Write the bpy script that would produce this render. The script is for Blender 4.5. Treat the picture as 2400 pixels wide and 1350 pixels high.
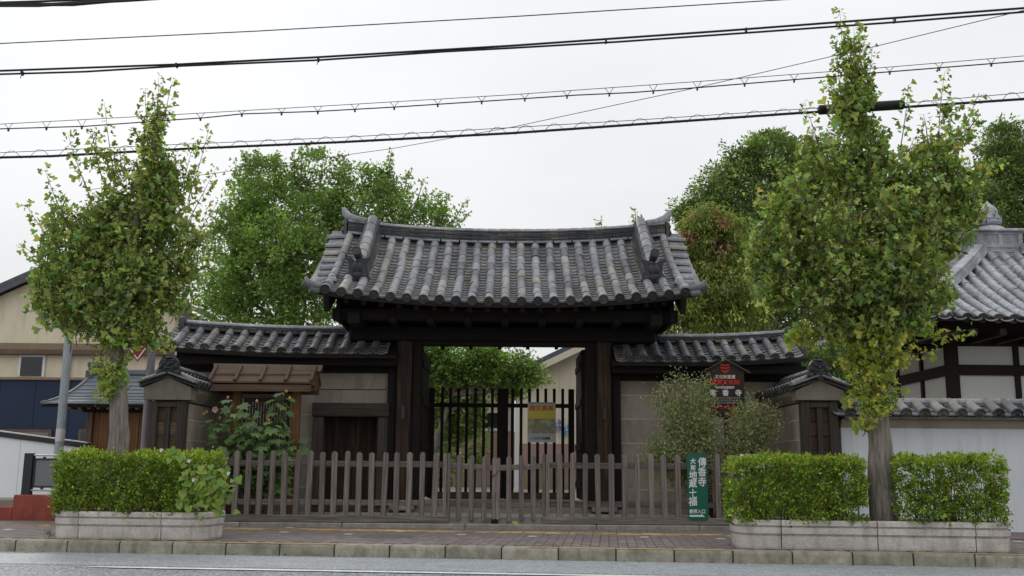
import bpy, bmesh, math, random
import numpy as np
from mathutils import Vector, Matrix, Euler

for _o in list(bpy.data.objects):
    bpy.data.objects.remove(_o)
scene = bpy.context.scene
C = scene.collection
rad = math.radians
random.seed(7)

# ------------------------------------------------------------------ camera
CAM_Z, PITCH, ROLL, FPX = 0.796, rad(10.3), rad(0.45), 2333.3
cam_d = bpy.data.cameras.new('camera')
cam_d.sensor_width = 36.0
cam_d.lens = 35.0
cam_d.clip_start = 0.05
cam_d.clip_end = 2000
cam = bpy.data.objects.new('camera', cam_d)
C.objects.link(cam)
CAM_R = Matrix.Rotation(rad(90) + PITCH, 3, 'X') @ Matrix.Rotation(ROLL, 3, 'Z')
cam.matrix_world = Matrix.Translation((0, 0, CAM_Z)) @ CAM_R.to_4x4()
scene.camera = cam

# ------------------------------------------------------------------ overcast sky and veiled sun
SUN_EL, SUN_AZ = rad(27), rad(-20)       # low behind the gate, to the left
sun_dir = Vector((math.sin(SUN_AZ) * math.cos(SUN_EL), math.cos(SUN_AZ) * math.cos(SUN_EL), math.sin(SUN_EL)))
world = bpy.data.worlds.new('World')
scene.world = world
world.use_nodes = True
wn, wl = world.node_tree.nodes, world.node_tree.links
wn.clear()
w_out = wn.new('ShaderNodeOutputWorld')
w_bg = wn.new('ShaderNodeBackground')
w_bg.inputs['Strength'].default_value = 0.1
w_sky = wn.new('ShaderNodeTexSky')
w_sky.sky_type = 'NISHITA'
w_sky.sun_disc = False
w_sky.sun_elevation = SUN_EL
w_sky.sun_rotation = SUN_AZ
w_tc = wn.new('ShaderNodeTexCoord')
w_sep = wn.new('ShaderNodeSeparateXYZ')
wl.new(w_tc.outputs['Generated'], w_sep.inputs[0])
# overcast: cloud deck brighter towards the zenith, soft glow round the hidden sun
w_zen = wn.new('ShaderNodeMapRange')
w_zen.inputs['From Min'].default_value = 0.0
w_zen.inputs['From Max'].default_value = 1.0
w_zen.inputs['To Min'].default_value = 6.7
w_zen.inputs['To Max'].default_value = 10.6
wl.new(w_sep.outputs['Z'], w_zen.inputs['Value'])
w_map = wn.new('ShaderNodeMapping')
w_map.inputs['Scale'].default_value = (1.0, 1.0, 3.5)
wl.new(w_tc.outputs['Generated'], w_map.inputs['Vector'])
w_noi = wn.new('ShaderNodeTexNoise')
w_noi.inputs['Scale'].default_value = 2.4
w_noi.inputs['Detail'].default_value = 4
w_noi.inputs['Roughness'].default_value = 0.45
wl.new(w_map.outputs[0], w_noi.inputs['Vector'])
w_nr = wn.new('ShaderNodeMapRange')
w_nr.inputs['From Min'].default_value = 0.3
w_nr.inputs['From Max'].default_value = 0.7
w_nr.inputs['To Min'].default_value = 0.93
w_nr.inputs['To Max'].default_value = 1.05
wl.new(w_noi.outputs['Fac'], w_nr.inputs['Value'])
w_mul = wn.new('ShaderNodeMath')
w_mul.operation = 'MULTIPLY'
wl.new(w_zen.outputs[0], w_mul.inputs[0])
wl.new(w_nr.outputs[0], w_mul.inputs[1])
w_dot = wn.new('ShaderNodeVectorMath')
w_dot.operation = 'DOT_PRODUCT'
wl.new(w_tc.outputs['Generated'], w_dot.inputs[0])
w_dot.inputs[1].default_value = sun_dir
w_gl = wn.new('ShaderNodeMapRange')
w_gl.inputs['From Min'].default_value = 0.9
w_gl.inputs['From Max'].default_value = 1.0
w_gl.inputs['To Min'].default_value = 0.0
w_gl.inputs['To Max'].default_value = 0.6
w_gl.interpolation_type = 'SMOOTHSTEP'
wl.new(w_dot.outputs['Value'], w_gl.inputs['Value'])
w_add = wn.new('ShaderNodeMath')
w_add.operation = 'ADD'
wl.new(w_mul.outputs[0], w_add.inputs[0])
wl.new(w_gl.outputs[0], w_add.inputs[1])
w_cl = wn.new('ShaderNodeVectorMath')
w_cl.operation = 'SCALE'
w_cl.inputs[0].default_value = (0.985, 1.0, 1.02)
wl.new(w_add.outputs[0], w_cl.inputs['Scale'])
w_mix = wn.new('ShaderNodeMix')
w_mix.data_type = 'RGBA'
w_mix.inputs['Factor'].default_value = 0.97
wl.new(w_sky.outputs[0], w_mix.inputs['A'])
wl.new(w_cl.outputs[0], w_mix.inputs['B'])
wl.new(w_mix.outputs['Result'], w_bg.inputs['Color'])
wl.new(w_bg.outputs[0], w_out.inputs['Surface'])

sun_d = bpy.data.lights.new('sun', 'SUN')
sun_d.energy = 1.0
sun_d.angle = rad(25)
sun_d.color = (1.0, 0.96, 0.9)
sun_o = bpy.data.objects.new('sun', sun_d)
C.objects.link(sun_o)
sun_o.location = (-8, 22, 14)
sun_o.rotation_euler = sun_dir.to_track_quat('Z', 'Y').to_euler()

scene.view_settings.view_transform = 'Standard'
scene.view_settings.look = 'None'
scene.view_settings.exposure = 0.18
scene.view_settings.gamma = 1.0
scene.view_settings.use_curve_mapping = False
scene.cycles.max_bounces = 8
scene.cycles.transparent_max_bounces = 8
scene.cycles.use_denoising = True

# ------------------------------------------------------------------ helpers: picture point + distance -> place
def ray(px, py):
    return CAM_R @ Vector(((px - 1200) / FPX, (675 - py) / FPX, -1.0))
def at(px, py, Y):
    d = ray(px, py)
    t = Y / d.y
    return Vector((d.x * t, Y, CAM_Z + d.z * t))
def on(px, py, z):
    d = ray(px, py)
    t = (z - CAM_Z) / d.z
    return Vector((d.x * t, d.y * t, z))
def ppm(px, py, Y):
    d = ray(px, py)
    return FPX / (Y / d.y)
RA = rad(5.5)
RO = (0.0, 10.62)
def RP(u, v, z):                      # road frame: u along the road, v from the kerb towards the gate
    return Vector((RO[0] + u * math.cos(RA) + v * math.sin(RA), RO[1] - u * math.sin(RA) + v * math.cos(RA), z))
def road_uv(p):
    x, y = p[0] - RO[0], p[1] - RO[1]
    return x * math.cos(RA) - y * math.sin(RA), x * math.sin(RA) + y * math.cos(RA)
ROADZ = -0.125
def hx(s):
    s = s.lstrip('#')
    o = []
    for i in (0, 2, 4):
        c = int(s[i:i + 2], 16) / 255
        o.append(c / 12.92 if c <= 0.04045 else ((c + 0.055) / 1.055) ** 2.4)
    return tuple(o)

# ------------------------------------------------------------------ materials
MATS = {}
def mat(name, cols, rough=0.8, scale=6.0, stretch=(1, 1, 1), detail=6, bump=0.0, bscale=None, spec=0.3, rnd=0.0,
        streak=None, streak_scale=(3, 3, 0.35), metallic=0.0, fine=0.0, fine_scale=190, hue=0.0):
    """cols: colours of a noise ramp; rnd: brightness spread between objects; streak: (colour, amount) of wear in runs"""
    m = bpy.data.materials.new(name)
    MATS[name] = m
    m.use_nodes = True
    nt = m.node_tree
    n, l = nt.nodes, nt.links
    b = n['Principled BSDF']
    tc = n.new('ShaderNodeTexCoord')
    oi = n.new('ShaderNodeObjectInfo')
    sc = n.new('ShaderNodeMath'); sc.operation = 'MULTIPLY'; sc.inputs[1].default_value = 57.0
    l.new(oi.outputs['Random'], sc.inputs[0])
    ad = n.new('ShaderNodeVectorMath'); ad.operation = 'ADD'
    l.new(tc.outputs['Object'], ad.inputs[0]); l.new(sc.outputs[0], ad.inputs[1])
    mp = n.new('ShaderNodeMapping'); mp.inputs['Scale'].default_value = stretch
    l.new(ad.outputs[0], mp.inputs['Vector'])
    no = n.new('ShaderNodeTexNoise'); no.inputs['Scale'].default_value = scale; no.inputs['Detail'].default_value = detail
    no.inputs['Roughness'].default_value = 0.62
    l.new(mp.outputs[0], no.inputs['Vector'])
    rp = n.new('ShaderNodeValToRGB')
    e = rp.color_ramp.elements
    k = len(cols)
    for i, c in enumerate(cols):
        p = 0.28 + 0.44 * (i / max(1, k - 1))
        if i < 2:
            e[i].position = p; e[i].color = (*c, 1)
        else:
            q = e.new(p); q.color = (*c, 1)
    l.new(no.outputs['Fac'], rp.inputs[0])
    col = rp.outputs[0]
    if streak:
        mp2 = n.new('ShaderNodeMapping'); mp2.inputs['Scale'].default_value = streak_scale
        l.new(ad.outputs[0], mp2.inputs['Vector'])
        n2 = n.new('ShaderNodeTexNoise'); n2.inputs['Scale'].default_value = 2.2; n2.inputs['Detail'].default_value = 7
        n2.inputs['Roughness'].default_value = 0.68
        l.new(mp2.outputs[0], n2.inputs['Vector'])
        r2 = n.new('ShaderNodeMapRange'); r2.inputs['From Min'].default_value = 0.48; r2.inputs['From Max'].default_value = 0.72
        r2.inputs['To Max'].default_value = streak[1]
        l.new(n2.outputs['Fac'], r2.inputs['Value'])
        mx = n.new('ShaderNodeMix'); mx.data_type = 'RGBA'
        l.new(r2.outputs[0], mx.inputs['Factor']); l.new(col, mx.inputs['A']); mx.inputs['B'].default_value = (*streak[0], 1)
        col = mx.outputs['Result']
    if fine:
        n4 = n.new('ShaderNodeTexNoise'); n4.inputs['Scale'].default_value = fine_scale; n4.inputs['Detail'].default_value = 3
        l.new(ad.outputs[0], n4.inputs['Vector'])
        r4 = n.new('ShaderNodeMapRange'); r4.inputs['From Min'].default_value = 0.3; r4.inputs['From Max'].default_value = 0.7
        r4.inputs['To Min'].default_value = 1 - fine; r4.inputs['To Max'].default_value = 1 + fine
        l.new(n4.outputs['Fac'], r4.inputs['Value'])
        s4 = n.new('ShaderNodeVectorMath'); s4.operation = 'SCALE'
        l.new(col, s4.inputs[0]); l.new(r4.outputs[0], s4.inputs['Scale'])
        col = s4.outputs[0]
    if rnd or hue:
        r3 = n.new('ShaderNodeMapRange'); r3.inputs['To Min'].default_value = 1 - rnd; r3.inputs['To Max'].default_value = 1 + rnd
        l.new(oi.outputs['Random'], r3.inputs['Value'])
        s3 = n.new('ShaderNodeVectorMath'); s3.operation = 'SCALE'
        l.new(col, s3.inputs[0]); l.new(r3.outputs[0], s3.inputs['Scale'])
        col = s3.outputs[0]
    l.new(col, b.inputs['Base Color'])
    b.inputs['Roughness'].default_value = rough
    b.inputs['Specular IOR Level'].default_value = spec
    b.inputs['Metallic'].default_value = metallic
    if bump:
        n5 = n.new('ShaderNodeTexNoise'); n5.inputs['Scale'].default_value = bscale or scale * 3; n5.inputs['Detail'].default_value = 5
        l.new(mp.outputs[0], n5.inputs['Vector'])
        bp = n.new('ShaderNodeBump'); bp.inputs['Strength'].default_value = bump; bp.inputs['Distance'].default_value = 0.02
        l.new(n5.outputs['Fac'], bp.inputs['Height'])
        l.new(bp.outputs[0], b.inputs['Normal'])
    return m

def tile_mat(name, stops, rough=0.55, spec=0.4):
    """fired clay tiles: each tile picks a tone of its own (object random, or the face attribute 'rnd' in joined meshes), plus blotches"""
    m = bpy.data.materials.new(name)
    MATS[name] = m
    m.use_nodes = True
    n, l = m.node_tree.nodes, m.node_tree.links
    b = n['Principled BSDF']
    oi = n.new('ShaderNodeObjectInfo')
    at_ = n.new('ShaderNodeAttribute'); at_.attribute_name = 'rnd'
    s = n.new('ShaderNodeMath'); s.operation = 'ADD'
    l.new(oi.outputs['Random'], s.inputs[0]); l.new(at_.outputs['Fac'], s.inputs[1])
    fr = n.new('ShaderNodeMath'); fr.operation = 'FRACT'
    l.new(s.outputs[0], fr.inputs[0])
    rp = n.new('ShaderNodeValToRGB')
    rp.color_ramp.interpolation = 'LINEAR'
    e = rp.color_ramp.elements
    for i, (p, c) in enumerate(stops):
        if i < 2:
            e[i].position = p; e[i].color = (*c, 1)
        else:
            q = e.new(p); q.color = (*c, 1)
    l.new(fr.outputs[0], rp.inputs[0])
    tc = n.new('ShaderNodeTexCoord')
    sc = n.new('ShaderNodeMath'); sc.operation = 'MULTIPLY'; sc.inputs[1].default_value = 91.0
    l.new(fr.outputs[0], sc.inputs[0])
    ad = n.new('ShaderNodeVectorMath'); ad.operation = 'ADD'
    l.new(tc.outputs['Object'], ad.inputs[0]); l.new(sc.outputs[0], ad.inputs[1])
    no = n.new('ShaderNodeTexNoise'); no.inputs['Scale'].default_value = 11; no.inputs['Detail'].default_value = 7
    no.inputs['Roughness'].default_value = 0.68
    l.new(ad.outputs[0], no.inputs['Vector'])
    mr = n.new('ShaderNodeMapRange'); mr.inputs['From Min'].default_value = 0.3; mr.inputs['From Max'].default_value = 0.7
    mr.inputs['To Min'].default_value = 0.62; mr.inputs['To Max'].default_value = 1.28
    l.new(no.outputs['Fac'], mr.inputs['Value'])
    # weathering that runs on across neighbouring tiles
    ge = n.new('ShaderNodeNewGeometry')
    mw = n.new('ShaderNodeMapping'); mw.inputs['Scale'].default_value = (2.6, .9, 1.2)
    l.new(ge.outputs['Position'], mw.inputs['Vector'])
    nw = n.new('ShaderNodeTexNoise'); nw.inputs['Scale'].default_value = 1.3; nw.inputs['Detail'].default_value = 6
    l.new(mw.outputs[0], nw.inputs['Vector'])
    rw_ = n.new('ShaderNodeMapRange'); rw_.inputs['From Min'].default_value = 0.32; rw_.inputs['From Max'].default_value = 0.68
    rw_.inputs['To Min'].default_value = 0.7; rw_.inputs['To Max'].default_value = 1.3
    l.new(nw.outputs['Fac'], rw_.inputs['Value'])
    mm = n.new('ShaderNodeMath'); mm.operation = 'MULTIPLY'
    l.new(mr.outputs[0], mm.inputs[0]); l.new(rw_.outputs[0], mm.inputs[1])
    sv = n.new('ShaderNodeVectorMath'); sv.operation = 'SCALE'
    l.new(rp.outputs[0], sv.inputs[0]); l.new(mm.outputs[0], sv.inputs['Scale'])
    l.new(sv.outputs[0], b.inputs['Base Color'])
    b.inputs['Roughness'].default_value = rough
    b.inputs['Specular IOR Level'].default_value = spec
    bp = n.new('ShaderNodeBump'); bp.inputs['Strength'].default_value = 0.25; bp.inputs['Distance'].default_value = 0.01
    l.new(no.outputs['Fac'], bp.inputs['Height']); l.new(bp.outputs[0], b.inputs['Normal'])
    return m

def leaf_mat(name, trans=0.34, rough=0.5, spec=0.35):
    m = bpy.data.materials.new(name)
    MATS[name] = m
    m.use_nodes = True
    n, l = m.node_tree.nodes, m.node_tree.links
    b = n['Principled BSDF']
    a = n.new('ShaderNodeAttribute'); a.attribute_name = 'col'
    b.inputs['Roughness'].default_value = rough
    b.inputs['Specular IOR Level'].default_value = spec
    l.new(a.outputs['Color'], b.inputs['Base Color'])
    t = n.new('ShaderNodeBsdfTranslucent')
    g = n.new('ShaderNodeMix'); g.data_type = 'RGBA'; g.blend_type = 'MULTIPLY'; g.inputs['Factor'].default_value = 1
    l.new(a.outputs['Color'], g.inputs['A']); g.inputs['B'].default_value = (1.25, 1.35, 0.6, 1)
    l.new(g.outputs['Result'], t.inputs['Color'])
    x = n.new('ShaderNodeMixShader'); x.inputs[0].default_value = trans
    l.new(b.outputs[0], x.inputs[1]); l.new(t.outputs[0], x.inputs[2])
    l.new(x.outputs[0], n['Material Output'].inputs['Surface'])
    return m

mat('asphalt', [(.18, .19, .2), (.25, .262, .275), (.33, .345, .36)], rough=.62, scale=6, detail=10, bump=.5, bscale=90, spec=.3, fine=.95, fine_scale=48, streak=((.12, .125, .13), .45), streak_scale=(.5, 1.2, 1))
mat('asphalt_gutter', [(.28, .3, .32), (.335, .36, .38), (.385, .41, .43)], rough=.6, scale=7, detail=10, bump=.25, bscale=90, spec=.3, fine=.5, fine_scale=55,
    streak=((.2, .21, .22), .5), streak_scale=(.6, 3, 1))
mat('road_paint', [(.55, .55, .54), (.78, .78, .77), (.82, .82, .81)], rough=.6, scale=9, streak=((.3, .3, .3), .55), streak_scale=(4, 14, 1))
mat('kerb_concrete', [(.22, .2, .15), (.32, .295, .23), (.41, .38, .305)], rough=.9, scale=7, bump=.5, bscale=90, rnd=.14, fine=.25,
    streak=((.10, .095, .07), .7), streak_scale=(3, 3, 1.2))
mat('kerb_paint', [(.28, .25, .19), (.36, .27, .14), (.5, .31, .1)], rough=.8, scale=9, fine=.3, fine_scale=60)
mat('paver', [(.155, .125, .12), (.205, .168, .162), (.25, .212, .207)], rough=.85, scale=8, rnd=.16, fine=.25, bump=.2, bscale=90)
mat('paver_joint', [(.06, .05, .045), (.09, .075, .07)], rough=.95, scale=12)
mat('tactile_yellow', [(.18, .14, .12), (.24, .175, .11), (.5, .36, .09), (.6, .44, .12)], rough=.75, scale=4, rnd=.25, fine=.15)
mat('white_tile', [(.42, .42, .42), (.6, .6, .6)], rough=.7, scale=14)
mat('iron_cover', [(.09, .085, .08), (.16, .15, .14)], rough=.65, scale=20, spec=.5)
mat('planter_concrete', [(.42, .38, .35), (.56, .515, .475), (.66, .615, .57)], rough=.9, scale=5, detail=10, bump=.45, bscale=60, rnd=.07, fine=.18, fine_scale=90,
    streak=((.2, .18, .145), .6), streak_scale=(3.5, 3.5, .9))
mat('granite', [(.22, .21, .18), (.3, .285, .25), (.36, .35, .31)], rough=.9, scale=9, bump=.4, bscale=90, fine=.25, rnd=.08,
    streak=((.13, .13, .09), .7), streak_scale=(1.5, 3, 1))
mat('paving_slab', [(.3, .285, .255), (.36, .34, .31), (.42, .4, .365)], rough=.9, scale=5, fine=.15, streak=((.22, .2, .17), .5), streak_scale=(2, 2, 1))
mat('soil', [(.03, .02, .013), (.07, .05, .033)], rough=1, scale=25, bump=.8)
mat('temple_ground', [(.24, .215, .175), (.31, .28, .235)], rough=1, scale=4, fine=.25)
mat('earth', [(.16, .145, .12), (.24, .22, .19)], rough=1, scale=2, fine=.2)
WZ, WX, WY = (14, 14, .55), (.55, 14, 14), (14, .55, 14)
for ax, st in (('z', WZ), ('x', WX), ('y', WY)):
    ss = {'z': (22, 22, 1.0), 'x': (1.0, 22, 22), 'y': (22, 1.0, 22)}[ax]
    mat('fence_wood_' + ax, [(.115, .094, .083), (.205, .174, .158), (.3, .265, .245)], rough=.85, scale=3.5, stretch=st, bump=.6, bscale=8, rnd=.24,
        streak=((.05, .038, .034), .7), streak_scale=ss)
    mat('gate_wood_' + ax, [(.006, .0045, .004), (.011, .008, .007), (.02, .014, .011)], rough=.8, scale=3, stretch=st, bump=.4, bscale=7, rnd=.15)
    mat('aged_wood_' + ax, [(.03, .024, .021), (.06, .048, .042), (.1, .08, .068)], rough=.85, scale=3, stretch=st, bump=.5, bscale=7, rnd=.15)
    mat('brown_wood_' + ax, [(.06, .036, .025), (.105, .066, .046), (.145, .095, .068)], rough=.7, scale=3, stretch=st, bump=.3, bscale=7, rnd=.12)
    mat('orange_wood_' + ax, [(.1, .045, .018), (.18, .082, .032), (.25, .12, .05)], rough=.6, scale=3, stretch=st, bump=.2, bscale=7, rnd=.1)
mat('board_wood_x', [(.09, .065, .045), (.19, .14, .1), (.26, .2, .15)], rough=.8, scale=3, stretch=WX, bump=.4, bscale=7, rnd=.2)
mat('post_wood_z', [(.014, .009, .007), (.035, .021, .014), (.1, .057, .034)], rough=.8, scale=3, stretch=(9, 9, .5), bump=.5, bscale=7, rnd=.05)
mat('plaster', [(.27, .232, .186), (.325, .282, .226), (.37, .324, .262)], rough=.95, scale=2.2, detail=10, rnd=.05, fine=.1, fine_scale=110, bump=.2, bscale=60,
    streak=((.15, .132, .105), .65), streak_scale=(2.5, 2.5, .6))
mat('plaster_ledge_lit', [(.46, .43, .37), (.58, .55, .48)], rough=.95, scale=5)  # paler than the courses: light caught on their top edges, put into the colour
mat('white_plaster', [(.6, .63, .68), (.68, .71, .75), (.72, .745, .78)], rough=.95, scale=1.5, detail=10, fine=.04,
    streak=((.45, .46, .46), .4), streak_scale=(3, 3, .35))
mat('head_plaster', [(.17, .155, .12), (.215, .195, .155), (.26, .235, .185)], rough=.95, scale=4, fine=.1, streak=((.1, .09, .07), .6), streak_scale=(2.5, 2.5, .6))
mat('cream_plaster', [(.3, .27, .21), (.37, .335, .26), (.42, .38, .3)], rough=.95, scale=3, streak=((.3, .26, .19), .5), streak_scale=(2.5, 2.5, .6))
mat('hall_white', [(.62, .62, .6), (.68, .68, .66)], rough=.95, scale=2)
mat('hall_timber', [(.012, .006, .006), (.02, .009, .0085)], rough=.7, scale=4)
tile_mat('old_tile', [(0.0, (.12, .124, .135)), (.16, (.18, .186, .2)), (.34, (.28, .286, .3)), (.5, (.2, .207, .228)), (.64, (.34, .332, .318)),
                      (.78, (.24, .246, .262)), (.92, (.33, .325, .31)), (.97, (.31, .28, .22)), (1.0, (.15, .155, .165))])
tile_mat('pan_tile', [(0.0, (.13, .135, .14)), (.25, (.2, .205, .21)), (.5, (.165, .17, .18)), (.7, (.24, .225, .2)), (.84, (.2, .2, .2)), (.95, (.24, .205, .16)), (1.0, (.13, .135, .14))])
tile_mat('wing_tile', [(0.0, (.13, .135, .145)), (.3, (.18, .185, .2)), (.6, (.15, .155, .17)), (.8, (.22, .22, .225)), (.93, (.24, .21, .17)), (1.0, (.13, .135, .145))])
tile_mat('ridge_cap', [(0.0, (.24, .245, .26)), (.5, (.31, .32, .335)), (.8, (.27, .275, .29)), (1.0, (.24, .245, .26))], rough=.5)
tile_mat('stack_tile', [(0.0, (.032, .033, .036)), (.3, (.06, .062, .068)), (.6, (.042, .044, .05)), (.85, (.085, .086, .09)), (.95, (.14, .11, .07)), (1.0, (.032, .033, .036))])
tile_mat('end_tile', [(0.0, (.035, .036, .04)), (.5, (.055, .057, .062)), (.9, (.085, .08, .072)), (1.0, (.035, .036, .04))], rough=.6)
tile_mat('demon_tile', [(0.0, (.02, .021, .024)), (1.0, (.032, .032, .035))], rough=.45, spec=.5)
tile_mat('hall_tile', [(0.0, (.32, .33, .355)), (.5, (.375, .386, .41)), (1.0, (.32, .33, .355))], rough=.42, spec=.5)
tile_mat('hall_pan', [(0.0, (.24, .25, .275)), (.5, (.3, .31, .335)), (1.0, (.24, .25, .275))], rough=.45, spec=.5)
mat('bark', [(.14, .118, .1), (.24, .21, .182), (.33, .295, .26)], rough=.95, scale=5, stretch=(5, 5, .7), bump=1.0, bscale=7, streak=((.05, .042, .035), .8), streak_scale=(16, 16, 1.4))
mat('twig', [(.07, .05, .035), (.12, .09, .06)], rough=.9, scale=6)
mat('stem_green', [(.09, .09, .035), (.14, .13, .05)], rough=.8, scale=6)
leaf_mat('leaf')
leaf_mat('leaf_glossy', trans=.3, rough=.5, spec=.25)
leaf_mat('petal', trans=.3, rough=.6)
mat('galvanized', [(.24, .28, .3), (.31, .35, .37), (.38, .41, .43)], rough=.5, scale=7, metallic=.25, spec=.5, streak=((.2, .21, .21), .5))
mat('mauve_paint', [(.2, .17, .19), (.25, .22, .24)], rough=.55, scale=4, streak=((.15, .13, .13), .4))
mat('black_metal', [(.012, .013, .016), (.022, .023, .028)], rough=.45, scale=6, spec=.5)
mat('light_metal', [(.5, .5, .5), (.6, .6, .61)], rough=.35, scale=6, metallic=.3)
mat('mesh_panel', [(.17, .18, .2), (.22, .23, .25)], rough=.5, scale=60, metallic=.2)
mat('red_plaster', [(.2, .045, .03), (.3, .075, .055), (.36, .1, .075)], rough=.95, scale=3, fine=.15, streak=((.09, .045, .035), .8), streak_scale=(3, 3, .7))
mat('white_panel', [(.82, .86, .88), (.85, .88, .9)], rough=.55, scale=1.2)
mat('blue_siding', [(.015, .027, .06), (.019, .033, .072)], rough=.6, scale=1.2)
mat('cream_stucco', [(.7, .635, .48), (.76, .69, .53)], rough=.95, scale=1.5, streak=((.42, .37, .26), .5), streak_scale=(1.5, 1.5, .4))
mat('cream_board', [(.62, .56, .44), (.68, .62, .5)], rough=.9, scale=1)
mat('mauve_board', [(.3, .2, .175), (.35, .24, .21)], rough=.9, scale=1)
mat('brown_trim', [(.1, .07, .05), (.15, .11, .08)], rough=.7, scale=4)
mat('tan_trim', [(.22, .16, .1), (.27, .2, .13)], rough=.7, scale=4)
mat('roof_slate', [(.07, .085, .1), (.11, .125, .14)], rough=.6, scale=6)
mat('copper_grey', [(.115, .13, .155), (.15, .165, .19)], rough=.5, scale=5, rnd=.1, spec=.5)
mat('window_glass', [(.012, .013, .016), (.02, .02, .024)], rough=.12, scale=2, spec=.6)
mat('window_pale', [(.14, .13, .11), (.2, .19, .16)], rough=.2, scale=3, spec=.5)
mat('white_frame', [(.68, .69, .7), (.74, .75, .76)], rough=.4, scale=3)
mat('sign_brown', [(.03, .018, .016), (.04, .024, .021)], rough=.55, scale=4)
mat('sign_green', [(.0, .1, .062), (.002, .125, .078)], rough=.45, scale=1.5, spec=.5)
mat('ink_white', [(.7, .72, .72), (.78, .79, .79)], rough=.6, scale=8)
mat('ink_cream', [(.6, .55, .4), (.66, .6, .45)], rough=.6, scale=8)
mat('ink_red', [(.5, .025, .018), (.58, .035, .025)], rough=.6, scale=8)
mat('ink_pink', [(.6, .16, .12), (.66, .2, .15)], rough=.6, scale=8)
mat('ink_dark', [(.06, .06, .08), (.09, .09, .11)], rough=.6, scale=8)
mat('ink_faint', [(.3, .27, .24), (.38, .35, .31)], rough=.6, scale=8)
mat('poster_yellow', [(.78, .62, .06), (.82, .66, .08)], rough=.4, scale=3)
mat('poster_blue', [(.12, .2, .32), (.45, .3, .2), (.2, .28, .2), (.5, .45, .14), (.45, .47, .5)], rough=.4, scale=7, detail=1)
mat('poster_white', [(.5, .53, .57), (.55, .58, .61)], rough=.4, scale=3)
mat('orange_toy', [(.6, .2, .04), (.65, .25, .06)], rough=.5, scale=4)
mat('sky_blue', [(.03, .3, .62), (.05, .34, .68)], rough=.5, scale=4)
mat('violet', [(.16, .14, .4), (.2, .17, .45)], rough=.5, scale=4)
mat('cable_black', [(.012, .012, .015), (.022, .022, .026)], rough=.5, scale=6)
mat('stop_red', [(.25, .025, .03), (.3, .03, .035)], rough=.4, scale=4)
mat('backing', [(.035, .03, .027), (.055, .048, .043)], rough=.95, scale=6)
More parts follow.
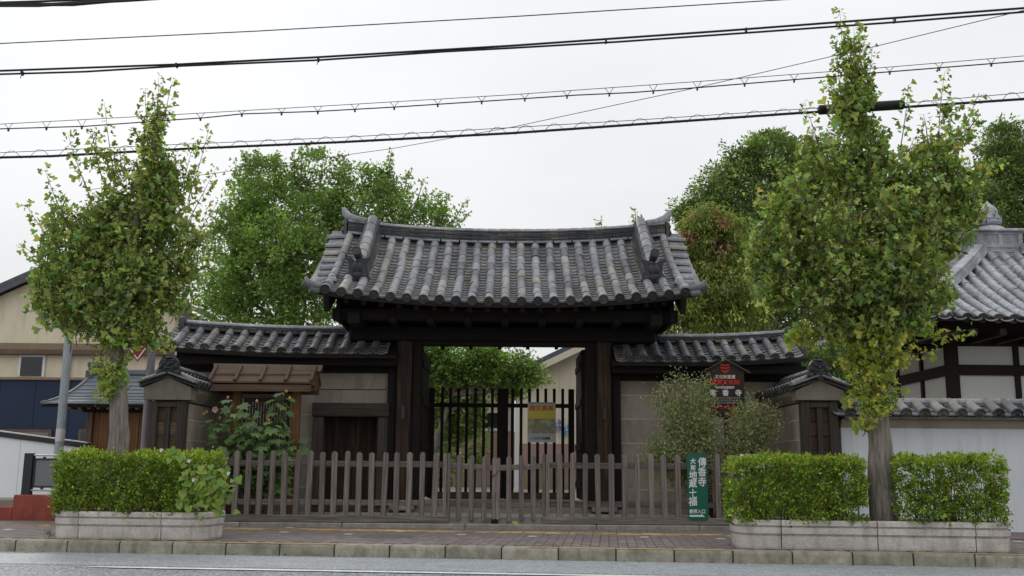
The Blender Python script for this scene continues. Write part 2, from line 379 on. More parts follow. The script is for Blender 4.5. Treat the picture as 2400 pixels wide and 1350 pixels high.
# ------------------------------------------------------------------ geometry helpers
WORLD = {}
def wl_(o):
    return WORLD.get(o.name, Vector((0, 0, 0))) if o else Vector((0, 0, 0))
class MB:
    def __init__(s):
        s.v, s.f, s.m, s.r = [], [], [], []
    def add(s, vs, fs, mi=0, rnd=0.0):
        b = len(s.v)
        s.v += [tuple(p) for p in vs]
        s.f += [tuple(i + b for i in f) for f in fs]
        s.m += [mi] * len(fs)
        s.r += [rnd] * len(fs)
        return s
    def box(s, x0, x1, y0, y1, z0, z1, mi=0, rnd=0.0, M=None):
        vs = [Vector((x, y, z)) for x in (x0, x1) for y in (y0, y1) for z in (z0, z1)]
        if M is not None:
            vs = [M @ p for p in vs]
        return s.add(vs, [(0, 1, 3, 2), (4, 6, 7, 5), (0, 4, 5, 1), (2, 3, 7, 6), (0, 2, 6, 4), (1, 5, 7, 3)], mi, rnd)
    def cbox(s, x0, x1, y0, y1, z0, z1, c=.01, M=None, mi=0, rnd=0.0):
        vs, idx = [], {}
        X, Y, Z = (x0, x1), (y0, y1), (z0, z1)
        for i in (0, 1):
            for j in (0, 1):
                for k in (0, 1):
                    sx, sy, sz = (c if i == 0 else -c), (c if j == 0 else -c), (c if k == 0 else -c)
                    idx[i, j, k, 'x'] = len(vs); vs.append(Vector((X[i], Y[j] + sy, Z[k] + sz)))
                    idx[i, j, k, 'y'] = len(vs); vs.append(Vector((X[i] + sx, Y[j], Z[k] + sz)))
                    idx[i, j, k, 'z'] = len(vs); vs.append(Vector((X[i] + sx, Y[j] + sy, Z[k])))
        if M is not None:
            vs = [M @ p for p in vs]
        g = lambda i, j, k, a: idx[i, j, k, a]
        F = []
        for i in (0, 1):
            F.append((g(i, 0, 0, 'x'), g(i, 1, 0, 'x'), g(i, 1, 1, 'x'), g(i, 0, 1, 'x')))
            F.append((g(0, i, 0, 'y'), g(1, i, 0, 'y'), g(1, i, 1, 'y'), g(0, i, 1, 'y')))
            F.append((g(0, 0, i, 'z'), g(1, 0, i, 'z'), g(1, 1, i, 'z'), g(0, 1, i, 'z')))
            for j in (0, 1):
                F.append((g(i, j, 0, 'x'), g(i, j, 1, 'x'), g(i, j, 1, 'y'), g(i, j, 0, 'y')))
                F.append((g(i, 0, j, 'x'), g(i, 1, j, 'x'), g(i, 1, j, 'z'), g(i, 0, j, 'z')))
                F.append((g(0, i, j, 'y'), g(1, i, j, 'y'), g(1, i, j, 'z'), g(0, i, j, 'z')))
                for k in (0, 1):
                    F.append((g(i, j, k, 'x'), g(i, j, k, 'y'), g(i, j, k, 'z')))
        return s.add(vs, F, mi, rnd)
    def tube(s, pts, radii, n=8, cap=True, mi=0, rnd=0.0):
        pts = [Vector(p) for p in pts]
        if not isinstance(radii, (list, tuple)):
            radii = [radii] * len(pts)
        vs, fs = [], []
        up = None
        for i, p in enumerate(pts):
            d = (pts[min(i + 1, len(pts) - 1)] - pts[max(i - 1, 0)])
            d = d.normalized() if d.length > 1e-9 else Vector((0, 0, 1))
            if up is None:
                a = Vector((0, 0, 1)) if abs(d.z) < .9 else Vector((1, 0, 0))
                up = (a - d * a.dot(d)).normalized()
            else:
                up = up - d * up.dot(d)
                up = up.normalized() if up.length > 1e-6 else d.orthogonal().normalized()
            q = d.cross(up)
            for k in range(n):
                t = 2 * math.pi * k / n
                vs.append(p + (up * math.cos(t) + q * math.sin(t)) * radii[i])
        for i in range(len(pts) - 1):
            for k in range(n):
                fs.append((i * n + k, i * n + (k + 1) % n, (i + 1) * n + (k + 1) % n, (i + 1) * n + k))
        if cap:
            fs.append(tuple(reversed(range(n)))); fs.append(tuple((len(pts) - 1) * n + k for k in range(n)))
        return s.add(vs, fs, mi, rnd)
    def lathe(s, prof, c, n=20, M=None, mi=0):
        vs, fs = [], []
        for r, z in prof:
            for k in range(n):
                t = 2 * math.pi * k / n
                vs.append(Vector((r * math.cos(t), r * math.sin(t), z)))
        for i in range(len(prof) - 1):
            for k in range(n):
                fs.append((i * n + k, i * n + (k + 1) % n, (i + 1) * n + (k + 1) % n, (i + 1) * n + k))
        fs.append(tuple(reversed(range(n)))); fs.append(tuple((len(prof) - 1) * n + k for k in range(n)))
        c = Vector(c)
        vs = [(M @ p if M is not None else p) + c for p in vs]
        return s.add(vs, fs, mi)
    def prism(s, poly, y0, y1, mi=0, M=None):
        """poly: (x, z) outline, extruded along y"""
        k = len(poly)
        vs = [Vector((x, y0, z)) for x, z in poly] + [Vector((x, y1, z)) for x, z in poly]
        if M is not None:
            vs = [M @ p for p in vs]
        fs = [tuple(range(k)), tuple(reversed(range(k, 2 * k)))] + [(i, (i + 1) % k, k + (i + 1) % k, k + i) for i in range(k)]
        return s.add(vs, fs, mi)
    def beam(s, a, b, w, h, mi=0, up=(0, 0, 1), c=None, rnd=0.0):
        """straight squared timber from a to b, w across, h along 'up'"""
        a, b = Vector(a), Vector(b)
        d = b - a
        L = d.length
        d.normalize()
        u = Vector(up)
        x = d.cross(u).normalized()
        u = x.cross(d).normalized()
        M = Matrix.Translation(a) @ Matrix((x, d, u)).transposed().to_4x4()
        if c:
            return s.cbox(-w / 2, w / 2, 0, L, -h / 2, h / 2, c, M, mi, rnd)
        return s.box(-w / 2, w / 2, 0, L, -h / 2, h / 2, mi, rnd, M)
    def sphere(s, c, r, n=8, m=6, sc=(1, 1, 1), mi=0):
        c = Vector(c)
        vs, fs = [c + Vector((0, 0, r * sc[2]))], []
        for i in range(1, m):
            t = math.pi * i / m
            for k in range(n):
                a = 2 * math.pi * k / n
                vs.append(c + Vector((r * sc[0] * math.sin(t) * math.cos(a), r * sc[1] * math.sin(t) * math.sin(a), r * sc[2] * math.cos(t))))
        vs.append(c - Vector((0, 0, r * sc[2])))
        for k in range(n):
            fs.append((0, 1 + k, 1 + (k + 1) % n))
            fs.append((len(vs) - 1, 1 + (m - 2) * n + (k + 1) % n, 1 + (m - 2) * n + k))
        for i in range(m - 2):
            for k in range(n):
                fs.append((1 + i * n + k, 1 + (i + 1) * n + k, 1 + (i + 1) * n + (k + 1) % n, 1 + i * n + (k + 1) % n))
        return s.add(vs, fs, mi)
    def mesh(s, name, mats, smooth=False, off=Vector((0, 0, 0)), normals=True):
        me = bpy.data.meshes.new(name)
        me.from_pydata([(p[0] - off[0], p[1] - off[1], p[2] - off[2]) for p in s.v], [], s.f)
        if not isinstance(mats, (list, tuple)):
            mats = [mats]
        for q in mats:
            me.materials.append(MATS[q])
        if len(mats) > 1:
            me.polygons.foreach_set('material_index', s.m)
        if any(s.r):
            a = me.attributes.new('rnd', 'FLOAT', 'FACE')
            a.data.foreach_set('value', s.r)
        if normals:
            bm = bmesh.new(); bm.from_mesh(me); bmesh.ops.recalc_face_normals(bm, faces=bm.faces); bm.to_mesh(me); bm.free()
        if smooth:
            me.polygons.foreach_set('use_smooth', [True] * len(me.polygons))
            if smooth != 'all':
                me.set_sharp_from_angle(angle=rad(42))
        me.update()
        return me
    def build(s, name, mats, parent=None, smooth=False, origin=None):
        V = np.array([tuple(p) for p in s.v])
        if origin is None:
            lo, hi = V.min(0), V.max(0)
            origin = Vector(((lo[0] + hi[0]) / 2, (lo[1] + hi[1]) / 2, lo[2]))
        me = s.mesh(name, mats, smooth, origin)
        return link(name, me, origin, parent)
def link(name, me, origin, parent=None):
    o = bpy.data.objects.new(name, me)
    C.objects.link(o)
    o.location = Vector(origin) - wl_(parent)
    if parent:
        o.parent = parent
    WORLD[o.name] = Vector(origin)
    return o
def inst(name, me, M, parent=None):
    """one more object on a shared mesh, placed by a world matrix"""
    o = bpy.data.objects.new(name, me)
    C.objects.link(o)
    M = Matrix(M)
    WORLD[o.name] = M.translation.copy()
    if parent:
        o.parent = parent
        M.translation = M.translation - wl_(parent)
    o.matrix_local = M
    return o
def thing(name, label, cat, loc, group=None):
    o = bpy.data.objects.new(name, None)
    C.objects.link(o)
    o.empty_display_size = .2
    o.location = loc
    WORLD[o.name] = Vector(loc)
    o['label'] = label
    o['category'] = cat
    if group:
        o['group'] = group
    return o
def tag(o, label=None, cat=None, group=None, kind=None):
    if label: o['label'] = label
    if cat: o['category'] = cat
    if group: o['group'] = group
    if kind: o['kind'] = kind
    return o
def frame(p, y_axis, z_hint):
    """matrix whose local +Y runs along y_axis and local +Z leans to z_hint"""
    y = Vector(y_axis).normalized()
    z = Vector(z_hint)
    x = y.cross(z).normalized()
    z = x.cross(y).normalized()
    return Matrix.Translation(Vector(p)) @ Matrix((x, y, z)).transposed().to_4x4()

# ------------------------------------------------------------------ leaves: thousands of small faces in one mesh
RNG = np.random.default_rng(11)
def leaf_template(kind):
    if kind == 'fan':
        v = [(0, 0, 0), (-.05, .4, .0), (-.5, .82, .1), (-.28, 1.06, -.03), (0, .9, .06), (.28, 1.06, -.03), (.5, .82, .1), (.05, .4, .0)]
        f = [(0, 7, 1), (1, 3, 2), (1, 4, 3), (1, 7, 4), (7, 5, 4), (7, 6, 5)]
    elif kind == 'oval':
        v = [(0, 0, 0), (-.24, .45, .07), (0, .5, -.02), (.24, .45, .07), (0, 1, 0)]
        f = [(0, 2, 1), (0, 3, 2), (1, 2, 4), (2, 3, 4)]
    elif kind == 'blade':
        v = [(0, 0, 0), (-.14, .4, .03), (.14, .4, .03), (0, 1, -.08)]
        f = [(0, 2, 1), (1, 2, 3)]
    else:
        v = [(0, 0, 0), (-.3, .5, .05), (.3, .5, .05), (0, 1, 0)]
        f = [(0, 2, 1), (1, 2, 3)]
    return np.array(v, float), np.array(f, int)
def norm_(a):
    return a / np.maximum(np.linalg.norm(a, axis=1, keepdims=True), 1e-9)
def leaf_mesh(name, P, axis, size, col, kind, material, origin, nbias=(0, 0, .35)):
    v, f = leaf_template(kind)
    N, V, F = len(P), len(v), len(f)
    y = norm_(axis)
    h = RNG.normal(size=(N, 3)) + np.array(nbias)
    z = norm_(h - y * np.sum(h * y, 1, keepdims=True))
    x = np.cross(y, z)
    W = P[:, None, :] + size[:, None, None] * (v[None, :, 0:1] * x[:, None, :] + v[None, :, 1:2] * y[:, None, :] + v[None, :, 2:3] * z[:, None, :])
    W = W.reshape(-1, 3) - np.array(origin)
    T = (f[None] + (np.arange(N) * V)[:, None, None]).reshape(-1, 3)
    me = bpy.data.meshes.new(name)
    me.vertices.add(len(W)); me.vertices.foreach_set('co', W.astype(np.float32).ravel())
    me.loops.add(T.size); me.loops.foreach_set('vertex_index', T.astype(np.int32).ravel())
    me.polygons.add(len(T)); me.polygons.foreach_set('loop_start', np.arange(0, T.size, 3, dtype=np.int32))
    me.update(calc_edges=True)
    a = me.color_attributes.new('col', 'FLOAT_COLOR', 'POINT')
    cc = np.ones((N, V, 4), np.float32); cc[:, :, :3] = np.clip(col, 0, 1)[:, None, :]
    a.data.foreach_set('color', cc.ravel())
    me.materials.append(MATS[material])
    return me
def palette(n, cols, weights, jitter=.18):
    w = np.array(weights, float); w /= w.sum()
    c = np.array(cols)[RNG.choice(len(cols), n, p=w)]
    return c * np.exp(RNG.normal(0, jitter, (n, 1))) * np.exp(RNG.normal(0, jitter * .35, (n, 3)))
def in_ell(n, shell=.5):
    d = norm_(RNG.normal(size=(n, 3)))
    r = RNG.random((n, 1)) ** shell
    return d * r

# ------------------------------------------------------------------ lettering: text turned into flat meshes
def text_mesh(body, size, shear=0.0):
    cu = bpy.data.curves.new('lettering', 'FONT')
    cu.body = body
    cu.size = size
    cu.align_x = 'CENTER'
    cu.align_y = 'CENTER'
    cu.shear = shear
    cu.resolution_u = 3
    o = bpy.data.objects.new('lettering_source', cu)
    C.objects.link(o)
    dg = bpy.context.evaluated_depsgraph_get()
    me = bpy.data.meshes.new_from_object(o.evaluated_get(dg))
    bpy.data.objects.remove(o)
    bpy.data.curves.remove(cu)
    return me
def lettering(body, size, material, c, parent, weight=0.0, sx=1.0, rot=0.0, shear=0.0, name='lettering'):
    """upright text facing the road (towards -Y), centred on c; weight thickens the strokes"""
    me = text_mesh(body, size, shear)
    V = np.array([v.co[:] for v in me.vertices]); F = [tuple(p.vertices) for p in me.polygons]
    bpy.data.meshes.remove(me)
    V[:, :2] -= (V[:, :2].min(0) + V[:, :2].max(0)) / 2
    b = MB()
    offs = [(0, 0)] if not weight else [(0, 0), (weight, 0), (-weight, 0), (0, weight), (0, -weight)]
    for k, (dx, dy) in enumerate(offs):
        b.add([(x + dx, y + dy, .00025 * k) for x, y, _ in V], F)
    me = b.mesh(name, material, normals=False)
    M = Matrix.Translation(Vector(c)) @ Matrix.Rotation(rot, 4, 'Y') @ Matrix.Rotation(rad(90), 4, 'X') @ Matrix.Diagonal((sx, 1, 1, 1))
    return inst(name, me, M, parent)
# ================================================================== SETTING
# ground: one wide sheet under everything
g = MB(); g.box(-300, 300, -200, 500, -.6, -.24)
tag(g.build('ground', 'earth'), kind='structure')
# road: coarse asphalt, a smoother gutter strip along the kerb
def road_strip(name, v0, v1, z, m, u0=-70, u1=70, n=1):
    b = MB()
    vs = [RP(u0, v0, z), RP(u1, v0, z), RP(u1, v1, z), RP(u0, v1, z)]
    vs2 = [p - Vector((0, 0, .07)) for p in vs]
    b.add(vs + vs2, [(0, 1, 2, 3), (7, 6, 5, 4), (0, 4, 5, 1), (1, 5, 6, 2), (2, 6, 7, 3), (3, 7, 4, 0)])
    return tag(b.build(name, m), kind='structure')
road_strip('road', -16, 0.0, ROADZ - .004, 'asphalt')
gl = on(1200, 1341, ROADZ)
gu, gv = road_uv(gl)
road_strip('road_gutter', gv, 0.005, ROADZ, 'asphalt_gutter')
# white edge line, slightly ragged
p0, p1 = on(196, 1328.5, ROADZ), on(1700, 1354.5, ROADZ)
d = (p1 - p0); d.z = 0; d.normalize(); nrm = Vector((-d.y, d.x, 0))
b = MB(); vs = []; fs = []
N = 160; Lm = 13.0
for i in range(N + 1):
    q = p0 + d * (Lm * i / N)
    w = .062 * min(1, .1 + i * .22)
    vs += [q - nrm * (w + random.uniform(-.006, .006)) + Vector((0, 0, .004)), q + nrm * (w * .9 + random.uniform(-.006, .006)) + Vector((0, 0, .004))]
for i in range(N):
    fs.append((2 * i, 2 * i + 2, 2 * i + 3, 2 * i + 1))
b.add(vs, fs)
tag(b.build('road_edge_line', 'road_paint'), kind='structure')
# opposite kerb and footpath, behind the photographer
b = MB(); vs = [RP(-70, -26, -.02), RP(70, -26, -.02), RP(70, -16, -.02), RP(-70, -16, -.02)]
b.add(vs + [v - Vector((0, 0, .3)) for v in vs], [(0, 1, 2, 3), (7, 6, 5, 4), (0, 4, 5, 1), (1, 5, 6, 2), (2, 6, 7, 3), (3, 7, 4, 0)])
tag(b.build('footpath', 'paving_slab'), kind='structure')

# kerb: separate stones on a dark joint bed
b = MB()
for (u0, u1, v0, v1, z0, z1) in ((-45, 45, .018, .17, -.3, -.012),):
    vs = [RP(u, v, z) for u in (u0, u1) for v in (v0, v1) for z in (z0, z1)]
    b.add(vs, [(0, 1, 3, 2), (4, 6, 7, 5), (0, 4, 5, 1), (2, 3, 7, 6), (0, 2, 6, 4), (1, 5, 7, 3)])
kerb = tag(b.build('kerb', 'backing'), kind='structure')
prof = [(0.0, -.25), (0.004, -.03), (.012, -.008), (.03, 0.0), (.18, 0.0), (.18, -.25)]
def kerb_mesh(L):
    q = MB(); k = len(prof)
    h = L / 2
    vs = []
    for x, ins in ((-h, .006), (-h + .008, 0), (h - .008, 0), (h, .006)):
        vs += [Vector((x, v + (ins if v < .1 else -ins), z - (ins if z > -.2 else 0))) for v, z in prof]
    fs = [tuple(range(k)), tuple(reversed(range(3 * k, 4 * k)))]
    for j in range(3):
        fs += [(j * k + i, j * k + (i + 1) % k, (j + 1) * k + (i + 1) % k, (j + 1) * k + i) for i in range(k)]
    q.add(vs, fs)
    return q.mesh('kerb_stone', 'kerb_concrete')
km = kerb_mesh(.576)
ku0 = road_uv(on(1045, 1279, 0))[0]
RM = Matrix.Rotation(-RA, 4, 'Z')
for i in range(-24, 22):
    u = ku0 + (i + .5) * .59
    M = Matrix.Translation(RP(u, random.uniform(-.003, .003), random.uniform(-.003, .002))) @ RM @ Matrix.Rotation(random.uniform(-.004, .004), 4, 'Z')
    inst('kerb_stone', km, M, kerb)
# worn orange paint on the kerb edge
for a, c in ((410, 790), (1238, 1720), (2146, 2700)):
    ua, uc = road_uv(on(a, 1270 + a * .012, 0))[0], road_uv(on(c, 1270 + c * .012, 0))[0]
    b = MB(); vs, fs = [], []
    n = int((uc - ua) / .05)
    for i in range(n + 1):
        u = ua + (uc - ua) * i / n
        vs += [RP(u, .016, -.002), RP(u, .03, .004), RP(u, .065 + random.uniform(-.02, .015), .0045)]
    for i in range(n):
        fs += [(3 * i, 3 * i + 3, 3 * i + 4, 3 * i + 1), (3 * i + 1, 3 * i + 4, 3 * i + 5, 3 * i + 2)]
    b.add(vs, fs)
    b.build('paint_line', 'kerb_paint', kerb)

# pavement bed, pavers, tactile strip
b = MB(); vs = [RP(-45, .18, -.012), RP(45, .18, -.012), RP(45, 5.5, -.012), RP(-45, 5.5, -.012)]
b.add(vs + [v - Vector((0, 0, .2)) for v in vs], [(0, 1, 2, 3), (7, 6, 5, 4), (0, 4, 5, 1), (1, 5, 6, 2), (2, 6, 7, 3), (3, 7, 4, 0)])
pavement = tag(b.build('pavement', 'paver_joint'), kind='structure')
pm = MB().cbox(-.0475, .0475, -.0975, .0975, -.03, 0, .003).mesh('paver', 'paver')
SV = 2.28                                  # tactile strip starts here
rest = MB()
U0 = road_uv(on(540, 1262, 0))[0]
single = 0
for c in range(-62, 100):
    u = U0 + c * .1
    off = (c % 2) * .1
    for r in range(-1, 20):
        v = .18 + .1 + off + r * .2
        if v - .0975 < .18 or v > 4.1 or (SV - .09 < v < SV + .40):
            continue
        z = random.uniform(-.0015, .0015)
        if 0 <= c < 52 and r < 6 and single < 300:
            inst('paver', pm, Matrix.Translation(RP(u, v, z)) @ RM @ Matrix.Rotation(random.uniform(-.012, .012), 4, 'Z'), pavement)
            single += 1
        else:
            M = Matrix.Translation(RP(u, v, z)) @ RM
            rest.box(-.0475, .0475, -.0975, .0975, -.03, 0, M=M, rnd=random.random())
# the two courses cut to fit beside the strip
for c in range(-62, 100):
    for v0, v1 in ((SV - .19, SV - .005), (SV + .305, SV + .5)):
        rest.box(-.0475, .0475, v0, v1, -.03, random.uniform(-.002, .001), M=Matrix.Translation(RP(U0 + c * .1, 0, 0)) @ RM)
tag(rest.build('paver_field', 'paver', pavement), kind='stuff')
tm = MB(); tm.cbox(-.1485, .1485, 0, .297, -.03, .001, .003)
for k in range(4):
    tm.cbox(-.14, .14, .035 + k * .065, .065 + k * .065, 0, .006, .002)
tm = tm.mesh('tactile_tile', 'tactile_yellow')
for i in range(-22, 30):
    inst('tactile_tile', tm, Matrix.Translation(RP(U0 + i * .3, SV, .0)) @ RM, pavement)
wm = MB().cbox(-.05, .05, -.05, .05, -.02, .0035, .002).mesh('white_tile', 'white_tile')
for px, py in ((678, 1237), (666, 1247), (817, 1252), (1065, 1245), (1082, 1253), (1248, 1257), (1303, 1250), (1468, 1251), (1510, 1259), (1689, 1263), (20, 1241), (2385, 1269)):
    inst('white_tile', wm, Matrix.Translation(on(px, py, 0)) @ RM, pavement)
# worn round cover in the pavers
mc = on(907, 1257.5, 0)
b = MB(); b.lathe([(.32, -.02), (.32, .004), (.30, .007), (.285, .003), (.28, .003), (.275, .006), (.0, .006)], mc, 32)
for i in range(5):
    b.cbox(mc.x - .2, mc.x + .2, mc.y - .2 + i * .09, mc.y - .16 + i * .09, .004, .009, .002)
tag(b.build('manhole_cover', 'iron_cover'), 'round dark iron cover set in the brick paving before the picket fence', 'manhole cover')

# temple forecourt, threshold stones and inner ground
b = MB(); b.box(-40, 40, 15.6, 80, -.3, .27)
tag(b.build('temple_yard', 'temple_ground'), kind='structure')
X0, X1 = at(430, 1230, 13.9).x, at(1890, 1230, 13.9).x
b = MB(); b.box(X0, X1, 14.02, 15.6, -.2, .125)
fc = tag(b.build('forecourt', 'paving_slab'), kind='structure')
b = MB(); b.box(X0 - .6, X1 + .6, 13.86, 14.2, -.2, .03)
edge = tag(b.build('threshold', 'backing'), kind='structure')
joints = [300, 560, 800, 1090, 1399, 1640, 1900, 2060]
for a, c in zip(joints[:-1], joints[1:]):
    xa, xc = at(a, 1235, 13.84).x, at(c, 1235, 13.84).x
    b = MB(); b.cbox(xa + .004, xc - .004, 13.84, 14.03, -.1, .058, .012)
    b.build('edging_stone', 'granite', edge)
xa, xc = at(1042, 1220, 14.02).x, at(1285, 1220, 14.02).x
b = MB(); b.cbox(xa, xc, 13.99, 14.3, -.05, .128, .012)
b.build('sill_stone', 'granite', edge)
for i in range(9):      # slabs of the path to the gate
    for j in range(2):
        xs = -2.6 + i * .62
        b = MB(); b.cbox(xs + .004, xs + .616, 14.32 + j * .62, 14.93 + j * .62, .05, .133, .006)
        b.build('slab', 'paving_slab', fc)

# ================================================================== PLANTERS
def planter(name, label, u0, u1, joints_u, v0, v1, group):
    cu = (u0 + u1) / 2
    root = thing(name, label, 'planter', RP(cu, (v0 + v1) / 2, 0), group)
    R = .24
    joints_u = [min(max(j, u0 + R + .01), u1 - R - .01) for j in joints_u]
    pts = []
    def arc(cx, cy, a0, a1):
        for i in range(9):
            a = a0 + (a1 - a0) * i / 8
            pts.append((cx + R * math.cos(a), cy + R * math.sin(a)))
    cs = [u0 + R] + [j for j in joints_u] + [u1 - R]
    arc(u0 + R, v0 + R, math.pi, 1.5 * math.pi)
    for j in joints_u: pts.append((j, v0))
    arc(u1 - R, v0 + R, 1.5 * math.pi, 2 * math.pi)
    arc(u1 - R, v1 - R, 0, .5 * math.pi)
    for j in reversed(joints_u): pts.append((j, v1))
    arc(u0 + R, v1 - R, .5 * math.pi, math.pi)
    n = len(pts)
    cut = [i for i, p in enumerate(pts) if any(abs(p[0] - j) < 1e-9 for j in joints_u) and (p[1] in (v0, v1))]
    H = .295
    prof = [(.02, 0.0), (.014, .02), (.008, .132), (.03, .141), (.03, .15), (-.002, .158), (-.006, .218), (.022, .226), (.022, .234), (-.008, .241), (-.01, H - .012), (.004, H), (.085, H), (.095, H - .01), (.095, .1)]
    def normal(i):
        a, c = pts[(i - 1) % n], pts[(i + 1) % n]
        dx, dy = c[0] - a[0], c[1] - a[1]
        L = math.hypot(dx, dy)
        return (-dy / L, dx / L)           # inwards for this winding
    for s in range(len(cut)):
        a, c = cut[s], cut[(s + 1) % len(cut)]
        idx = []
        i = a
        while True:
            idx.append(i)
            if i == c: break
            i = (i + 1) % n
        b = MB(); vs, fs = [], []
        k = len(prof)
        for q, i in enumerate(idx):
            nx, ny = normal(i)
            x, y = pts[i]
            if q == 0 or q == len(idx) - 1:   # open the joint by a few millimetres
                o = idx[1] if q == 0 else idx[-2]
                dx, dy = pts[o][0] - x, pts[o][1] - y
                L = math.hypot(dx, dy)
                x += dx / L * .005; y += dy / L * .005
                nx, ny = (0, 1) if y < (v0 + v1) / 2 else (0, -1)
            for off, z in prof:
                vs.append(RP(x + nx * off, y + ny * off, z))
        for q in range(len(idx) - 1):
            for j in range(k - 1):
                fs.append((q * k + j, q * k + j + 1, (q + 1) * k + j + 1, (q + 1) * k + j))
        fs.append(tuple(range(k))); fs.append(tuple(reversed(range((len(idx) - 1) * k, len(idx) * k))))
        b.add(vs, fs)
        b.build('concrete_segment', 'planter_concrete', root)
    b = MB()
    gx = 26; gy = 8; vs = []; fs = []
    for i in range(gx + 1):
        for j in range(gy + 1):
            vs.append(RP(u0 + .09 + (u1 - u0 - .18) * i / gx, v0 + .09 + (v1 - v0 - .18) * j / gy, .22 + random.uniform(-.02, .03)))
    for i in range(gx):
        for j in range(gy):
            fs.append((i * (gy + 1) + j, (i + 1) * (gy + 1) + j, (i + 1) * (gy + 1) + j + 1, i * (gy + 1) + j + 1))
    b.add(vs, fs)
    b.build('soil', 'soil', root)
    return root
PV0, PV1 = .24, 1.04
def uu(px, py=0, v=None):
    """road position under a picture column, at the planter fronts unless v says otherwise"""
    v = PV0 if v is None else v
    d = ray(px, 1262)
    sv = d.x * math.sin(RA) + d.y * math.cos(RA)
    t = (v + RO[1] * math.cos(RA) + RO[0] * math.sin(RA)) / sv
    return road_uv((d.x * t, d.y * t))[0]
LU0, LU1 = uu(106, 1262), uu(474, 1266)
planter_l = planter('street_planter', 'shorter round-ended concrete planter at the left kerb, three joined segments', LU0, LU1, [uu(180, 1262), uu(375, 1264)], PV0, PV1, 'concrete planters along the kerb')
RU0, RU1 = uu(1727, 1280), uu(2387, 1288)
planter_r = planter('street_planter', 'longer concrete planter at the right kerb holding two hedges and a tree', RU0, RU1, [uu(1832, 1280), uu(2058, 1284), uu(2288, 1288)], PV0, PV1, 'concrete planters along the kerb')

# ================================================================== PICKET FENCE
FY = 13.95
def zf(py): return at(1200, py, FY).z
Z_TOP, Z_RU, Z_RL, Z_B0, Z_B1 = zf(1061.5), zf(1090), zf(1181), .062, zf(1210.5)
def picket_mesh(w, top, bot, d=.06):
    h = top - bot
    b = MB()
    c = .008
    pr = [(-w / 2, 0), (w / 2, 0), (w / 2, h - .03), (w / 2 - .014, h - .008), (.0, h), (-w / 2 + .014, h - .008), (-w / 2, h - .03)]
    k = len(pr)
    vs = [Vector((x * .9, -d / 2, z - (.006 if z > .1 else 0))) for x, z in pr] + [Vector((x, -d / 2 + c, z)) for x, z in pr] + [Vector((x, d / 2, z)) for x, z in pr]
    fs = [tuple(range(k)), tuple(reversed(range(2 * k, 3 * k)))]
    for j in range(2):
        fs += [(j * k + i, j * k + (i + 1) % k, (j + 1) * k + (i + 1) % k, (j + 1) * k + i) for i in range(k)]
    b.add(vs, fs)
    return b.mesh('picket', 'fence_wood_z')
PKM = [picket_mesh(.073, Z_TOP + dz, Z_B1 - .005) for dz in (0, .006, -.006)]
PKG = [picket_mesh(.07, Z_TOP - .025 + dz, Z_B1 - .04) for dz in (0, .006)]
PKD = picket_mesh(.048, Z_TOP, Z_B1 - .005)
def fence(label, pxs, x0, x1, base=True, double=None):
    f = thing('picket_fence', label, 'fence', ((x0 + x1) / 2, FY, .06), 'weathered picket fence before the gate')
    for i, px in enumerate(pxs):
        x = at(px, 1140, FY).x
        inst('picket', PKM[i % 3], Matrix.Translation((x, FY, Z_B1 - .005)) @ Matrix.Rotation(random.gauss(0, .009), 4, 'Y') @ Matrix.Rotation(random.uniform(-.05, .05), 4, 'Z') @ Matrix.Rotation(random.uniform(-.006, .006), 4, 'X') @ Matrix.Diagonal((random.uniform(.93, 1.06), 1, random.uniform(.988, 1.008), 1)), f)
    for z in (Z_RU, Z_RL):
        b = MB(); b.cbox(x0, x1, FY + .032, FY + .075, z - .04, z + .04, .005)
        b.build('rail', 'fence_wood_x', f)
    b = MB(); b.cbox(x0, x1, FY - .055, FY + .075, Z_B0, Z_B1, .008)
    b.build('base_beam', 'fence_wood_x', f)
    for px in double or []:
        for s in (-1, 1):
            x = at(px, 1140, FY).x + s * .0265
            inst('gate_post', PKD, Matrix.Translation((x, FY, Z_B1 - .006)), f)
    return f
lx = [437, 466, 495, 524, 552, 581, 608, 637, 667, 695, 724, 755, 783, 812, 841, 871, 900, 929, 959, 989, 1018]
rx = [1311, 1341, 1371, 1402, 1433, 1464, 1495, 1527, 1557, 1589, 1620, 1651, 1682, 1713, 1744, 1775, 1806, 1837, 1866]
fence('left run of weathered wooden picket fence from the hedge to the small gate', lx, at(428, 1140, FY).x, at(1055, 1140, FY).x, True, [1047])
fence('right run of weathered wooden picket fence behind the green sign', rx, at(1270, 1140, FY).x, at(1880, 1140, FY).x, True, [1279])
def leaf_gate(label, pxs, hinge_px, meet_px, sag, stile_px):
    xh, xm = at(hinge_px, 1140, FY).x, at(meet_px, 1140, FY).x
    f = thing('picket_gate', label, 'gate', ((xh + xm) / 2, FY, .12), 'weathered picket fence before the gate')
    s = 1 if xm > xh else -1
    def dz(x): return -sag * abs((x - xh) / (xm - xh))
    for i, px in enumerate(pxs):
        x = at(px, 1140, FY).x
        inst('picket', PKG[i % 2], Matrix.Translation((x, FY, Z_B1 - .04 + dz(x))) @ Matrix.Rotation(random.uniform(-.008, .008), 4, 'Y'), f)
    for z in (Z_RU - .012, Z_RL - .005):
        b = MB(); b.beam((xh, FY + .05, z), (xm, FY + .05, z - sag), .042, .075, c=.005)
        b.build('rail', 'fence_wood_x', f)
    x = at(stile_px, 1140, FY).x
    st = picket_mesh(.052, Z_TOP - .05, .13)
    inst('stile', st, Matrix.Translation((x, FY, .118 )), f)
    return f
leaf_gate('left leaf of the low picket gate, sagging to the middle', [1076, 1105, 1135], 1056, 1162, .03, 1157.5)
leaf_gate('right leaf of the low picket gate, sagging to the middle', [1193, 1222, 1250], 1270, 1163, .03, 1167.5)
b = MB(); xs = at(1160, 1225, FY).x
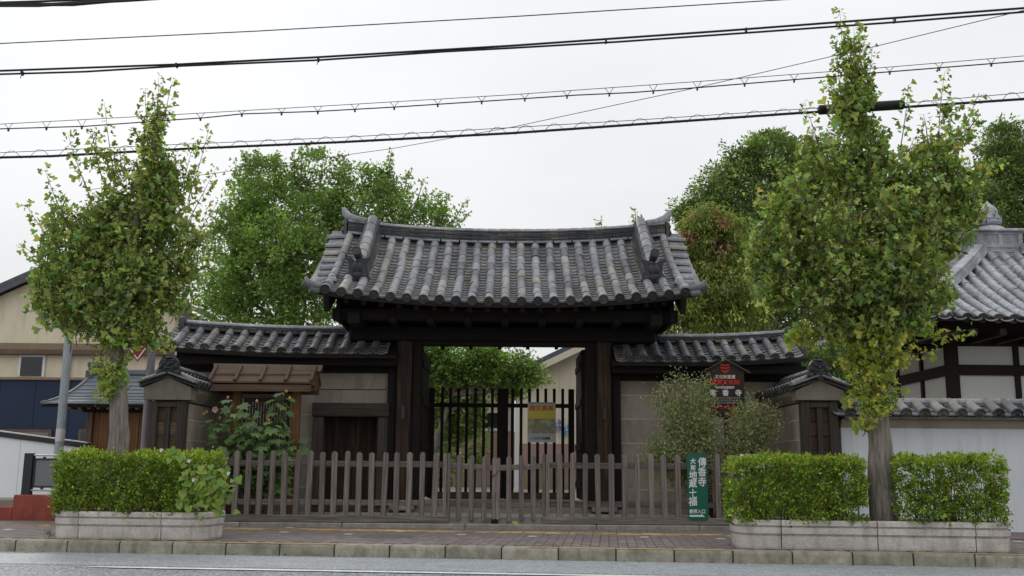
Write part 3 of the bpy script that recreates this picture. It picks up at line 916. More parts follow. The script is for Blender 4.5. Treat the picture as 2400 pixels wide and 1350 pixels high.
b.cbox(xs - .05, xs + .04, FY - .03, FY + .05, .06, .13, .01)
tag(b.build('gate_stop_block', 'gate_wood_z'), 'dark wooden stop block under the meeting pickets of the low gate', 'block')
b = MB()
pts = [at(1160, 1115, FY - .04), at(1150, 1119, FY - .045), at(1163, 1111, FY - .05), at(1170, 1100, FY - .04)]
b.tube(pts, .004, 6)
tag(b.build('tie_cord', 'cable_black'), 'thin dark cord tying the two picket gate leaves together', 'cord')
# ================================================================== ROOF TILES
def barrel_mesh(r0, r1, L, material, disc=None, n=8):
    b = MB(); vs, fs = [], []
    for y, r in ((0, r0), (L, r1)):
        for k in range(n + 1):
            a = rad(-12) + rad(204) * k / n
            vs.append((r * math.cos(a), y, r * math.sin(a)))
    m = n + 1
    fs = [(k, k + 1, m + k + 1, m + k) for k in range(n)]
    fs.append(tuple(range(m))); fs.append(tuple(reversed(range(m, 2 * m))))
    b.add(vs, fs)
    mats = [material]
    if disc:
        R = disc
        mats.append('end_tile')
        Mx = Matrix.Rotation(rad(90), 4, 'X')            # lathe axis -> local -Y
        b.lathe([(R, -.02), (R, .012), (R * .86, .014), (R * .8, .006), (R * .34, .006), (R * .26, .012), (.001, .013)], (0, 0, 0), 18, Mx.to_3x3(), 1)
        for q in range(3):                                # worn comma crest
            a = rad(90 + 120 * q)
            b.lathe([(R * .13, .004), (R * .1, .012), (.001, .013)], (R * .5 * math.cos(a), 0, R * .5 * math.sin(a)), 6, Mx.to_3x3(), 1)
    return b.mesh('barrel_tile', mats, smooth=True)
def pan_mesh(w, L, drop, th, material, n=5):
    b = MB(); vs, fs = [], []
    for y, dz in ((0, 0), (L, 0), (0, -th)):
        for k in range(n + 1):
            x = -w / 2 + w * k / n
            vs.append((x, y, drop * ((2 * x / w) ** 2 - 1) + dz))
    m = n + 1
    for k in range(n):
        fs.append((k, k + 1, m + k + 1, m + k))
        fs.append((2 * m + k, 2 * m + k + 1, k + 1, k))
    b.add(vs, fs)
    me = b.mesh('pan_tile', material, smooth=True, normals=False)
    return me
def surf_frame(S, x, t0, t1, lift=0.0):
    p0, p1 = S(x, t0), S(x, t1)
    q = S(x + .05, t0) - S(x - .05, t0)
    y = (p1 - p0).normalized()
    nrm = q.cross(y).normalized()
    if nrm.z < 0: nrm = -nrm
    return p0, p1, nrm
def lay_barrels(parent, S, xs, nt, r, material, t_lo=0.0, t_hi=1.0, raise_=.018, jit=.005, disc=None, tmax=None):
    L = (S(xs[0], t_hi) - S(xs[0], t_lo)).length / nt
    plain = barrel_mesh(r * 1.05, r * .97, L * 1.03, material)
    end = barrel_mesh(r * 1.08, r * .97, L * 1.03, material, disc or r * 1.14)
    for x in xs:
        tt = t_hi if tmax is None else min(t_hi, tmax(x))
        for j in range(nt):
            t0 = t_lo + (t_hi - t_lo) * j / nt
            t1 = t_lo + (t_hi - t_lo) * (j + 1) / nt
            if t0 > tt: break
            p0, p1, nrm = surf_frame(S, x, t0, t1)
            M = frame(p0 + nrm * (raise_ + random.uniform(-jit, jit)), p1 - p0, nrm) @ Matrix.Rotation(random.gauss(0, .02), 4, 'Z') @ Matrix.Rotation(random.gauss(0, .008), 4, 'X')
            inst('eave_tile' if j == 0 else 'barrel_tile', end if j == 0 else plain, M, parent)
def lay_pans(parent, S, cols, w, nc, material, singles=300, t_lo=-.012, t_hi=1.0, drop=.03, th=.016, tmax=None, rest_name='pan_tile_field'):
    L = (S(cols[0], t_hi) - S(cols[0], t_lo)).length / nc
    me = pan_mesh(w, L * 1.25, drop, th, material)
    rest = MB()
    k = 0
    for j in range(nc):
        for x in cols:
            t0 = t_lo + (t_hi - t_lo) * j / nc
            t1 = t_lo + (t_hi - t_lo) * (j + 1) / nc
            if tmax is not None and t0 > tmax(x): continue
            p0, p1, nrm = surf_frame(S, x, t0, t1)
            M = frame(p0 + nrm * (th * 1.0 + random.uniform(-.002, .002)), (p1 - p0) - nrm * th * .8, nrm) @ Matrix.Rotation(random.uniform(-.015, .015), 4, 'Z')
            if k < singles:
                inst('pan_tile', me, M, parent)
            else:
                vs = [M @ v.co for v in me.vertices]
                rest.add(vs, [tuple(p.vertices) for p in me.polygons], 0, random.random())
            k += 1
    if rest.v:
        tag(rest.build(rest_name, material, parent, smooth=True), kind='stuff')
def stack_ridge(parent, P, x0, x1, layers, tl, width, th, material, cap_r, cap_l, cap_mat, base=True, base_mat='ridge_cap', z_off=0.0):
    """ridge of layered flat tiles along x; P(x) gives the foot of the ridge"""
    bx = MB().cbox(-tl / 2 + .002, tl / 2 - .002, -.5, .5, 0, 1, .0, ).v
    def slab(L, w, h):
        return MB().cbox(-L / 2 + .003, L / 2 - .003, -w / 2, w / 2, 0, h - .004, .004).mesh('ridge_tile', material)
    def put(name, me, x, z, tlen):
        a, c = P(x - tlen / 2), P(x + tlen / 2)
        M = frame((a + c) / 2 + Vector((0, 0, z)), Vector((0, 1, 0)), Vector((0, 0, 1)))
        d = (c - a).normalized()
        up = Vector((0, -1, 0)).cross(d)
        if up.z < 0: up = -up
        M = Matrix.Translation((a + c) / 2 + Vector((0, random.uniform(-.003, .003), z))) @ Matrix((d, up.cross(d), up)).transposed().to_4x4()
        inst(name, me, M, parent)
    z = z_off
    if base:
        me = MB().cbox(-tl / 2 + .003, tl / 2 - .003, -width / 2 - .035, width / 2 + .035, 0, .032, .006).mesh('foot_tile', base_mat)
        n = int((x1 - x0) / tl)
        for i in range(n):
            put('foot_tile', me, x0 + (x1 - x0) * (i + .5) / n, z, tl)
        z += .036
    for j in range(layers):
        w = width * (1 - .05 * j) + (.012 if j % 2 else 0)
        me = slab(tl, w, th)
        n = int(round((x1 - x0) / tl))
        tl2 = (x1 - x0) / n
        s = (j % 2) * .5
        for i in range(n + (1 if s else 0)):
            xa = x0 + tl2 * (i - s); xb = xa + tl2
            xa, xb = max(xa, x0), min(xb, x1)
            if xb - xa < .03: continue
            if abs(xb - xa - tl2) < 1e-6:
                put('ridge_tile', me, (xa + xb) / 2, z, tl2)
            else:
                put('ridge_tile', slab(xb - xa, w, th), (xa + xb) / 2, z, xb - xa)
        z += th
    n = int(round((x1 - x0) / cap_l))
    cl = (x1 - x0) / n
    cm = barrel_mesh(cap_r * 1.04, cap_r * .97, cl * 1.02, cap_mat)
    for i in range(n):
        a, c = P(x0 + cl * i), P(x0 + cl * (i + 1))
        M = frame(a + Vector((0, 0, z - cap_r * .25)), c - a, (0, 0, 1))
        inst('cap_tile', cm, M, parent)
    return z + cap_r * .75

# ================================================================== THE MAIN GATE
GX = -.10
GYE, GD, GZE, GRISE = 14.42, 2.03, 3.235, 1.335
def lift(x): return .15 * (abs(x - GX) / 2.6) ** 2.3
def SG(x, t):
    return Vector((x, GYE + GD * t, GZE + GRISE * (.70 * t + .30 * t * t) + lift(x)))
gate = thing('temple_gate', 'old temple gate with a curved grey tiled roof on dark timber posts', 'gate', (GX, 15.9, .2))
SP = .24
# roof boarding carries the tiles (front and rear slope)
b = MB()
nx, ny = 26, 12
def deck(front, z0, z1, x0, x1, t0=-.02):
    vs, fs = [], []
    for i in range(nx + 1):
        for j in range(ny + 1):
            x = x0 + (x1 - x0) * i / nx; t = t0 + (1 - t0) * j / ny
            p = SG(x, t)
            if not front: p.y = 2 * (GYE + GD) - p.y
            vs += [p + Vector((0, 0, z0)), p + Vector((0, 0, z1))]
    g = lambda i, j, k: (i * (ny + 1) + j) * 2 + k
    for i in range(nx):
        for j in range(ny):
            for k in (0, 1):
                fs.append((g(i, j, k), g(i + 1, j, k), g(i + 1, j + 1, k), g(i, j + 1, k)))
    for i in range(nx):
        for j in (0, ny):
            fs.append((g(i, j, 0), g(i + 1, j, 0), g(i + 1, j, 1), g(i, j, 1)))
    for j in range(ny):
        for i in (0, nx):
            fs.append((g(i, j, 0), g(i, j + 1, 0), g(i, j + 1, 1), g(i, j, 1)))
    b.add(vs, fs)
HX = 2.78
deck(True, -.10, -.045, GX - HX, GX + HX)
deck(False, -.10, -.045, GX - HX, GX + HX)
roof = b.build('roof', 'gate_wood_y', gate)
rows = [GX + SP * k for k in range(-11, 12)]
lay_barrels(roof, SG, rows, 9, .066, 'old_tile', t_lo=-.032, t_hi=.985, raise_=.006, disc=.072)
cols = [GX + SP * (k + .5) for k in range(-11, 11)]
lay_pans(roof, SG, cols, .20, 21, 'pan_tile', singles=280, drop=.034, th=.025)
em_ = pan_mesh(.2, .12, .034, .055, 'wing_tile')
for x in cols:
    p0, p1, nrm = surf_frame(SG, x, -.012, .04)
    inst('eave_pan_tile', em_, frame(p0 + nrm * .014, p1 - p0, nrm), roof)
# rear slope, out of sight from the road: one mesh of tile rows
b = MB()
def SGR(x, t):
    p = SG(x, t); p.y = 2 * (GYE + GD) - p.y; return p
for x in rows:
    for j in range(9):
        b.tube([SGR(x, j / 9), SGR(x, (j + 1) / 9)], [.068, .062], 8, True, rnd=random.random())
for x in cols:
    for j in range(16):
        p, q = SGR(x, j / 16), SGR(x, (j + 1) / 16)
        dn = Vector((0, 0, .02))
        b.add([p + Vector((-.1, 0, 0)) + dn, p + Vector((.1, 0, 0)) + dn, q + Vector((.1, 0, -.005)), q + Vector((-.1, 0, -.005))], [(0, 1, 2, 3)], 0, random.random())
tag(b.build('rear_tile_field', 'old_tile', roof, smooth=True), kind='stuff')
# verge: short barrels lying outwards over the gable edge
vm = barrel_mesh(.066, .058, .30, 'old_tile', None)
vme = MB(); vme.lathe([(.072, 0), (.072, .02), (.06, .024), (.001, .024)], (0, 0, 0), 14)
for s in (-1, 1):
    for fb in (0, 1):
        for j in range(7):
            t = .14 + j * .126
            p = (SG if fb == 0 else SGR)(GX + s * 2.66, t)
            ov = .15 + .2 * t; a = p + Vector((s * ov, 0, .008)); c = a + Vector((-s * .29, 0, .017))
            inst('verge_tile', vm, frame(a, c - a, (0, 0, 1)), roof)
    # eave corner: an outward-curling barrel over a second one, with a domed cap where they meet
    for fb in (0, 1):
        SS = SG if fb == 0 else SGR
        o = -1 if fb == 0 else 1
        p = SS(GX + s * 2.66, .0)
        b = MB()
        pts = [p + Vector((-s * .06, -o * .10, .035)), p + Vector((s * .12, o * .0, .03)), p + Vector((s * .2, o * .045, .045)), p + Vector((s * .285, o * .075, .085))]
        b.tube(pts, [.062, .064, .067, .072], 12)
        dv = (pts[3] - pts[2]).normalized()
        M3 = frame((0, 0, 0), dv, (0, 0, 1)).to_3x3() @ Matrix.Rotation(rad(-90), 3, 'X')
        b.lathe([(.076, -.015), (.078, .01), (.066, .013), (.06, .006), (.02, .006), (.015, .012), (.001, .012)], pts[3], 16, M3)
        b.build('corner_tile', 'old_tile', roof, smooth=True)
        b = MB()
        pts = [p + Vector((-s * .05, -o * .12, -.02)), p + Vector((s * .1, o * .01, -.045)), p + Vector((s * .21, o * .05, -.03))]
        b.tube(pts, [.05, .055, .06], 10)
        b.build('corner_under_tile', 'wing_tile', roof, smooth=True)
        b = MB(); b.sphere(p + Vector((-s * .005, -o * .075, .055)), .088, 14, 10, (1, 1, .85))
        b.build('corner_cap', 'old_tile', roof, smooth='all')
# verge pan courses under the short barrels
for s in (-1, 1):
    b = MB()
    for fb in (SG, SGR):
        for j in range(14):
            p = fb(GX + s * 2.83, j / 14); q = fb(GX + s * 2.83, (j + 1) / 14)
            b.beam(p + Vector((0, 0, -.02)), q + Vector((0, 0, -.02)), .24, .03, rnd=random.random())
    b.build('verge_course', 'pan_tile', roof)
# main ridge
def PR(x):
    return Vector((x, GYE + GD, GZE + GRISE + lift(x) * .95 - .045))
RX = 2.68
ridge = MB(); ridge.box(GX - .3, GX + .3, GYE + GD - .08, GYE + GD + .08, GZE + GRISE - .1, GZE + GRISE - .02)
ridge = ridge.build('ridge', 'stack_tile', gate)
ztop = stack_ridge(ridge, PR, GX - RX, GX + RX, 6, .3, .25, .0315, 'stack_tile', .075, .2, 'ridge_cap')
# ridge ends: demon-tile plates facing outwards with an upswept horn tile
def ridge_end(parent, p, s, h, w, horn, face_dir):
    """p: foot of the ridge at its end, s: +1/-1 outward along x"""
    b = MB()
    prof = [(-w / 2, 0), (-w * .62, -.06), (-w * .3, -.09), (w * .3, -.09), (w * .62, -.06), (w / 2, 0), (w * .52, h * .55), (w * .4, h * .82), (.0, h * .95), (-w * .4, h * .82), (-w * .52, h * .55)]
    M = Matrix.Translation(p) @ Matrix.Rotation(rad(90), 4, 'Z')
    b.prism(prof, -.045 * s, .0, M=M)
    M2 = Matrix.Translation(p + Vector((s * .06, 0, 0)))
    for yy, zz, r in ((-w * .2, h * .6, .045), (w * .2, h * .6, .045), (0, h * .42, .05), (-w * .28, h * .2, .05), (w * .28, h * .2, .05), (0, h * .12, .045), (0, h * .8, .04)):
        b.sphere(p + Vector((s * .05, yy, zz)), r, 8, 6)
    b.build('ridge_end_plate', 'demon_tile', parent, smooth=True)
    b = MB()
    z = h
    pts = [p + Vector((-s * horn * .75, 0, z - .055)), p + Vector((-s * horn * .35, 0, z - .03)), p + Vector((s * 0.0, 0, z + .035)), p + Vector((s * horn * .16, 0, z + .12)), p + Vector((s * horn * .22, 0, z + .19))]
    b.tube(pts, [.072, .076, .074, .058, .03], 12)
    b.build('horn_tile', 'ridge_cap', parent, smooth=True)
for s in (-1, 1):
    e = PR(GX + s * (RX + .01))
    ridge_end(ridge, e, s, ztop + .0, .3, .42, None)
# descending ridges near both verges, each ending in a demon plate
for s in (-1, 1):
    xk = GX + s * 2.27
    b = MB()
    pts = []
    t_end = .30
    for j in range(9):
        t = t_end + (1.0 - t_end) * j / 8
        pts.append(SG(xk, t))
    for j in range(8):
        for (w, z, h) in ((.34, .05, .04), (.3, .09, .034), (.27, .125, .033), (.25, .16, .033), (.23, .195, .033)):
            e0, e1 = 1 + .35 * j / 8, 1 + .35 * (j + 1) / 8
            b.beam(pts[j] + Vector((0, 0, z * e0)), pts[j + 1] + Vector((0, 0, z * e1)), w, h * 1.2, rnd=random.random())
    dr = b.build('descending_ridge', 'stack_tile', gate)
    cm = barrel_mesh(.088, .08, .28, 'old_tile')
    for j in range(7):
        t0 = t_end - .01 + .1 * j
        p0, p1, nrm = surf_frame(SG, xk, t0, t0 + .1)
        inst('cap_tile', cm, frame(p0 + Vector((0, 0, .215 * (1 + .05 * j))), p1 - p0 + Vector((0, 0, .011)), nrm), dr)
    # demon plate
    p = SG(xk, t_end) + Vector((0, -.06, 0))
    k_ = 1.3
    b = MB()
    prof = [(-.13, -.05), (-.15, .0), (-.10, .08), (-.105, .17), (-.145, .235), (-.07, .225), (-.03, .2), (.03, .2), (.07, .225), (.145, .235), (.105, .17), (.10, .08), (.15, .0), (.13, -.05), (.05, -.03), (-.05, -.03)]
    b.prism([(x * k_, z * k_) for x, z in prof], -.04, .04, M=Matrix.Translation(p))
    for xx, zz, r in ((0, .12, .07), (0, .03, .05), (-.085, .015, .035), (.085, .015, .035)):
        b.sphere(p + Vector((xx * k_, -.035, zz * k_)), r * k_, 10, 8, (1, .5, 1.1))
    b.build('demon_plate', 'demon_tile', dr, smooth=True)
    b = MB()
    a = p + Vector((0, -.17, .385)); c = p + Vector((0, .1, .33))
    b.tube([c, a], [.062, .066], 12)
    M3 = frame((0, 0, 0), a - c, (0, 0, 1)).to_3x3() @ Matrix.Rotation(rad(-90), 3, 'X')
    b.lathe([(.07, -.02), (.072, .008), (.06, .012), (.054, .005), (.02, .005), (.015, .011), (.001, .011)], a, 16, M3)
    b.build('horn_tile', 'end_tile', dr, smooth=True)

# timber under the roof
rafter = MB()
for k in range(-10, 11):
    x = GX + k * .26
    b = MB()
    for j in range(6):
        t0, t1 = .01 + j * .165, .01 + (j + 1) * .165
        b.beam(SG(x, t0) + Vector((0, 0, -.145)), SG(x, t1) + Vector((0, 0, -.145)), .07, .085)
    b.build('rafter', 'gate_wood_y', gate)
for s in (-1, 1):                                  # gable panels and boards
    b = MB()
    P_ = [SG(GX + s * 2.5, t) + Vector((0, 0, -.1)) for t in (.14, .4, .7, 1)]
    P_ += [SGR(GX + s * 2.5, t) + Vector((0, 0, -.1)) for t in (.7, .4, .14)]
    lo_ = [(P_[-1].y, 2.96), (P_[0].y, 2.96)]
    b.prism([(p.y, p.z) for p in P_] + lo_, GX + s * 2.5 - .03, GX + s * 2.5 + .03, M=Matrix(((0, 1, 0, 0), (1, 0, 0, 0), (0, 0, 1, 0), (0, 0, 0, 1))))
    b.build('gable_panel', 'gate_wood_y', gate)
    b = MB()
    for fb in (SG, SGR):
        for j in range(8):
            a = fb(GX + s * 2.62, -.01 + j * .126); c = fb(GX + s * 2.62, -.01 + (j + 1) * .126)
            b.beam(a + Vector((0, 0, -.22)), c + Vector((0, 0, -.22)), .07, .25)
    b.build('gable_board', 'gate_wood_y', gate)
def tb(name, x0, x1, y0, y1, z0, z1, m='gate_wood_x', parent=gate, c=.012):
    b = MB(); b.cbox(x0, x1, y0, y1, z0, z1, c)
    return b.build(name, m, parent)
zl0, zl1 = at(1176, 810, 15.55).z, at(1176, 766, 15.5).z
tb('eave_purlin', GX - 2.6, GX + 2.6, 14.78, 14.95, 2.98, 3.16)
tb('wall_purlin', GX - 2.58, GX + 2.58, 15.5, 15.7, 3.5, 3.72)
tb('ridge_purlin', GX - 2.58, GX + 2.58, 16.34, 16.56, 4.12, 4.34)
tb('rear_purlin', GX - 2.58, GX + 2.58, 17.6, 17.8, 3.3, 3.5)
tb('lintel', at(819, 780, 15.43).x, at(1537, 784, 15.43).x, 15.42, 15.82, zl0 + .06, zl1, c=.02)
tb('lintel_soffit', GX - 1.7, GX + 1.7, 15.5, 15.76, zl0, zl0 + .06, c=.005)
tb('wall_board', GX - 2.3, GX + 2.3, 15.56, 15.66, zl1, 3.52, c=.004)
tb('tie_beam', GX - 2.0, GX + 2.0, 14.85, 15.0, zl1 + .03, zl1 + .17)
for k in range(-3, 4):
    x = GX + k * .56
    tb('bracket_arm', x - .055, x + .055, 14.72, 16.5, 2.93, 3.03, 'gate_wood_y')
for s in (-1, 1):
    tb('gable_beam', GX + s * 2.25 - .09, GX + s * 2.25 + .09, 14.62, 18.2, 2.9, 3.08, 'gate_wood_y')
# posts on stone bases
pxl, pxr = at(945, 1000, 15.5).x, at(1416, 1000, 15.5).x
for x in (pxl, pxr):
    tb('main_post', x - .115, x + .115, 15.43, 15.66, .24, zl0 + .058, 'post_wood_z', c=.02)
    tb('rear_post', x - .1, x + .1, 17.5, 17.7, .3, 3.3, 'gate_wood_z', c=.02)
    b = MB(); b.lathe([(.2, -.02), (.2, .02), (.17, .06), (.001, .065)], (x, 15.54, .19), 14)
    b.build('base_stone', 'granite', gate)
    b = MB(); b.lathe([(.17, -.02), (.17, .02), (.14, .05), (.001, .055)], (x, 17.6, .27), 14)
    b.build('base_stone', 'granite', gate)
    # worn iron-edged inset in the post face
    b = MB(); b.cbox(x - .03, x + .03, 15.405, 15.43, at(1416, 985, 15.4).z, at(1416, 955, 15.4).z, .006)
    b.build('mortise_plug', 'aged_wood_z', gate)
# jamb boards between posts and the open door leaves folded back beside them
jl, jr = at(1004, 1000, 17.2).x, at(1350, 1000, 17.2).x
tb('jamb', pxl + .115, at(985, 1000, 15.6).x, 15.52, 15.64, .22, zl0 + .05, 'gate_wood_z')
tb('jamb', at(1372, 1000, 15.6).x, pxr - .115, 15.52, 15.64, .22, zl0 + .05, 'gate_wood_z')
for x in (jl, jr):
    s = -1 if x < 0 else 1
    d_ = tb('door_leaf', min(x, x + s * .07), max(x, x + s * .07), 15.85, 17.2, .32, zl0 - .02, 'gate_wood_z')
    for z in (.5, 1.1, 1.8, 2.4):
        tb('batten', min(x - s * .02, x), max(x - s * .02, x), 15.9, 17.15, z, z + .1, 'gate_wood_y', d_, .004)
for px in (1037, 1104, 1171, 1237, 1304):
    x = at(px, 815, 15.7).x
    tb('peg', x - .028, x + .028, 15.66, 15.74, at(px, 819, 15.7).z, zl0 + .01, 'gate_wood_z', c=.008)

# barred inner gate leaves
def bar_gate(label, pxs, a, c):
    y = 17.3
    f = thing('barred_gate', label, 'gate', ((at(a, 1000, y).x + at(c, 1000, y).x) / 2, y, .28), 'barred gate leaves in the gateway')
    zt, zb = at(1180, 911, y).z, .3
    for px in pxs:
        x = at(px, 1040, y).x
        b = MB(); b.cbox(x - .025, x + .025, y - .02, y + .03, zb + .1, zt - .03, .006)
        b.sphere((x, y + .005, zt - .018), .03, 8, 6)
        b.build('bar', 'gate_wood_z', f)
    x0, x1 = at(a, 1000, y).x, at(c, 1000, y).x
    for xx in (x0, x1):
        b = MB(); b.cbox(xx - .05, xx + .05, y - .045, y + .06, zb, zt, .008); b.build('stile', 'gate_wood_z', f)
    zr = at(1180, 950, y).z
    b = MB(); b.cbox(x0, x1, y + .031, y + .075, zr - .035, zr + .035, .006); b.build('rail', 'gate_wood_x', f)
    zr = at(1180, 1162, y).z
    b = MB(); b.cbox(x0, x1, y - .034, y + .07, zr - .06, zr + .06, .006); b.build('bottom_rail', 'brown_wood_x', f)
    return f
bar_gate('left barred leaf of dark wood in the gateway, before the foliage', [1035, 1054, 1073, 1093, 1113, 1133, 1153], 1011, 1172)
bar_gate('right barred leaf of dark wood in the gateway, carrying the yellow poster', [1200.5, 1221, 1240.5, 1260, 1279, 1299, 1319], 1184, 1339)
# poster hung on the bars (character drawings left out: plain colour blocks)
py_ = 17.24
pa, pb = at(1237, 944, py_), at(1302, 1037, py_)
W_, H_ = pb.x - pa.x, pa.z - pb.z
cxp = (pa.x + pb.x) / 2
ps = thing('poster', 'yellow and white kindergarten poster hung on the barred gate', 'poster', (cxp, py_, pb.z))
b = MB(); b.box(pa.x, pb.x, py_, py_ + .006, pb.z, pa.z); b.build('sheet', 'poster_white', ps)
b = MB(); b.cbox(pa.x - .004, pb.x + .004, py_ - .005, py_ + .012, pa.z - .02, pa.z + .012, .003); b.build('top_bar', 'galvanized', ps)
b = MB(); b.box(pa.x + .012, pb.x - .012, py_ - .004, py_ - .001, pa.z - .4 * H_, pa.z - .03); b.build('yellow_field', 'poster_yellow', ps)
b = MB(); b.box(pa.x + .012, pb.x - .012, py_ - .004, py_ - .001, pa.z - .775 * H_, pa.z - .4 * H_ - .002); b.build('picture_field', 'poster_blue', ps)
lettering('園児募集', .098, 'ink_pink', (cxp, py_ - .007, pa.z - .13 * H_), ps, .003, 1.08)
lettering('いさがわ幼稚園', .05, 'ink_dark', (cxp - .02, py_ - .007, pa.z - .895 * H_), ps, .0012, .95)
b = MB(); b.sphere((pb.x - .05, py_ - .002, pa.z - .89 * H_), .028, 6, 4, (.8, .12, 1.1)); b.build('badge', 'poster_yellow', ps)

# ================================================================== WING WALLS
def wing(side):
    left = side < 0
    if left:
        lab = 'left wing wall of the gate, plaster courses under a short tiled roof, with a small door'
        xa, xb = at(372, 830, 15.3).x, pxl - .1
        ends = [407 + 36 * i for i in range(14)]
        py_e, py_t = 826, 763
        xs = [at(p, 826, 15.25).x for p in ends]
        ridge0, ridge1 = at(432, 770, 15.85).x, at(819, 770, 15.85).x
        WE, WZ_ = 15.25, at(660, 824, 15.25).z
        outer = xa
    else:
        lab = 'right wing wall of the gate, plaster courses under a short tiled roof behind the flowering bush'
        xa, xb = pxr + .1, at(1894, 850, 15.3).x
        ends = [1475 + 34.2 * i for i in range(12)]
        xs = [at(p, 846, 15.25).x for p in ends]
        ridge0, ridge1 = at(1540, 780, 15.85).x, at(1842, 780, 15.85).x
        WE, WZ_ = 15.25, at(1680, 845, 15.25).z
        outer = xb
    w = thing('wing_wall', lab, 'wall', ((xa + xb) / 2, 15.9, .2), 'wing walls beside the gate')
    inner = xb if left else xa
    def lf(x):
        q = abs(x - inner) / abs(outer - inner)
        return .10 * max(0, (q - .35) / .65) ** 2
    D, RS = .62, .36
    def S(x, t):
        return Vector((x, WE + D * t, WZ_ + RS * (.85 * t + .15 * t * t) + lf(x)))
    b = MB()
    n = 10
    X0, X1 = min(xa, xb), max(xa, xb)
    vs, fs = [], []
    for i in range(n + 1):
        x = X0 + (X1 - X0) * i / n
        for t, f in ((-.03, 0), (1, 0), (-.03, 1)):
            p = S(x, t)
            if f: p.y = 2 * (WE + D) - p.y
            vs += [p + Vector((0, 0, -.085)), p + Vector((0, 0, -.04))]
    for i in range(n):
        q, r = i * 6, (i + 1) * 6
        for a, c in ((0, 2), (2, 4)):
            fs += [(q + a, r + a, r + c, q + c), (q + a + 1, q + c + 1, r + c + 1, r + a + 1)]
        fs += [(q, q + 1, r + 1, r), (q + 4, r + 4, r + 5, q + 5)]
    for q in (0, n * 6):
        fs += [(q, q + 2, q + 3, q + 1), (q + 2, q + 4, q + 5, q + 3)]
    b.add(vs, fs)
    rf = b.build('roof', 'gate_wood_x', w)
    lay_barrels(rf, S, xs, 3, .062, 'wing_tile', t_hi=.97, raise_=.012, disc=.068)
    sp = xs[1] - xs[0]
    cl = [xs[0] - sp / 2] + [x + sp / 2 for x in xs]
    cl = [c for c in cl if X0 - .02 < c < X1 - .03]
    lay_pans(rf, S, cl, sp * .86, 7, 'pan_tile', singles=200, t_hi=1.0, drop=.03, th=.016)
    b = MB()
    for x in xs:
        p, q = S(x, 0), S(x, 1)
        p.y, q.y = 2 * (WE + D) - p.y, 2 * (WE + D) - q.y
        b.tube([p, q], .064, 8, rnd=random.random())
    for c in cl:
        for j in range(4):
            p, q = S(c, j / 4), S(c, (j + 1) / 4)
            p.y, q.y = 2 * (WE + D) - p.y, 2 * (WE + D) - q.y
            b.add([p + Vector((-.1, 0, .02)), p + Vector((.1, 0, .02)), q + Vector((.1, 0, 0)), q + Vector((-.1, 0, 0))], [(0, 1, 2, 3)], 0, random.random())
    tag(b.build('rear_tile_field', 'wing_tile', rf, smooth=True), kind='stuff')
    def P(x): return Vector((x, WE + D, S(x, 1).z - .03))
    rd = MB(); rd.box(ridge0 + .3, ridge1 - .3, WE + D - .05, WE + D + .05, S((X0 + X1) / 2, 1).z - .1, S((X0 + X1) / 2, 1).z - .05)
    rd = rd.build('ridge', 'stack_tile', w)
    zt = stack_ridge(rd, P, ridge0, ridge1, 3, .26, .2, .026, 'stack_tile', .062, .195, 'ridge_cap', True, 'stack_tile')
    s = -1 if left else 1
    e = P(outer + (-.0 if left else 0))
    ex = ridge0 if left else ridge1
    e = P(ex)
    b = MB()
    h = zt
    prof = [(-.12, -.03), (.12, -.03), (.13, h * .5), (.08, h + .02), (-.08, h + .02), (-.13, h * .5)]
    b.prism(prof, -.05 * s, .03 * s, M=Matrix.Translation(e) @ Matrix.Rotation(rad(90), 4, 'Z'))
    b.sphere(e + Vector((s * .06, 0, h * .5)), .055, 8, 6); b.sphere(e + Vector((s * .05, 0, h * .95)), .06, 8, 6)
    b.build('ridge_end_plate', 'demon_tile', rd, smooth=True)
    # eave board and beam
    b = MB(); b.cbox(X0 + .03, X1, WE + .12, WE + .24, WZ_ - .19, WZ_ - .06, .01); b.build('eave_beam', 'gate_wood_x', w)
    b = MB(); b.cbox(X0 + .15, X1, 15.66, 15.74, WZ_ - .28, WZ_ + .1, .01); b.build('head_beam', 'gate_wood_x', w)
    # plaster in horizontal courses, each a little proud of the one above
    zc = [at(800 if left else 1500, y, 15.7).z for y in ((912, 971, 1028) if left else (925, 981, 1038))]
    zc = [WZ_ - .28] + zc + [zc[-1] - .375, .5, .2]
    door = left
    dx0, dx1 = (at(733, 1050, 15.62).x, at(908, 1050, 15.62).x) if left else (0, 0)
    dz1 = at(800, 945, 15.62).z
    for i in range(len(zc) - 1):
        y0 = 15.72 - .012 * i
        z1_, z0_ = zc[i], zc[i + 1]
        spans = [(X0 + .2 if left else X0, X1 if left else X1 - .25)]
        if door and z0_ < dz1:
            spans = [(X0 + .2, dx0 + .05), (dx1 - .05, X1)]
        for a, c in spans:
            zt_ = z1_
            b = MB(); b.cbox(a, c, y0, 16.0, z0_, (zt_ - .017) if i else zt_ + .06, .003); b.build('plaster_course', 'plaster', w)
            if i:
                b = MB(); b.cbox(a, c, y0 - .003, 15.99, zt_ - .0175, zt_ - .001, .005); b.build('ledge', 'plaster_ledge_lit', w)
        if door and z0_ < dz1 < z1_:
            b = MB(); b.cbox(dx0 + .05, dx1 - .05, y0 + .002, 15.98, dz1 - .05, z1_ - .012, .003); b.build('plaster_course', 'plaster', w)
    if door:
        dr = thing_door(w, dx0, dx1, dz1)
    # end post by the gate and outer post
    xx = (pxl - .27) if left else (pxr + .14)
    b = MB(); b.cbox(xx, xx + .13, 15.58, 15.72, .2, WZ_ - .1, .01); b.build('post', 'gate_wood_z', w)
    return w
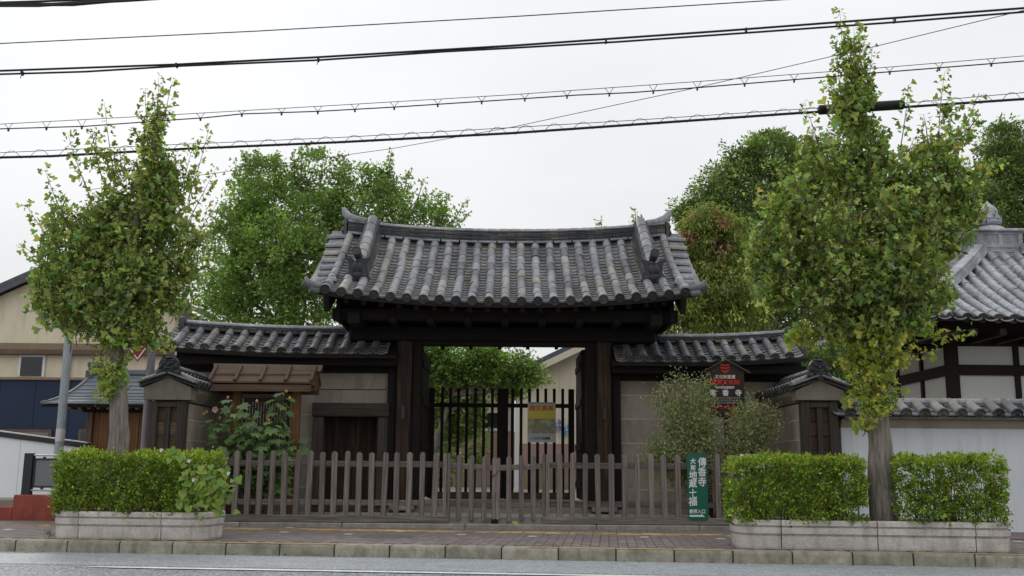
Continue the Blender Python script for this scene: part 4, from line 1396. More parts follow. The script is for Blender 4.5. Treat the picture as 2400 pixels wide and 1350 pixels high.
def thing_door(w, x0, x1, z1):
    b = MB()
    fw = .155
    b.cbox(x0 - .02, x1 + .02, 15.52, 15.74, z1 - .21, z1, .012)
    b.build('door_head', 'aged_wood_x', w)
    for a in (x0, x1 - fw):
        b = MB(); b.cbox(a, a + fw, 15.55, 15.74, .2, z1 - .21, .01); b.build('door_jamb', 'aged_wood_z', w)
    b = MB(); b.cbox(x0, x1, 15.55, 15.76, .12, .26, .01); b.build('door_sill', 'aged_wood_x', w)
    n = 5
    a, c = x0 + .03, x1 - .03
    for i in range(n):
        b = MB(); b.cbox(a + (c - a) * i / n + .002, a + (c - a) * (i + 1) / n - .002, 15.93 + (.006 if i % 2 else 0), 15.99, .26, z1 - .1, .004)
        b.build('door_plank', 'post_wood_z', w)
    b = MB(); b.box(a, c, 16.0, 16.04, .26, z1 - .1); b.build('door_back', 'gate_wood_z', w)
wing(-1)
wing(1)

# ================================================================== SIDE WALLS coming forward to the fence
def side_wall(side):
    s = side
    YF, YB = 13.78, 15.6
    if s < 0:
        xo, xi = at(346, 1000, YF).x, at(431, 1000, YF).x
        lab = 'left end pillar and short plaster side wall with demon-face ridge tile'
    else:
        xo, xi = at(1966, 1000, YF).x, at(1881, 1000, YF).x
        lab = 'right end pillar and short plaster side wall with demon-face ridge tile'
    x0, x1 = min(xo, xi), max(xo, xi)
    cx = (x0 + x1) / 2
    w = thing('side_wall', lab, 'wall', (cx, YF + .9, 0), 'end pillars of the forecourt')
    zt = at(403, 937, YF).z if s < 0 else at(1917, 938, YF).z        # underside of the plaster head
    zg = at(403, 905, YF).z if s < 0 else at(1917, 912, YF).z
    za = zg + .12
    # timber frame at the front
    for a in (x0, x1 - .115):
        b = MB(); b.cbox(a, a + .115, YF, YF + .16, .02, zt - .02, .01); b.build('post', 'aged_wood_z', w)
    b = MB(); b.cbox(x0 + .115, x1 - .115, YF + .015, YF + .12, zt - .1, zt - .025, .008); b.build('head_rail', 'aged_wood_x', w)
    b = MB(); b.cbox(cx - .035, cx + .035, YF + .025, YF + .1, .1, zt - .1, .008); b.build('mullion', 'aged_wood_z', w)
    n = 8
    for i in range(n):
        z0 = .1 + (zt - .2) * i / n
        b = MB(); b.cbox(x0 + .1, x1 - .1, YF + .085 + .006 * (i % 2), YF + .14, z0 + .003, z0 + (zt - .2) / n - .003, .004)
        b.build('board', 'board_wood_x' if s < 0 else 'brown_wood_x', w)
    b = MB(); b.cbox(x0 - .03, x1 + .03, YF - .03, YF + .3, -.05, .05, .012); b.build('base_stone', 'granite', w)
    # plaster gable head
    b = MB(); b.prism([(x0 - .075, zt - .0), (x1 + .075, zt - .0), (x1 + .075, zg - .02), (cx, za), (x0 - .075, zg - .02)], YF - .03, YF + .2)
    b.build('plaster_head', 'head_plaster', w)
    # plaster cornice under both eaves and the body in courses
    zc = [zt - .02] + [at(430 if s < 0 else 1880, y, YF).z for y in (981, 1029)]
    st = zc[1] - zc[2]
    zc += [zc[-1] - st, zc[-1] - 2 * st, zc[-1] - 3 * st, .0]
    for i in range(len(zc) - 1):
        ins = -.006 * i
        b = MB(); b.cbox(x0 + .02 + ins, x1 - .02 - ins, YF + .165, YB, zc[i + 1], zc[i] - .016, .003); b.build('plaster_course', 'plaster', w)
        if i:
            b = MB(); b.cbox(x0 + .018 + ins, x1 - .018 - ins, YF + .166, YB - .002, zc[i] - .0165, zc[i] - .001, .005); b.build('ledge', 'plaster_ledge_lit', w)
    b = MB()
    for q in (0, 1):
        sx = -1 if q == 0 else 1
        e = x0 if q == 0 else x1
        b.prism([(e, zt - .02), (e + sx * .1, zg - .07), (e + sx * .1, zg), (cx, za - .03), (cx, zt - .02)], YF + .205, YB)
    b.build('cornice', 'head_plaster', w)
    # tiled roof, ridge running back from the road
    he = (x1 - x0) / 2 + .14
    b = MB()
    zr = za + .03
    ze = zg + .015
    rt = b.prism([(cx - he, ze - .03), (cx, zr - .03), (cx + he, ze - .03), (cx + he, ze), (cx, zr), (cx - he, ze)], YF - .05, YB + .1)
    rf = b.build('roof', 'stack_tile', w)
    bm_ = barrel_mesh(.05, .046, .34, 'wing_tile', .054)
    pn = pan_mesh(.15, .36, .025, .016, 'wing_tile')
    nrow = int((YB - YF) / .165)
    for sx in (-1, 1):
        for i in range(nrow + 1):
            y = YF + .06 + i * .165
            lo = Vector((cx + sx * he * 1.02, y, ze + .02)); hi = Vector((cx, y, zr + .03))
            nrm = Vector((sx * .35, 0, 1))
            inst('barrel_tile', bm_, frame(lo, hi - lo, nrm), rf)
            lo2 = lo + Vector((0, .083, -.0)); hi2 = hi + Vector((0, .083, -.01))
            for q in (0, 1):
                l3 = lo2 + (hi2 - lo2) * (.0 + q * .48)
                inst('pan_tile', pn, frame(l3 + Vector((0, 0, .004)), hi2 - lo2, nrm), rf)
        # verge tiles along the front gable: stepped slabs
        for j in range(3):
            a = Vector((cx + sx * he * (1.02 - j * .3), YF - .045, ze + .03 + (zr - ze) * (j * .31)))
            c = a + Vector((-sx * he * .36, 0, (zr - ze) * .36))
            b = MB(); b.beam(a, c, .17, .026, c=.006, up=(0, 0, 1)); b.build('verge_tile', 'wing_tile', rf)
        a = Vector((cx + sx * he * .95, YF + .02, ze + .055)); c = Vector((cx + sx * .05, YF + .02, zr + .055))
        b = MB(); b.tube([a, c], [.04, .038], 10); b.build('verge_barrel', 'ridge_cap', rf, smooth=True)
    b = MB()
    for j, (wd, h) in enumerate(((.2, .03), (.17, .028), (.16, .028))):
        for i in range(6):
            L = (YB - YF) / 6
            b.cbox(cx - wd / 2, cx + wd / 2, YF + .05 + i * L + (.0 if j % 2 else .0), YF + .05 + (i + 1) * L - .004, zr + .02 + j * .03, zr + .047 + j * .03, .004, rnd=random.random())
    b.build('ridge', 'stack_tile', w)
    cm = barrel_mesh(.072, .066, .31, 'wing_tile')
    for i in range(6):
        inst('cap_tile', cm, frame((cx, YF + .04 + i * .3, zr + .095), (0, 1, 0), (0, 0, 1)), rf)
    # demon-face plate
    b = MB()
    R = .135
    poly = [(-.17, -.05), (-.16, .03)] + [(R * math.cos(rad(a)), .105 + R * 1.0 * math.sin(rad(a))) for a in range(190, -11, -20)] + [(.16, .03), (.17, -.05), (.06, -.02), (-.06, -.02)]
    base = Vector((cx, YF - .02, zr + .03))
    b.prism(poly, -.045, .04, M=Matrix.Translation(base))
    for xx, zz, r, sc in ((-.05, .14, .03, (1.2, .6, .8)), (.05, .14, .03, (1.2, .6, .8)), (0, .115, .028, (1, 1, 1.1)), (-.055, .17, .03, (1.5, .7, .5)), (.055, .17, .03, (1.5, .7, .5)),
                          (0, .07, .04, (2.0, .6, .45)), (-.05, .045, .02, (1, .7, 1.2)), (.05, .045, .02, (1, .7, 1.2)), (-.1, .09, .03, (.8, .6, 1.3)), (.1, .09, .03, (.8, .6, 1.3)), (0, .21, .035, (1.6, .6, .6)),
                          (-.12, .0, .04, (1, .7, 1)), (.12, .0, .04, (1, .7, 1))):
        b.sphere(base + Vector((xx, -.05, zz)), r, 8, 6, sc)
    if s > 0:
        b.lathe([(.06, -.03), (.062, .02), (.05, .024), (.045, .014), (.001, .014)], base + Vector((0, -.06, -.005)), 14, Matrix.Rotation(rad(90), 3, 'X'))
    b.build('demon_plate', 'demon_tile', w, smooth=True)
    return w
side_wall(-1)
side_wall(1)
# ================================================================== WHITE WALL on the right
def white_wall():
    WE, WR = 13.72, 14.08
    x0, x1 = at(1970, 1000, 13.95).x, at(1970, 1000, 13.95).x + 9.5
    w = thing('plaster_wall', 'long white plaster wall with a low tiled coping behind the right hedges', 'wall', ((x0 + x1) / 2, 14.05, 0))
    ze = at(2200, 969, WE).z
    zw = at(2200, 986, 13.92).z
    zb = at(2200, 1004, 13.93).z
    b = MB(); b.cbox(x0, x1, 13.95, 14.2, -.1, zb, .004); b.build('wall_face', 'white_plaster', w)
    m = MB()
    m.add([Vector((x, y, z)) for x in (x0, x1) for y, z in ((13.95, zb), (13.885, zw), (13.885, zw + .03), (14.26, zw + .03), (14.2, zb))],
          [(0, 1, 2, 3, 4), (9, 8, 7, 6, 5), (0, 5, 6, 1), (1, 6, 7, 2), (2, 7, 8, 3), (3, 8, 9, 4), (4, 9, 5, 0)])
    m.build('cornice', 'cream_plaster', w)
    def S(x, t): return Vector((x, WE + (WR - WE) * t, ze + .17 * t))
    b = MB()
    b.add([Vector((x, y, z)) for x in (x0, x1) for y, z in ((WE + .01, ze - .05), (WR, ze + .13), (2 * WR - WE, ze - .05), (2 * WR - WE, ze - .08), (WE + .01, ze - .08))],
          [(0, 1, 2, 3, 4), (9, 8, 7, 6, 5), (0, 5, 6, 1), (1, 6, 7, 2), (2, 7, 8, 3), (3, 8, 9, 4), (4, 9, 5, 0)])
    rf = b.build('coping_roof', 'stack_tile', w)
    xs = []
    px = 1994
    xx = at(1994, 969, WE).x
    sp = at(2037.3, 969, WE).x - xx
    while xx < x1 - .1:
        xs.append(xx); xx += sp
    lay_barrels(rf, S, xs, 1, .07, 'wing_tile', t_hi=1.0, raise_=.005, disc=.078)
    lay_pans(rf, S, [x + sp / 2 for x in xs] + [xs[0] - sp / 2], sp * .9, 3, 'wing_tile', singles=200, drop=.035, th=.02)
    def P(x): return Vector((x, WR, ze + .12))
    rd = MB(); rd.box(x0 + .2, x1 - .2, WR - .05, WR + .05, ze + .08, ze + .11)
    rd = rd.build('ridge', 'stack_tile', w)
    stack_ridge(rd, P, x0 + .01, x1, 2, .36, .2, .03, 'pan_tile', .068, .245, 'ridge_cap', False)
    b = MB()
    for x in xs:
        p, q = S(x, 0), S(x, 1); p.y = 2 * WR - p.y; q.y = 2 * WR - q.y
        b.tube([p, q], .07, 8, rnd=random.random())
    tag(b.build('rear_tile_field', 'wing_tile', rf, smooth=True), kind='stuff')
white_wall()

# ================================================================== PYRAMID-ROOFED HALL
def hall():
    XC, YC, HF = 10.07, 20.45, 3.35
    ze = at(2350, 749, YC - HF).z
    h = thing('temple_hall', 'white-walled hall with pyramid roof of pale grey tiles and a jewel finial', 'building', (XC, YC, .27))
    zbx = at(2343, 598, 20.05).z
    TB = 1 - .45 / HF
    rise = (zbx - ze) / (.62 * TB + .38 * TB * TB)
    def facet(rot):
        R = Matrix.Rotation(rot, 3, 'Z')
        def S(a, t):
            lf = .10 * (abs(a) / HF) ** 3 * (1 - t)
            p = R @ Vector((a, -HF * (1 - t), 0))
            return Vector((XC + p.x, YC + p.y, ze + rise * (.62 * t + .38 * t * t) + lf))
        return S
    b = MB()
    for q in range(4):
        S = facet(q * math.pi / 2)
        n = 8
        for j in range(n):
            t0, t1 = j / n, (j + 1) / n
            a0, a1 = HF * (1 - t0), HF * (1 - t1)
            vs = [S(-a0, t0), S(a0, t0), S(a1, t1), S(-a1, t1)]
            b.add([v + Vector((0, 0, -.05)) for v in vs], [(0, 1, 2, 3)])
            b.add([v + Vector((0, 0, -.13)) for v in vs], [(3, 2, 1, 0)])
        vs = [S(-HF, 0), S(HF, 0)]
        b.add([vs[0] + Vector((0, 0, -.05)), vs[1] + Vector((0, 0, -.05)), vs[1] + Vector((0, 0, -.13)), vs[0] + Vector((0, 0, -.13))], [(0, 1, 2, 3)])
    rf = b.build('roof', 'hall_timber', h)
    sp = .27
    ks = [sp * k for k in range(-12, 13)]
    tm = lambda a: max(0.0, 1 - abs(a) / HF) * .97
    cs = [sp * (k + .5) for k in range(-12, 12)]
    for q in (0, 3):                                  # the two sides seen from the road: front, and left
        S = facet(q * math.pi / 2)
        lay_barrels(rf, S, ks, 12, .078, 'hall_tile', t_hi=TB, raise_=.012, disc=.085, tmax=tm)
        lay_pans(rf, S, cs, sp * .84, 20, 'hall_pan', singles=0, t_hi=TB, drop=.035, th=.02, tmax=tm)
    b = MB()
    for q in (1, 2):
        S = facet(q * math.pi / 2)
        for a in ks:
            tt = min(TB, tm(a))
            if tt > .02:
                b.tube([S(a, 0), S(a, tt / 2), S(a, tt)], .078, 8)
        for a in cs:
            tt = min(TB, tm(a))
            for j in range(10):
                p, r = S(a, tt * j / 10), S(a, tt * (j + 1) / 10)
                sd = (S(a + .01, 0) - S(a - .01, 0)).normalized() * .115
                b.add([p - sd + Vector((0, 0, .02)), p + sd + Vector((0, 0, .02)), r + sd, r - sd], [(0, 1, 2, 3)])
    tag(b.build('rear_tile_field', 'hall_tile', rf, smooth=True), kind='stuff')
    # hip ridges
    for sx in (-1, 1):
        for sy in (-1, 1):
            b = MB()
            def HPt(t):
                S = facet(0 if sy < 0 else math.pi)
                return S(sx * HF * (1 - t) * (1 if sy < 0 else -1), t)
            n = 12
            for j in range(n):
                t0, t1 = TB * j / n, TB * (j + 1) / n
                a, c = HPt(t0), HPt(t1)
                for wd, z, hh in ((.3, .05, .06), (.27, .11, .045), (.25, .155, .04)):
                    b.beam(a + Vector((0, 0, z)), c + Vector((0, 0, z)), wd, hh, rnd=random.random())
                b.beam(a + Vector((0, 0, .2)), a.lerp(c, .985) + Vector((0, 0, .205)), .2, .05, rnd=random.random(), c=.015)
            b.build('hip_ridge', 'hall_tile', h)
    # box and jewel at the top
    bx = MB()
    hb = .45
    z = zbx - .05
    for i in range(5):
        e = hb + .05 - (.012 if i % 2 else 0)
        bx.cbox(XC - e, XC + e, YC - e, YC + e, z, z + .042, .006); z += .046
    bx.build('stacked_course', 'hall_tile', h)
    zt = at(2343, 541, 20.0).z
    b = MB(); b.cbox(XC - hb + .02, XC + hb - .02, YC - hb + .02, YC + hb - .02, z, zt - .02, .005); box_ = b.build('finial_box', 'hall_pan', h)
    for rot in range(4):
        R = Matrix.Translation((XC, YC, 0)) @ Matrix.Rotation(rot * math.pi / 2, 4, 'Z')
        b = MB()
        for x in (-hb, -.045, hb - .09):
            b.cbox(x, x + .09, -hb - .005, -hb + .04, z, zt - .02, .006, M=R)
        b.cbox(-hb, hb, -hb - .006, -hb + .04, zt - .07, zt - .02, .004, M=R)
        b.cbox(-hb, hb, -hb - .007, -hb + .04, z, z + .06, .004, M=R)
        b.build('box_frame', 'hall_tile', box_)
    b = MB(); b.cbox(XC - hb - .1, XC + hb + .1, YC - hb - .1, YC + hb + .1, zt - .02, zt + .035, .012); b.build('box_lid', 'hall_tile', h)
    zj = zt + .03
    s = at(2322, 478, 20.45).z - zj
    b = MB()
    b.lathe([(.34, 0), (.335, .04), (.29, .11), (.2, .16), (.16, .18), (.16, .2)], (XC, YC, zj), 28)
    b.build('inverted_bowl', 'hall_tile', h, smooth=True)
    pm_ = MB()
    for ring, (r, zz, n, sc, tl) in enumerate(((.19, .2, 8, .13, .25), (.2, .27, 8, .12, .1), (.165, .35, 8, .1, -.2))):
        for k in range(n):
            a = 2 * math.pi * (k + ring * .5) / n
            M = Matrix.Translation((XC + r * math.cos(a), YC + r * math.sin(a), zj + zz)) @ Matrix.Rotation(a - math.pi / 2, 4, 'Z') @ Matrix.Rotation(-tl, 4, 'X')
            vs = [(-sc * .75, 0, -.01), (sc * .75, 0, -.01), (sc * .8, .035, .04), (sc * .45, .02, .1), (0, .0, .135), (-sc * .45, .02, .1), (-sc * .8, .035, .04), (0, .06, .045), (0, .045, -.01)]
            fs = [(0, 8, 7, 6), (8, 1, 2, 7), (7, 2, 3), (7, 3, 4), (7, 4, 5), (7, 5, 6)]
            q = MB(); q.add([M @ Vector(v) for v in vs], fs)
            q.build('lotus_petal', 'hall_pan', h, smooth=True)
    b = MB()
    b.lathe([(.15, .2), (.19, .3), (.15, .4)], (XC, YC, zj), 20)
    b.lathe([(.1, .38), (.165, .42), (.19, .475), (.175, .54), (.125, .6), (.07, .645), (.03, .69), (.004, max(.735, s))], (XC, YC, zj), 24)
    b.build('jewel', 'hall_tile', h, smooth=True)
    # walls: white panels between dark timbers
    wh = 1.86
    fy = YC - wh
    zs = [at(2300, y, fy).z for y in (788, 812, 856, 880, 934)]
    b = MB(); b.box(XC - wh, XC + wh, YC - wh, YC + wh, .27, ze - .12); b.build('wall', 'hall_white', h)
    for rot in range(4):
        R = Matrix.Translation((XC, YC, 0)) @ Matrix.Rotation(rot * math.pi / 2, 4, 'Z')
        def T(nm, x0, x1, z0, z1, d, y=wh):
            q = MB(); q.cbox(x0, x1, -y - d, -y + .02, z0, z1, .006, M=R); q.build(nm, 'hall_timber', h)
        T('corner_post', -wh - .1, -wh + .13, .27, ze - .1, .1)
        T('rail', -wh, wh, zs[1], zs[0], .07)
        T('rail', -wh, wh, zs[3], zs[2], .08)
        T('head_rail', -wh, wh, ze - .22, ze - .08, .09)
        T('rail', -wh, wh, .9, 1.05, .08)
        for x in (-.62, .62):
            T('stud', x - .05, x + .05, .27, zs[1], .05)
        for k in range(-6, 7):
            x = k * .5
            q = MB(); q.cbox(x - .06, x + .06, -HF + .1, -wh, ze - .26, ze - .14, .006, M=R); q.build('rafter', 'hall_timber', h)
hall()

# ================================================================== NOTICE BOARD with its own little roof
NY = 14.75
def notice_board():
    xa, xb = at(500, 860, NY).x, at(757, 860, NY).x
    n = thing('notice_board', 'roofed brown wooden notice board behind the hibiscus and picket fence', 'notice board', ((xa + xb) / 2, NY, .1))
    pl, pr = at(553, 1000, NY).x, at(692, 1000, NY).x
    zr = at(628, 858, NY).z
    zlo = at(628, 897, NY - .28).z
    zbm = at(628, 908, NY).z
    for x in (pl, pr):
        b = MB(); b.cbox(x - .06, x + .06, NY - .06, NY + .06, .1, zbm + .1, .008); b.build('post', 'orange_wood_z', n)
    b = MB(); b.cbox(at(520, 915, NY).x, at(742, 915, NY).x, NY - .05, NY + .05, zbm - .06, zbm + .04, .008); b.build('head_beam', 'brown_wood_x', n)
    for fb in (-1, 1):
        x0, x1 = at(508, 880, NY).x, at(740, 880, NY).x
        b = MB()
        b.cbox(x0, x1, NY + fb * .30 - .025, NY + fb * .30 + .025, zlo - .13, zlo - .03, .005); b.build('eave_board', 'brown_wood_x', n)
        # roof boards, stepped like clapboards
        m = 2
        for j in range(m):
            y0, z0 = NY + fb * (.33 - j * .15), zlo + (zr - zlo) * (j * .46) - .01
            y1, z1 = NY + fb * (.33 - (j + 1.25) * .15), zlo + (zr - zlo) * ((j + 1.25) * .46) - .045
            a0, a1 = x0 - .02, x1 + .02
            b = MB()
            up = Vector((0, 0, .025))
            P4 = [Vector((a0, y0, z0)), Vector((a1, y0, z0)), Vector((a1, y1, z1)), Vector((a0, y1, z1))]
            b.add(P4 + [p + up for p in P4], [(0, 1, 2, 3), (4, 7, 6, 5), (0, 4, 5, 1), (1, 5, 6, 2), (2, 6, 7, 3), (3, 7, 4, 0)])
            b.build('roof_board', 'brown_wood_x', n)
        for k in range(5):
            x = x0 + (x1 - x0) * k / 4
            b = MB(); b.beam((x, NY + fb * .35, zlo + .025), (x, NY + fb * .015, zr - .0), .045, .045, c=.006); b.build('batten', 'brown_wood_y', n)
    for x in (at(508, 880, NY).x, at(740, 880, NY).x):
        b = MB(); b.prism([(NY - .3, zlo - .03), (NY + .3, zlo - .03), (NY, zr - .02)], x - .012, x + .012, M=Matrix(((0, 1, 0, 0), (1, 0, 0, 0), (0, 0, 1, 0), (0, 0, 0, 1))))
        b.build('gable_board', 'orange_wood_y', n)
    # folded metal ridge cap
    b = MB()
    for fb in (-1, 1):
        P4 = [Vector((xa, NY, zr + .035)), Vector((xb, NY, zr + .02)), Vector((xb - .02, NY + fb * .075, zr - .075)), Vector((xa + .03, NY + fb * .075, zr - .07))]
        b.add(P4 + [p - Vector((0, 0, .006)) for p in P4], [(0, 1, 2, 3), (7, 6, 5, 4), (0, 4, 5, 1), (1, 5, 6, 2), (2, 6, 7, 3), (3, 7, 4, 0)])
    b.build('ridge_cap', 'brown_trim', n)
    # panel with columns of small writing too worn to read
    bx0, bx1 = at(570, 1000, NY).x, at(678, 1000, NY).x
    z1, z0 = at(628, 934, NY).z, at(628, 1085, NY).z
    b = MB(); b.cbox(bx0, bx1, NY - .03, NY + .02, z0, z1, .006); bd = b.build('panel', 'sign_brown', n)
    b = MB(); b.cbox(pl + .06, pr - .06, NY - .035, NY + .03, z1, z1 + .05, .005); b.build('panel_rail', 'brown_wood_x', n)
    q = MB()
    for half in ((z1 - .06, z1 - .37), (z1 - .42, z0 + .06)):
        for c in range(15):
            x = bx0 + .05 + c * (bx1 - bx0 - .1) / 14
            z = half[0]
            while z > half[1]:
                hh = random.uniform(.012, .02)
                if random.random() < .85:
                    q.box(x - .007, x + .007, NY - .034, NY - .031, z - hh, z)
                z -= hh + .007
    tag(q.build('faded_writing', 'ink_faint', bd), kind='stuff')
    b = MB(); c = at(584, 1003, NY - .05); b.cbox(c.x - .08, c.x + .12, NY - .05, NY - .036, c.z - .1, c.z + .06, .004); b.build('paper_notice', 'galvanized', n)
notice_board()

# ================================================================== GREEN SIGN on the fence
GYS = 13.885
ga, gb = at(1609.5, 1063, GYS), at(1660.5, 1220, GYS)
gs = thing('green_sign', 'tall narrow green sign with white lettering and arrow on the picket fence', 'sign', ((ga.x + gb.x) / 2, GYS, gb.z))
b = MB()
W2, H2, R2 = (gb.x - ga.x), (ga.z - gb.z), .04
poly = []
for cx_, cz_, a0 in ((gb.x - R2, gb.z + R2, -90), (gb.x - R2, ga.z - R2, 0), (ga.x + R2, ga.z - R2, 90), (ga.x + R2, gb.z + R2, 180)):
    for k in range(5):
        a = rad(a0 + 90 * k / 4); poly.append((cx_ + R2 * math.cos(a), cz_ + R2 * math.sin(a)))
b.prism(poly, GYS, GYS + .008)
b.build('sheet', 'sign_green', gs)
def gp(px, py): return at(px, py, GYS - .004)
for ch, py in (('傳', 1083), ('香', 1106), ('寺', 1129)):
    lettering(ch, .135, 'ink_white', gp(1645.5, py), gs, .0025, .88)
for ch, py, s in (('大', 1081, .085), ('和', 1096, .075), ('地', 1113, .12), ('蔵', 1133, .12), ('十', 1155, .11), ('福', 1175, .13)):
    lettering(ch, s, 'ink_white', gp(1624, py), gs, .003, .95, rot=rad(-5), shear=.12)
lettering('参拝入口', .062, 'ink_white', gp(1634, 1198.5), gs, .0018, .9)
b = MB()
a, c = gp(1616, 1209), gp(1653, 1210)
b.prism([(a.x, a.z - .012), (c.x + .0, a.z - .012), (c.x - .055, a.z + .028), (c.x - .055, a.z + .012), (a.x, a.z + .012)], GYS - .004, GYS - .0015)
b.build('arrow', 'ink_white', gs)

# ================================================================== BROWN HOUSE-SHAPED SIGN
BY = 14.55
def bp_(px, py, y=BY): return at(px, py, y)
bs = thing('heritage_sign', 'brown house-shaped information sign on a post behind the flowering bush', 'sign', (bp_(1699, 1190).x, BY, .1))
l_, r_ = bp_(1658, 900).x, bp_(1744.5, 900).x
zt_, zs_, zb_ = bp_(1699, 845).z, bp_(1699, 868).z, bp_(1699, 978).z
cxs = (l_ + r_) / 2
b = MB(); b.prism([(l_, zb_), (r_, zb_), (r_, zs_), (cxs, zt_), (l_, zs_)], BY, BY + .03); b.build('panel', 'sign_brown', bs)
for s in (-1, 1):
    e = Vector((cxs + s * (r_ - l_) * .66, BY + .005, zs_ - .035 * 1.0)); t = Vector((cxs, BY + .005, zt_ + .012))
    b = MB(); b.beam(e, t, .09, .012, up=(0, 0, 1), c=.003); b.build('roof_strip', 'brown_trim', bs)
b = MB(); b.cbox(cxs - .028, cxs + .028, BY + .032, BY + .085, .08, zb_ + .5, .006); b.build('post', 'sign_brown', bs)
# red three-tier emblem
em = bp_(1699.5, 864, BY - .004)
s_ = 1 / ppm(1699, 864, BY)
b = MB()
for k, (w0, w1, zc, hh) in enumerate(((11, 11, 8.5, 3.4), (11, 10.5, 1.5, 3.4), (11, 7, -6, 4.2))):
    n = 8
    up_, lo_ = [], []
    for i in range(n + 1):
        t = -1 + 2 * i / n
        up_.append((em.x + t * w0 * s_, em.z + (zc + 1.5 * t * t - (1.2 if abs(t) < .25 else 0)) * s_ + hh * .45 * s_))
        lo_.append((em.x + t * w1 * s_, em.z + (zc + 1.5 * t * t) * s_ - hh * .6 * s_ - (1.5 * s_ if k == 2 and abs(t) < .3 else 0)))
    vs = [Vector((x, BY - .004, z)) for x, z in up_] + [Vector((x, BY - .004, z)) for x, z in lo_]
    b.add(vs, [(i, i + 1, n + 2 + i, n + 1 + i) for i in range(n)])
b.build('emblem', 'ink_red', bs)
ly = BY - .004
lettering('文化財愛護', .06, 'ink_cream', bp_(1699.5, 883, ly), bs, .0014)
lettering('重要文化財', .076, 'ink_red', bp_(1700, 895.5, ly), bs, .003, 1.12)
lettering('筒井家旧菩提所', .04, 'ink_white', bp_(1699, 908, ly), bs, .0008)
for ch, px in (('傳', 1670), ('香', 1700.5), ('寺', 1730.5)):
    lettering(ch, .098, 'ink_white', bp_(px, 920.5, ly), bs, .0025)
q = MB()
for py in (932.5, 938.5, 944):
    x = 1664
    while x < 1733:
        w_ = random.uniform(2.2, 3.6)
        a, c = bp_(x, py - 1.8, ly), bp_(x + w_, py + 1.6, ly)
        q.box(a.x, c.x, ly - .001, ly, c.z, c.z + (a.z - c.z) * .25); q.box(a.x, c.x, ly - .001, ly, a.z - (a.z - c.z) * .3, a.z); q.box((a.x + c.x) / 2 - .004, (a.x + c.x) / 2 + .003, ly - .001, ly, c.z + .004, a.z - .004)
        x += w_ + 1.2
q.build('small_print', 'ink_faint', bs)
for px in (1677, 1692, 1707, 1722):
    lettering({1677: '重', 1692: '文', 1707: '香', 1722: '寺'}[px], .06, 'ink_red', bp_(px, 955, ly), bs, .002)
b = MB(); a, c = bp_(1664, 964, ly), bp_(1738, 965, ly); b.box(a.x, c.x, ly - .001, ly, c.z, a.z); b.build('rule', 'ink_faint', bs)
b = MB(); a, c = bp_(1700, 969, ly), bp_(1722, 974, ly); b.box(a.x, c.x, ly - .001, ly, c.z, a.z); b.build('red_mark', 'ink_red', bs)

# small white board behind the right hedge
wy = 12.6
a, c = at(1735, 1065, wy), at(1796, 1105, wy)
wb = thing('white_board', 'small white board peeping over the hedge beside the end pillar', 'board', ((a.x + c.x) / 2, wy, 0))
b = MB(); b.cbox(a.x, c.x, wy, wy + .03, c.z, a.z, .005); b.build('sheet', 'white_frame', wb)
for x in (a.x + .05, c.x - .05):
    b = MB(); b.tube([(x, wy + .045, -.01), (x, wy + .045, a.z - .03)], .012, 8); b.build('leg', 'galvanized', wb)

# ================================================================== LEFT: poles, railing, walls, shrine, houses
def pole(name, label, px, py0, Y, r, ztop, m, cap=None):
    p = at(px, py0, Y)
    t = thing(name, label, 'pole', (p.x, Y, 0))
    b = MB(); b.tube([(p.x, Y, -.1), (p.x, Y, ztop)], [r, r * .93], 16); b.build('shaft', m, t, smooth=True)
    b = MB(); b.lathe([(r * 1.06, 0), (r * 1.06, .03), (r * .5, .07), (.001, .08)], (p.x, Y, ztop - .01), 16); b.build('cap', cap or m, t, smooth=True)
    return t, p
t, p = pole('steel_pole', 'galvanized steel pole before the blue wall, left of the trunk', 143, 1000, 16.2, .068, 4.75, 'galvanized')
b = MB(); z = at(145, 1020, 16.2).z; b.tube([(p.x, 16.2, z - .1), (p.x, 16.2, z + .1)], .0705, 16); b.build('sticker_band', 'light_metal', t, smooth=True)
t, p = pole('mauve_pole', 'mauve painted pole standing beside the left end pillar', 350, 900, 14.0, .058, 3.4, 'mauve_paint', 'galvanized')
# only the corner of this red road sign shows beside the leaves
c = at(330, 815, 13.93)
tri = [(c.x - .36, c.z + .22), (c.x + .24, c.z + .2), (c.x - .03, c.z - .2)]
sgn = thing('road_sign', 'red triangular road sign with white edge on the mauve pole, mostly hidden by leaves', 'sign', (c.x, 13.93, c.z - .2))
b = MB(); b.prism(tri, 13.925, 13.935); b.build('plate', 'stop_red', sgn)
cc = (sum(q[0] for q in tri) / 3, sum(q[1] for q in tri) / 3)
def inset(k): return [(cc[0] + (x - cc[0]) * k, cc[1] + (z - cc[1]) * k) for x, z in tri]
o_, i_ = inset(.9), inset(.8)
b = MB(); b.add([Vector((x, 13.922, z)) for x, z in o_ + i_], [(0, 1, 4, 3), (1, 2, 5, 4), (2, 0, 3, 5)]); b.build('white_edge', 'ink_white', sgn)
b = MB(); b.cbox(c.x + .04, c.x + .2, 13.937, 13.96, c.z + .1, c.z + .13, .004); b.build('clamp', 'galvanized', sgn)

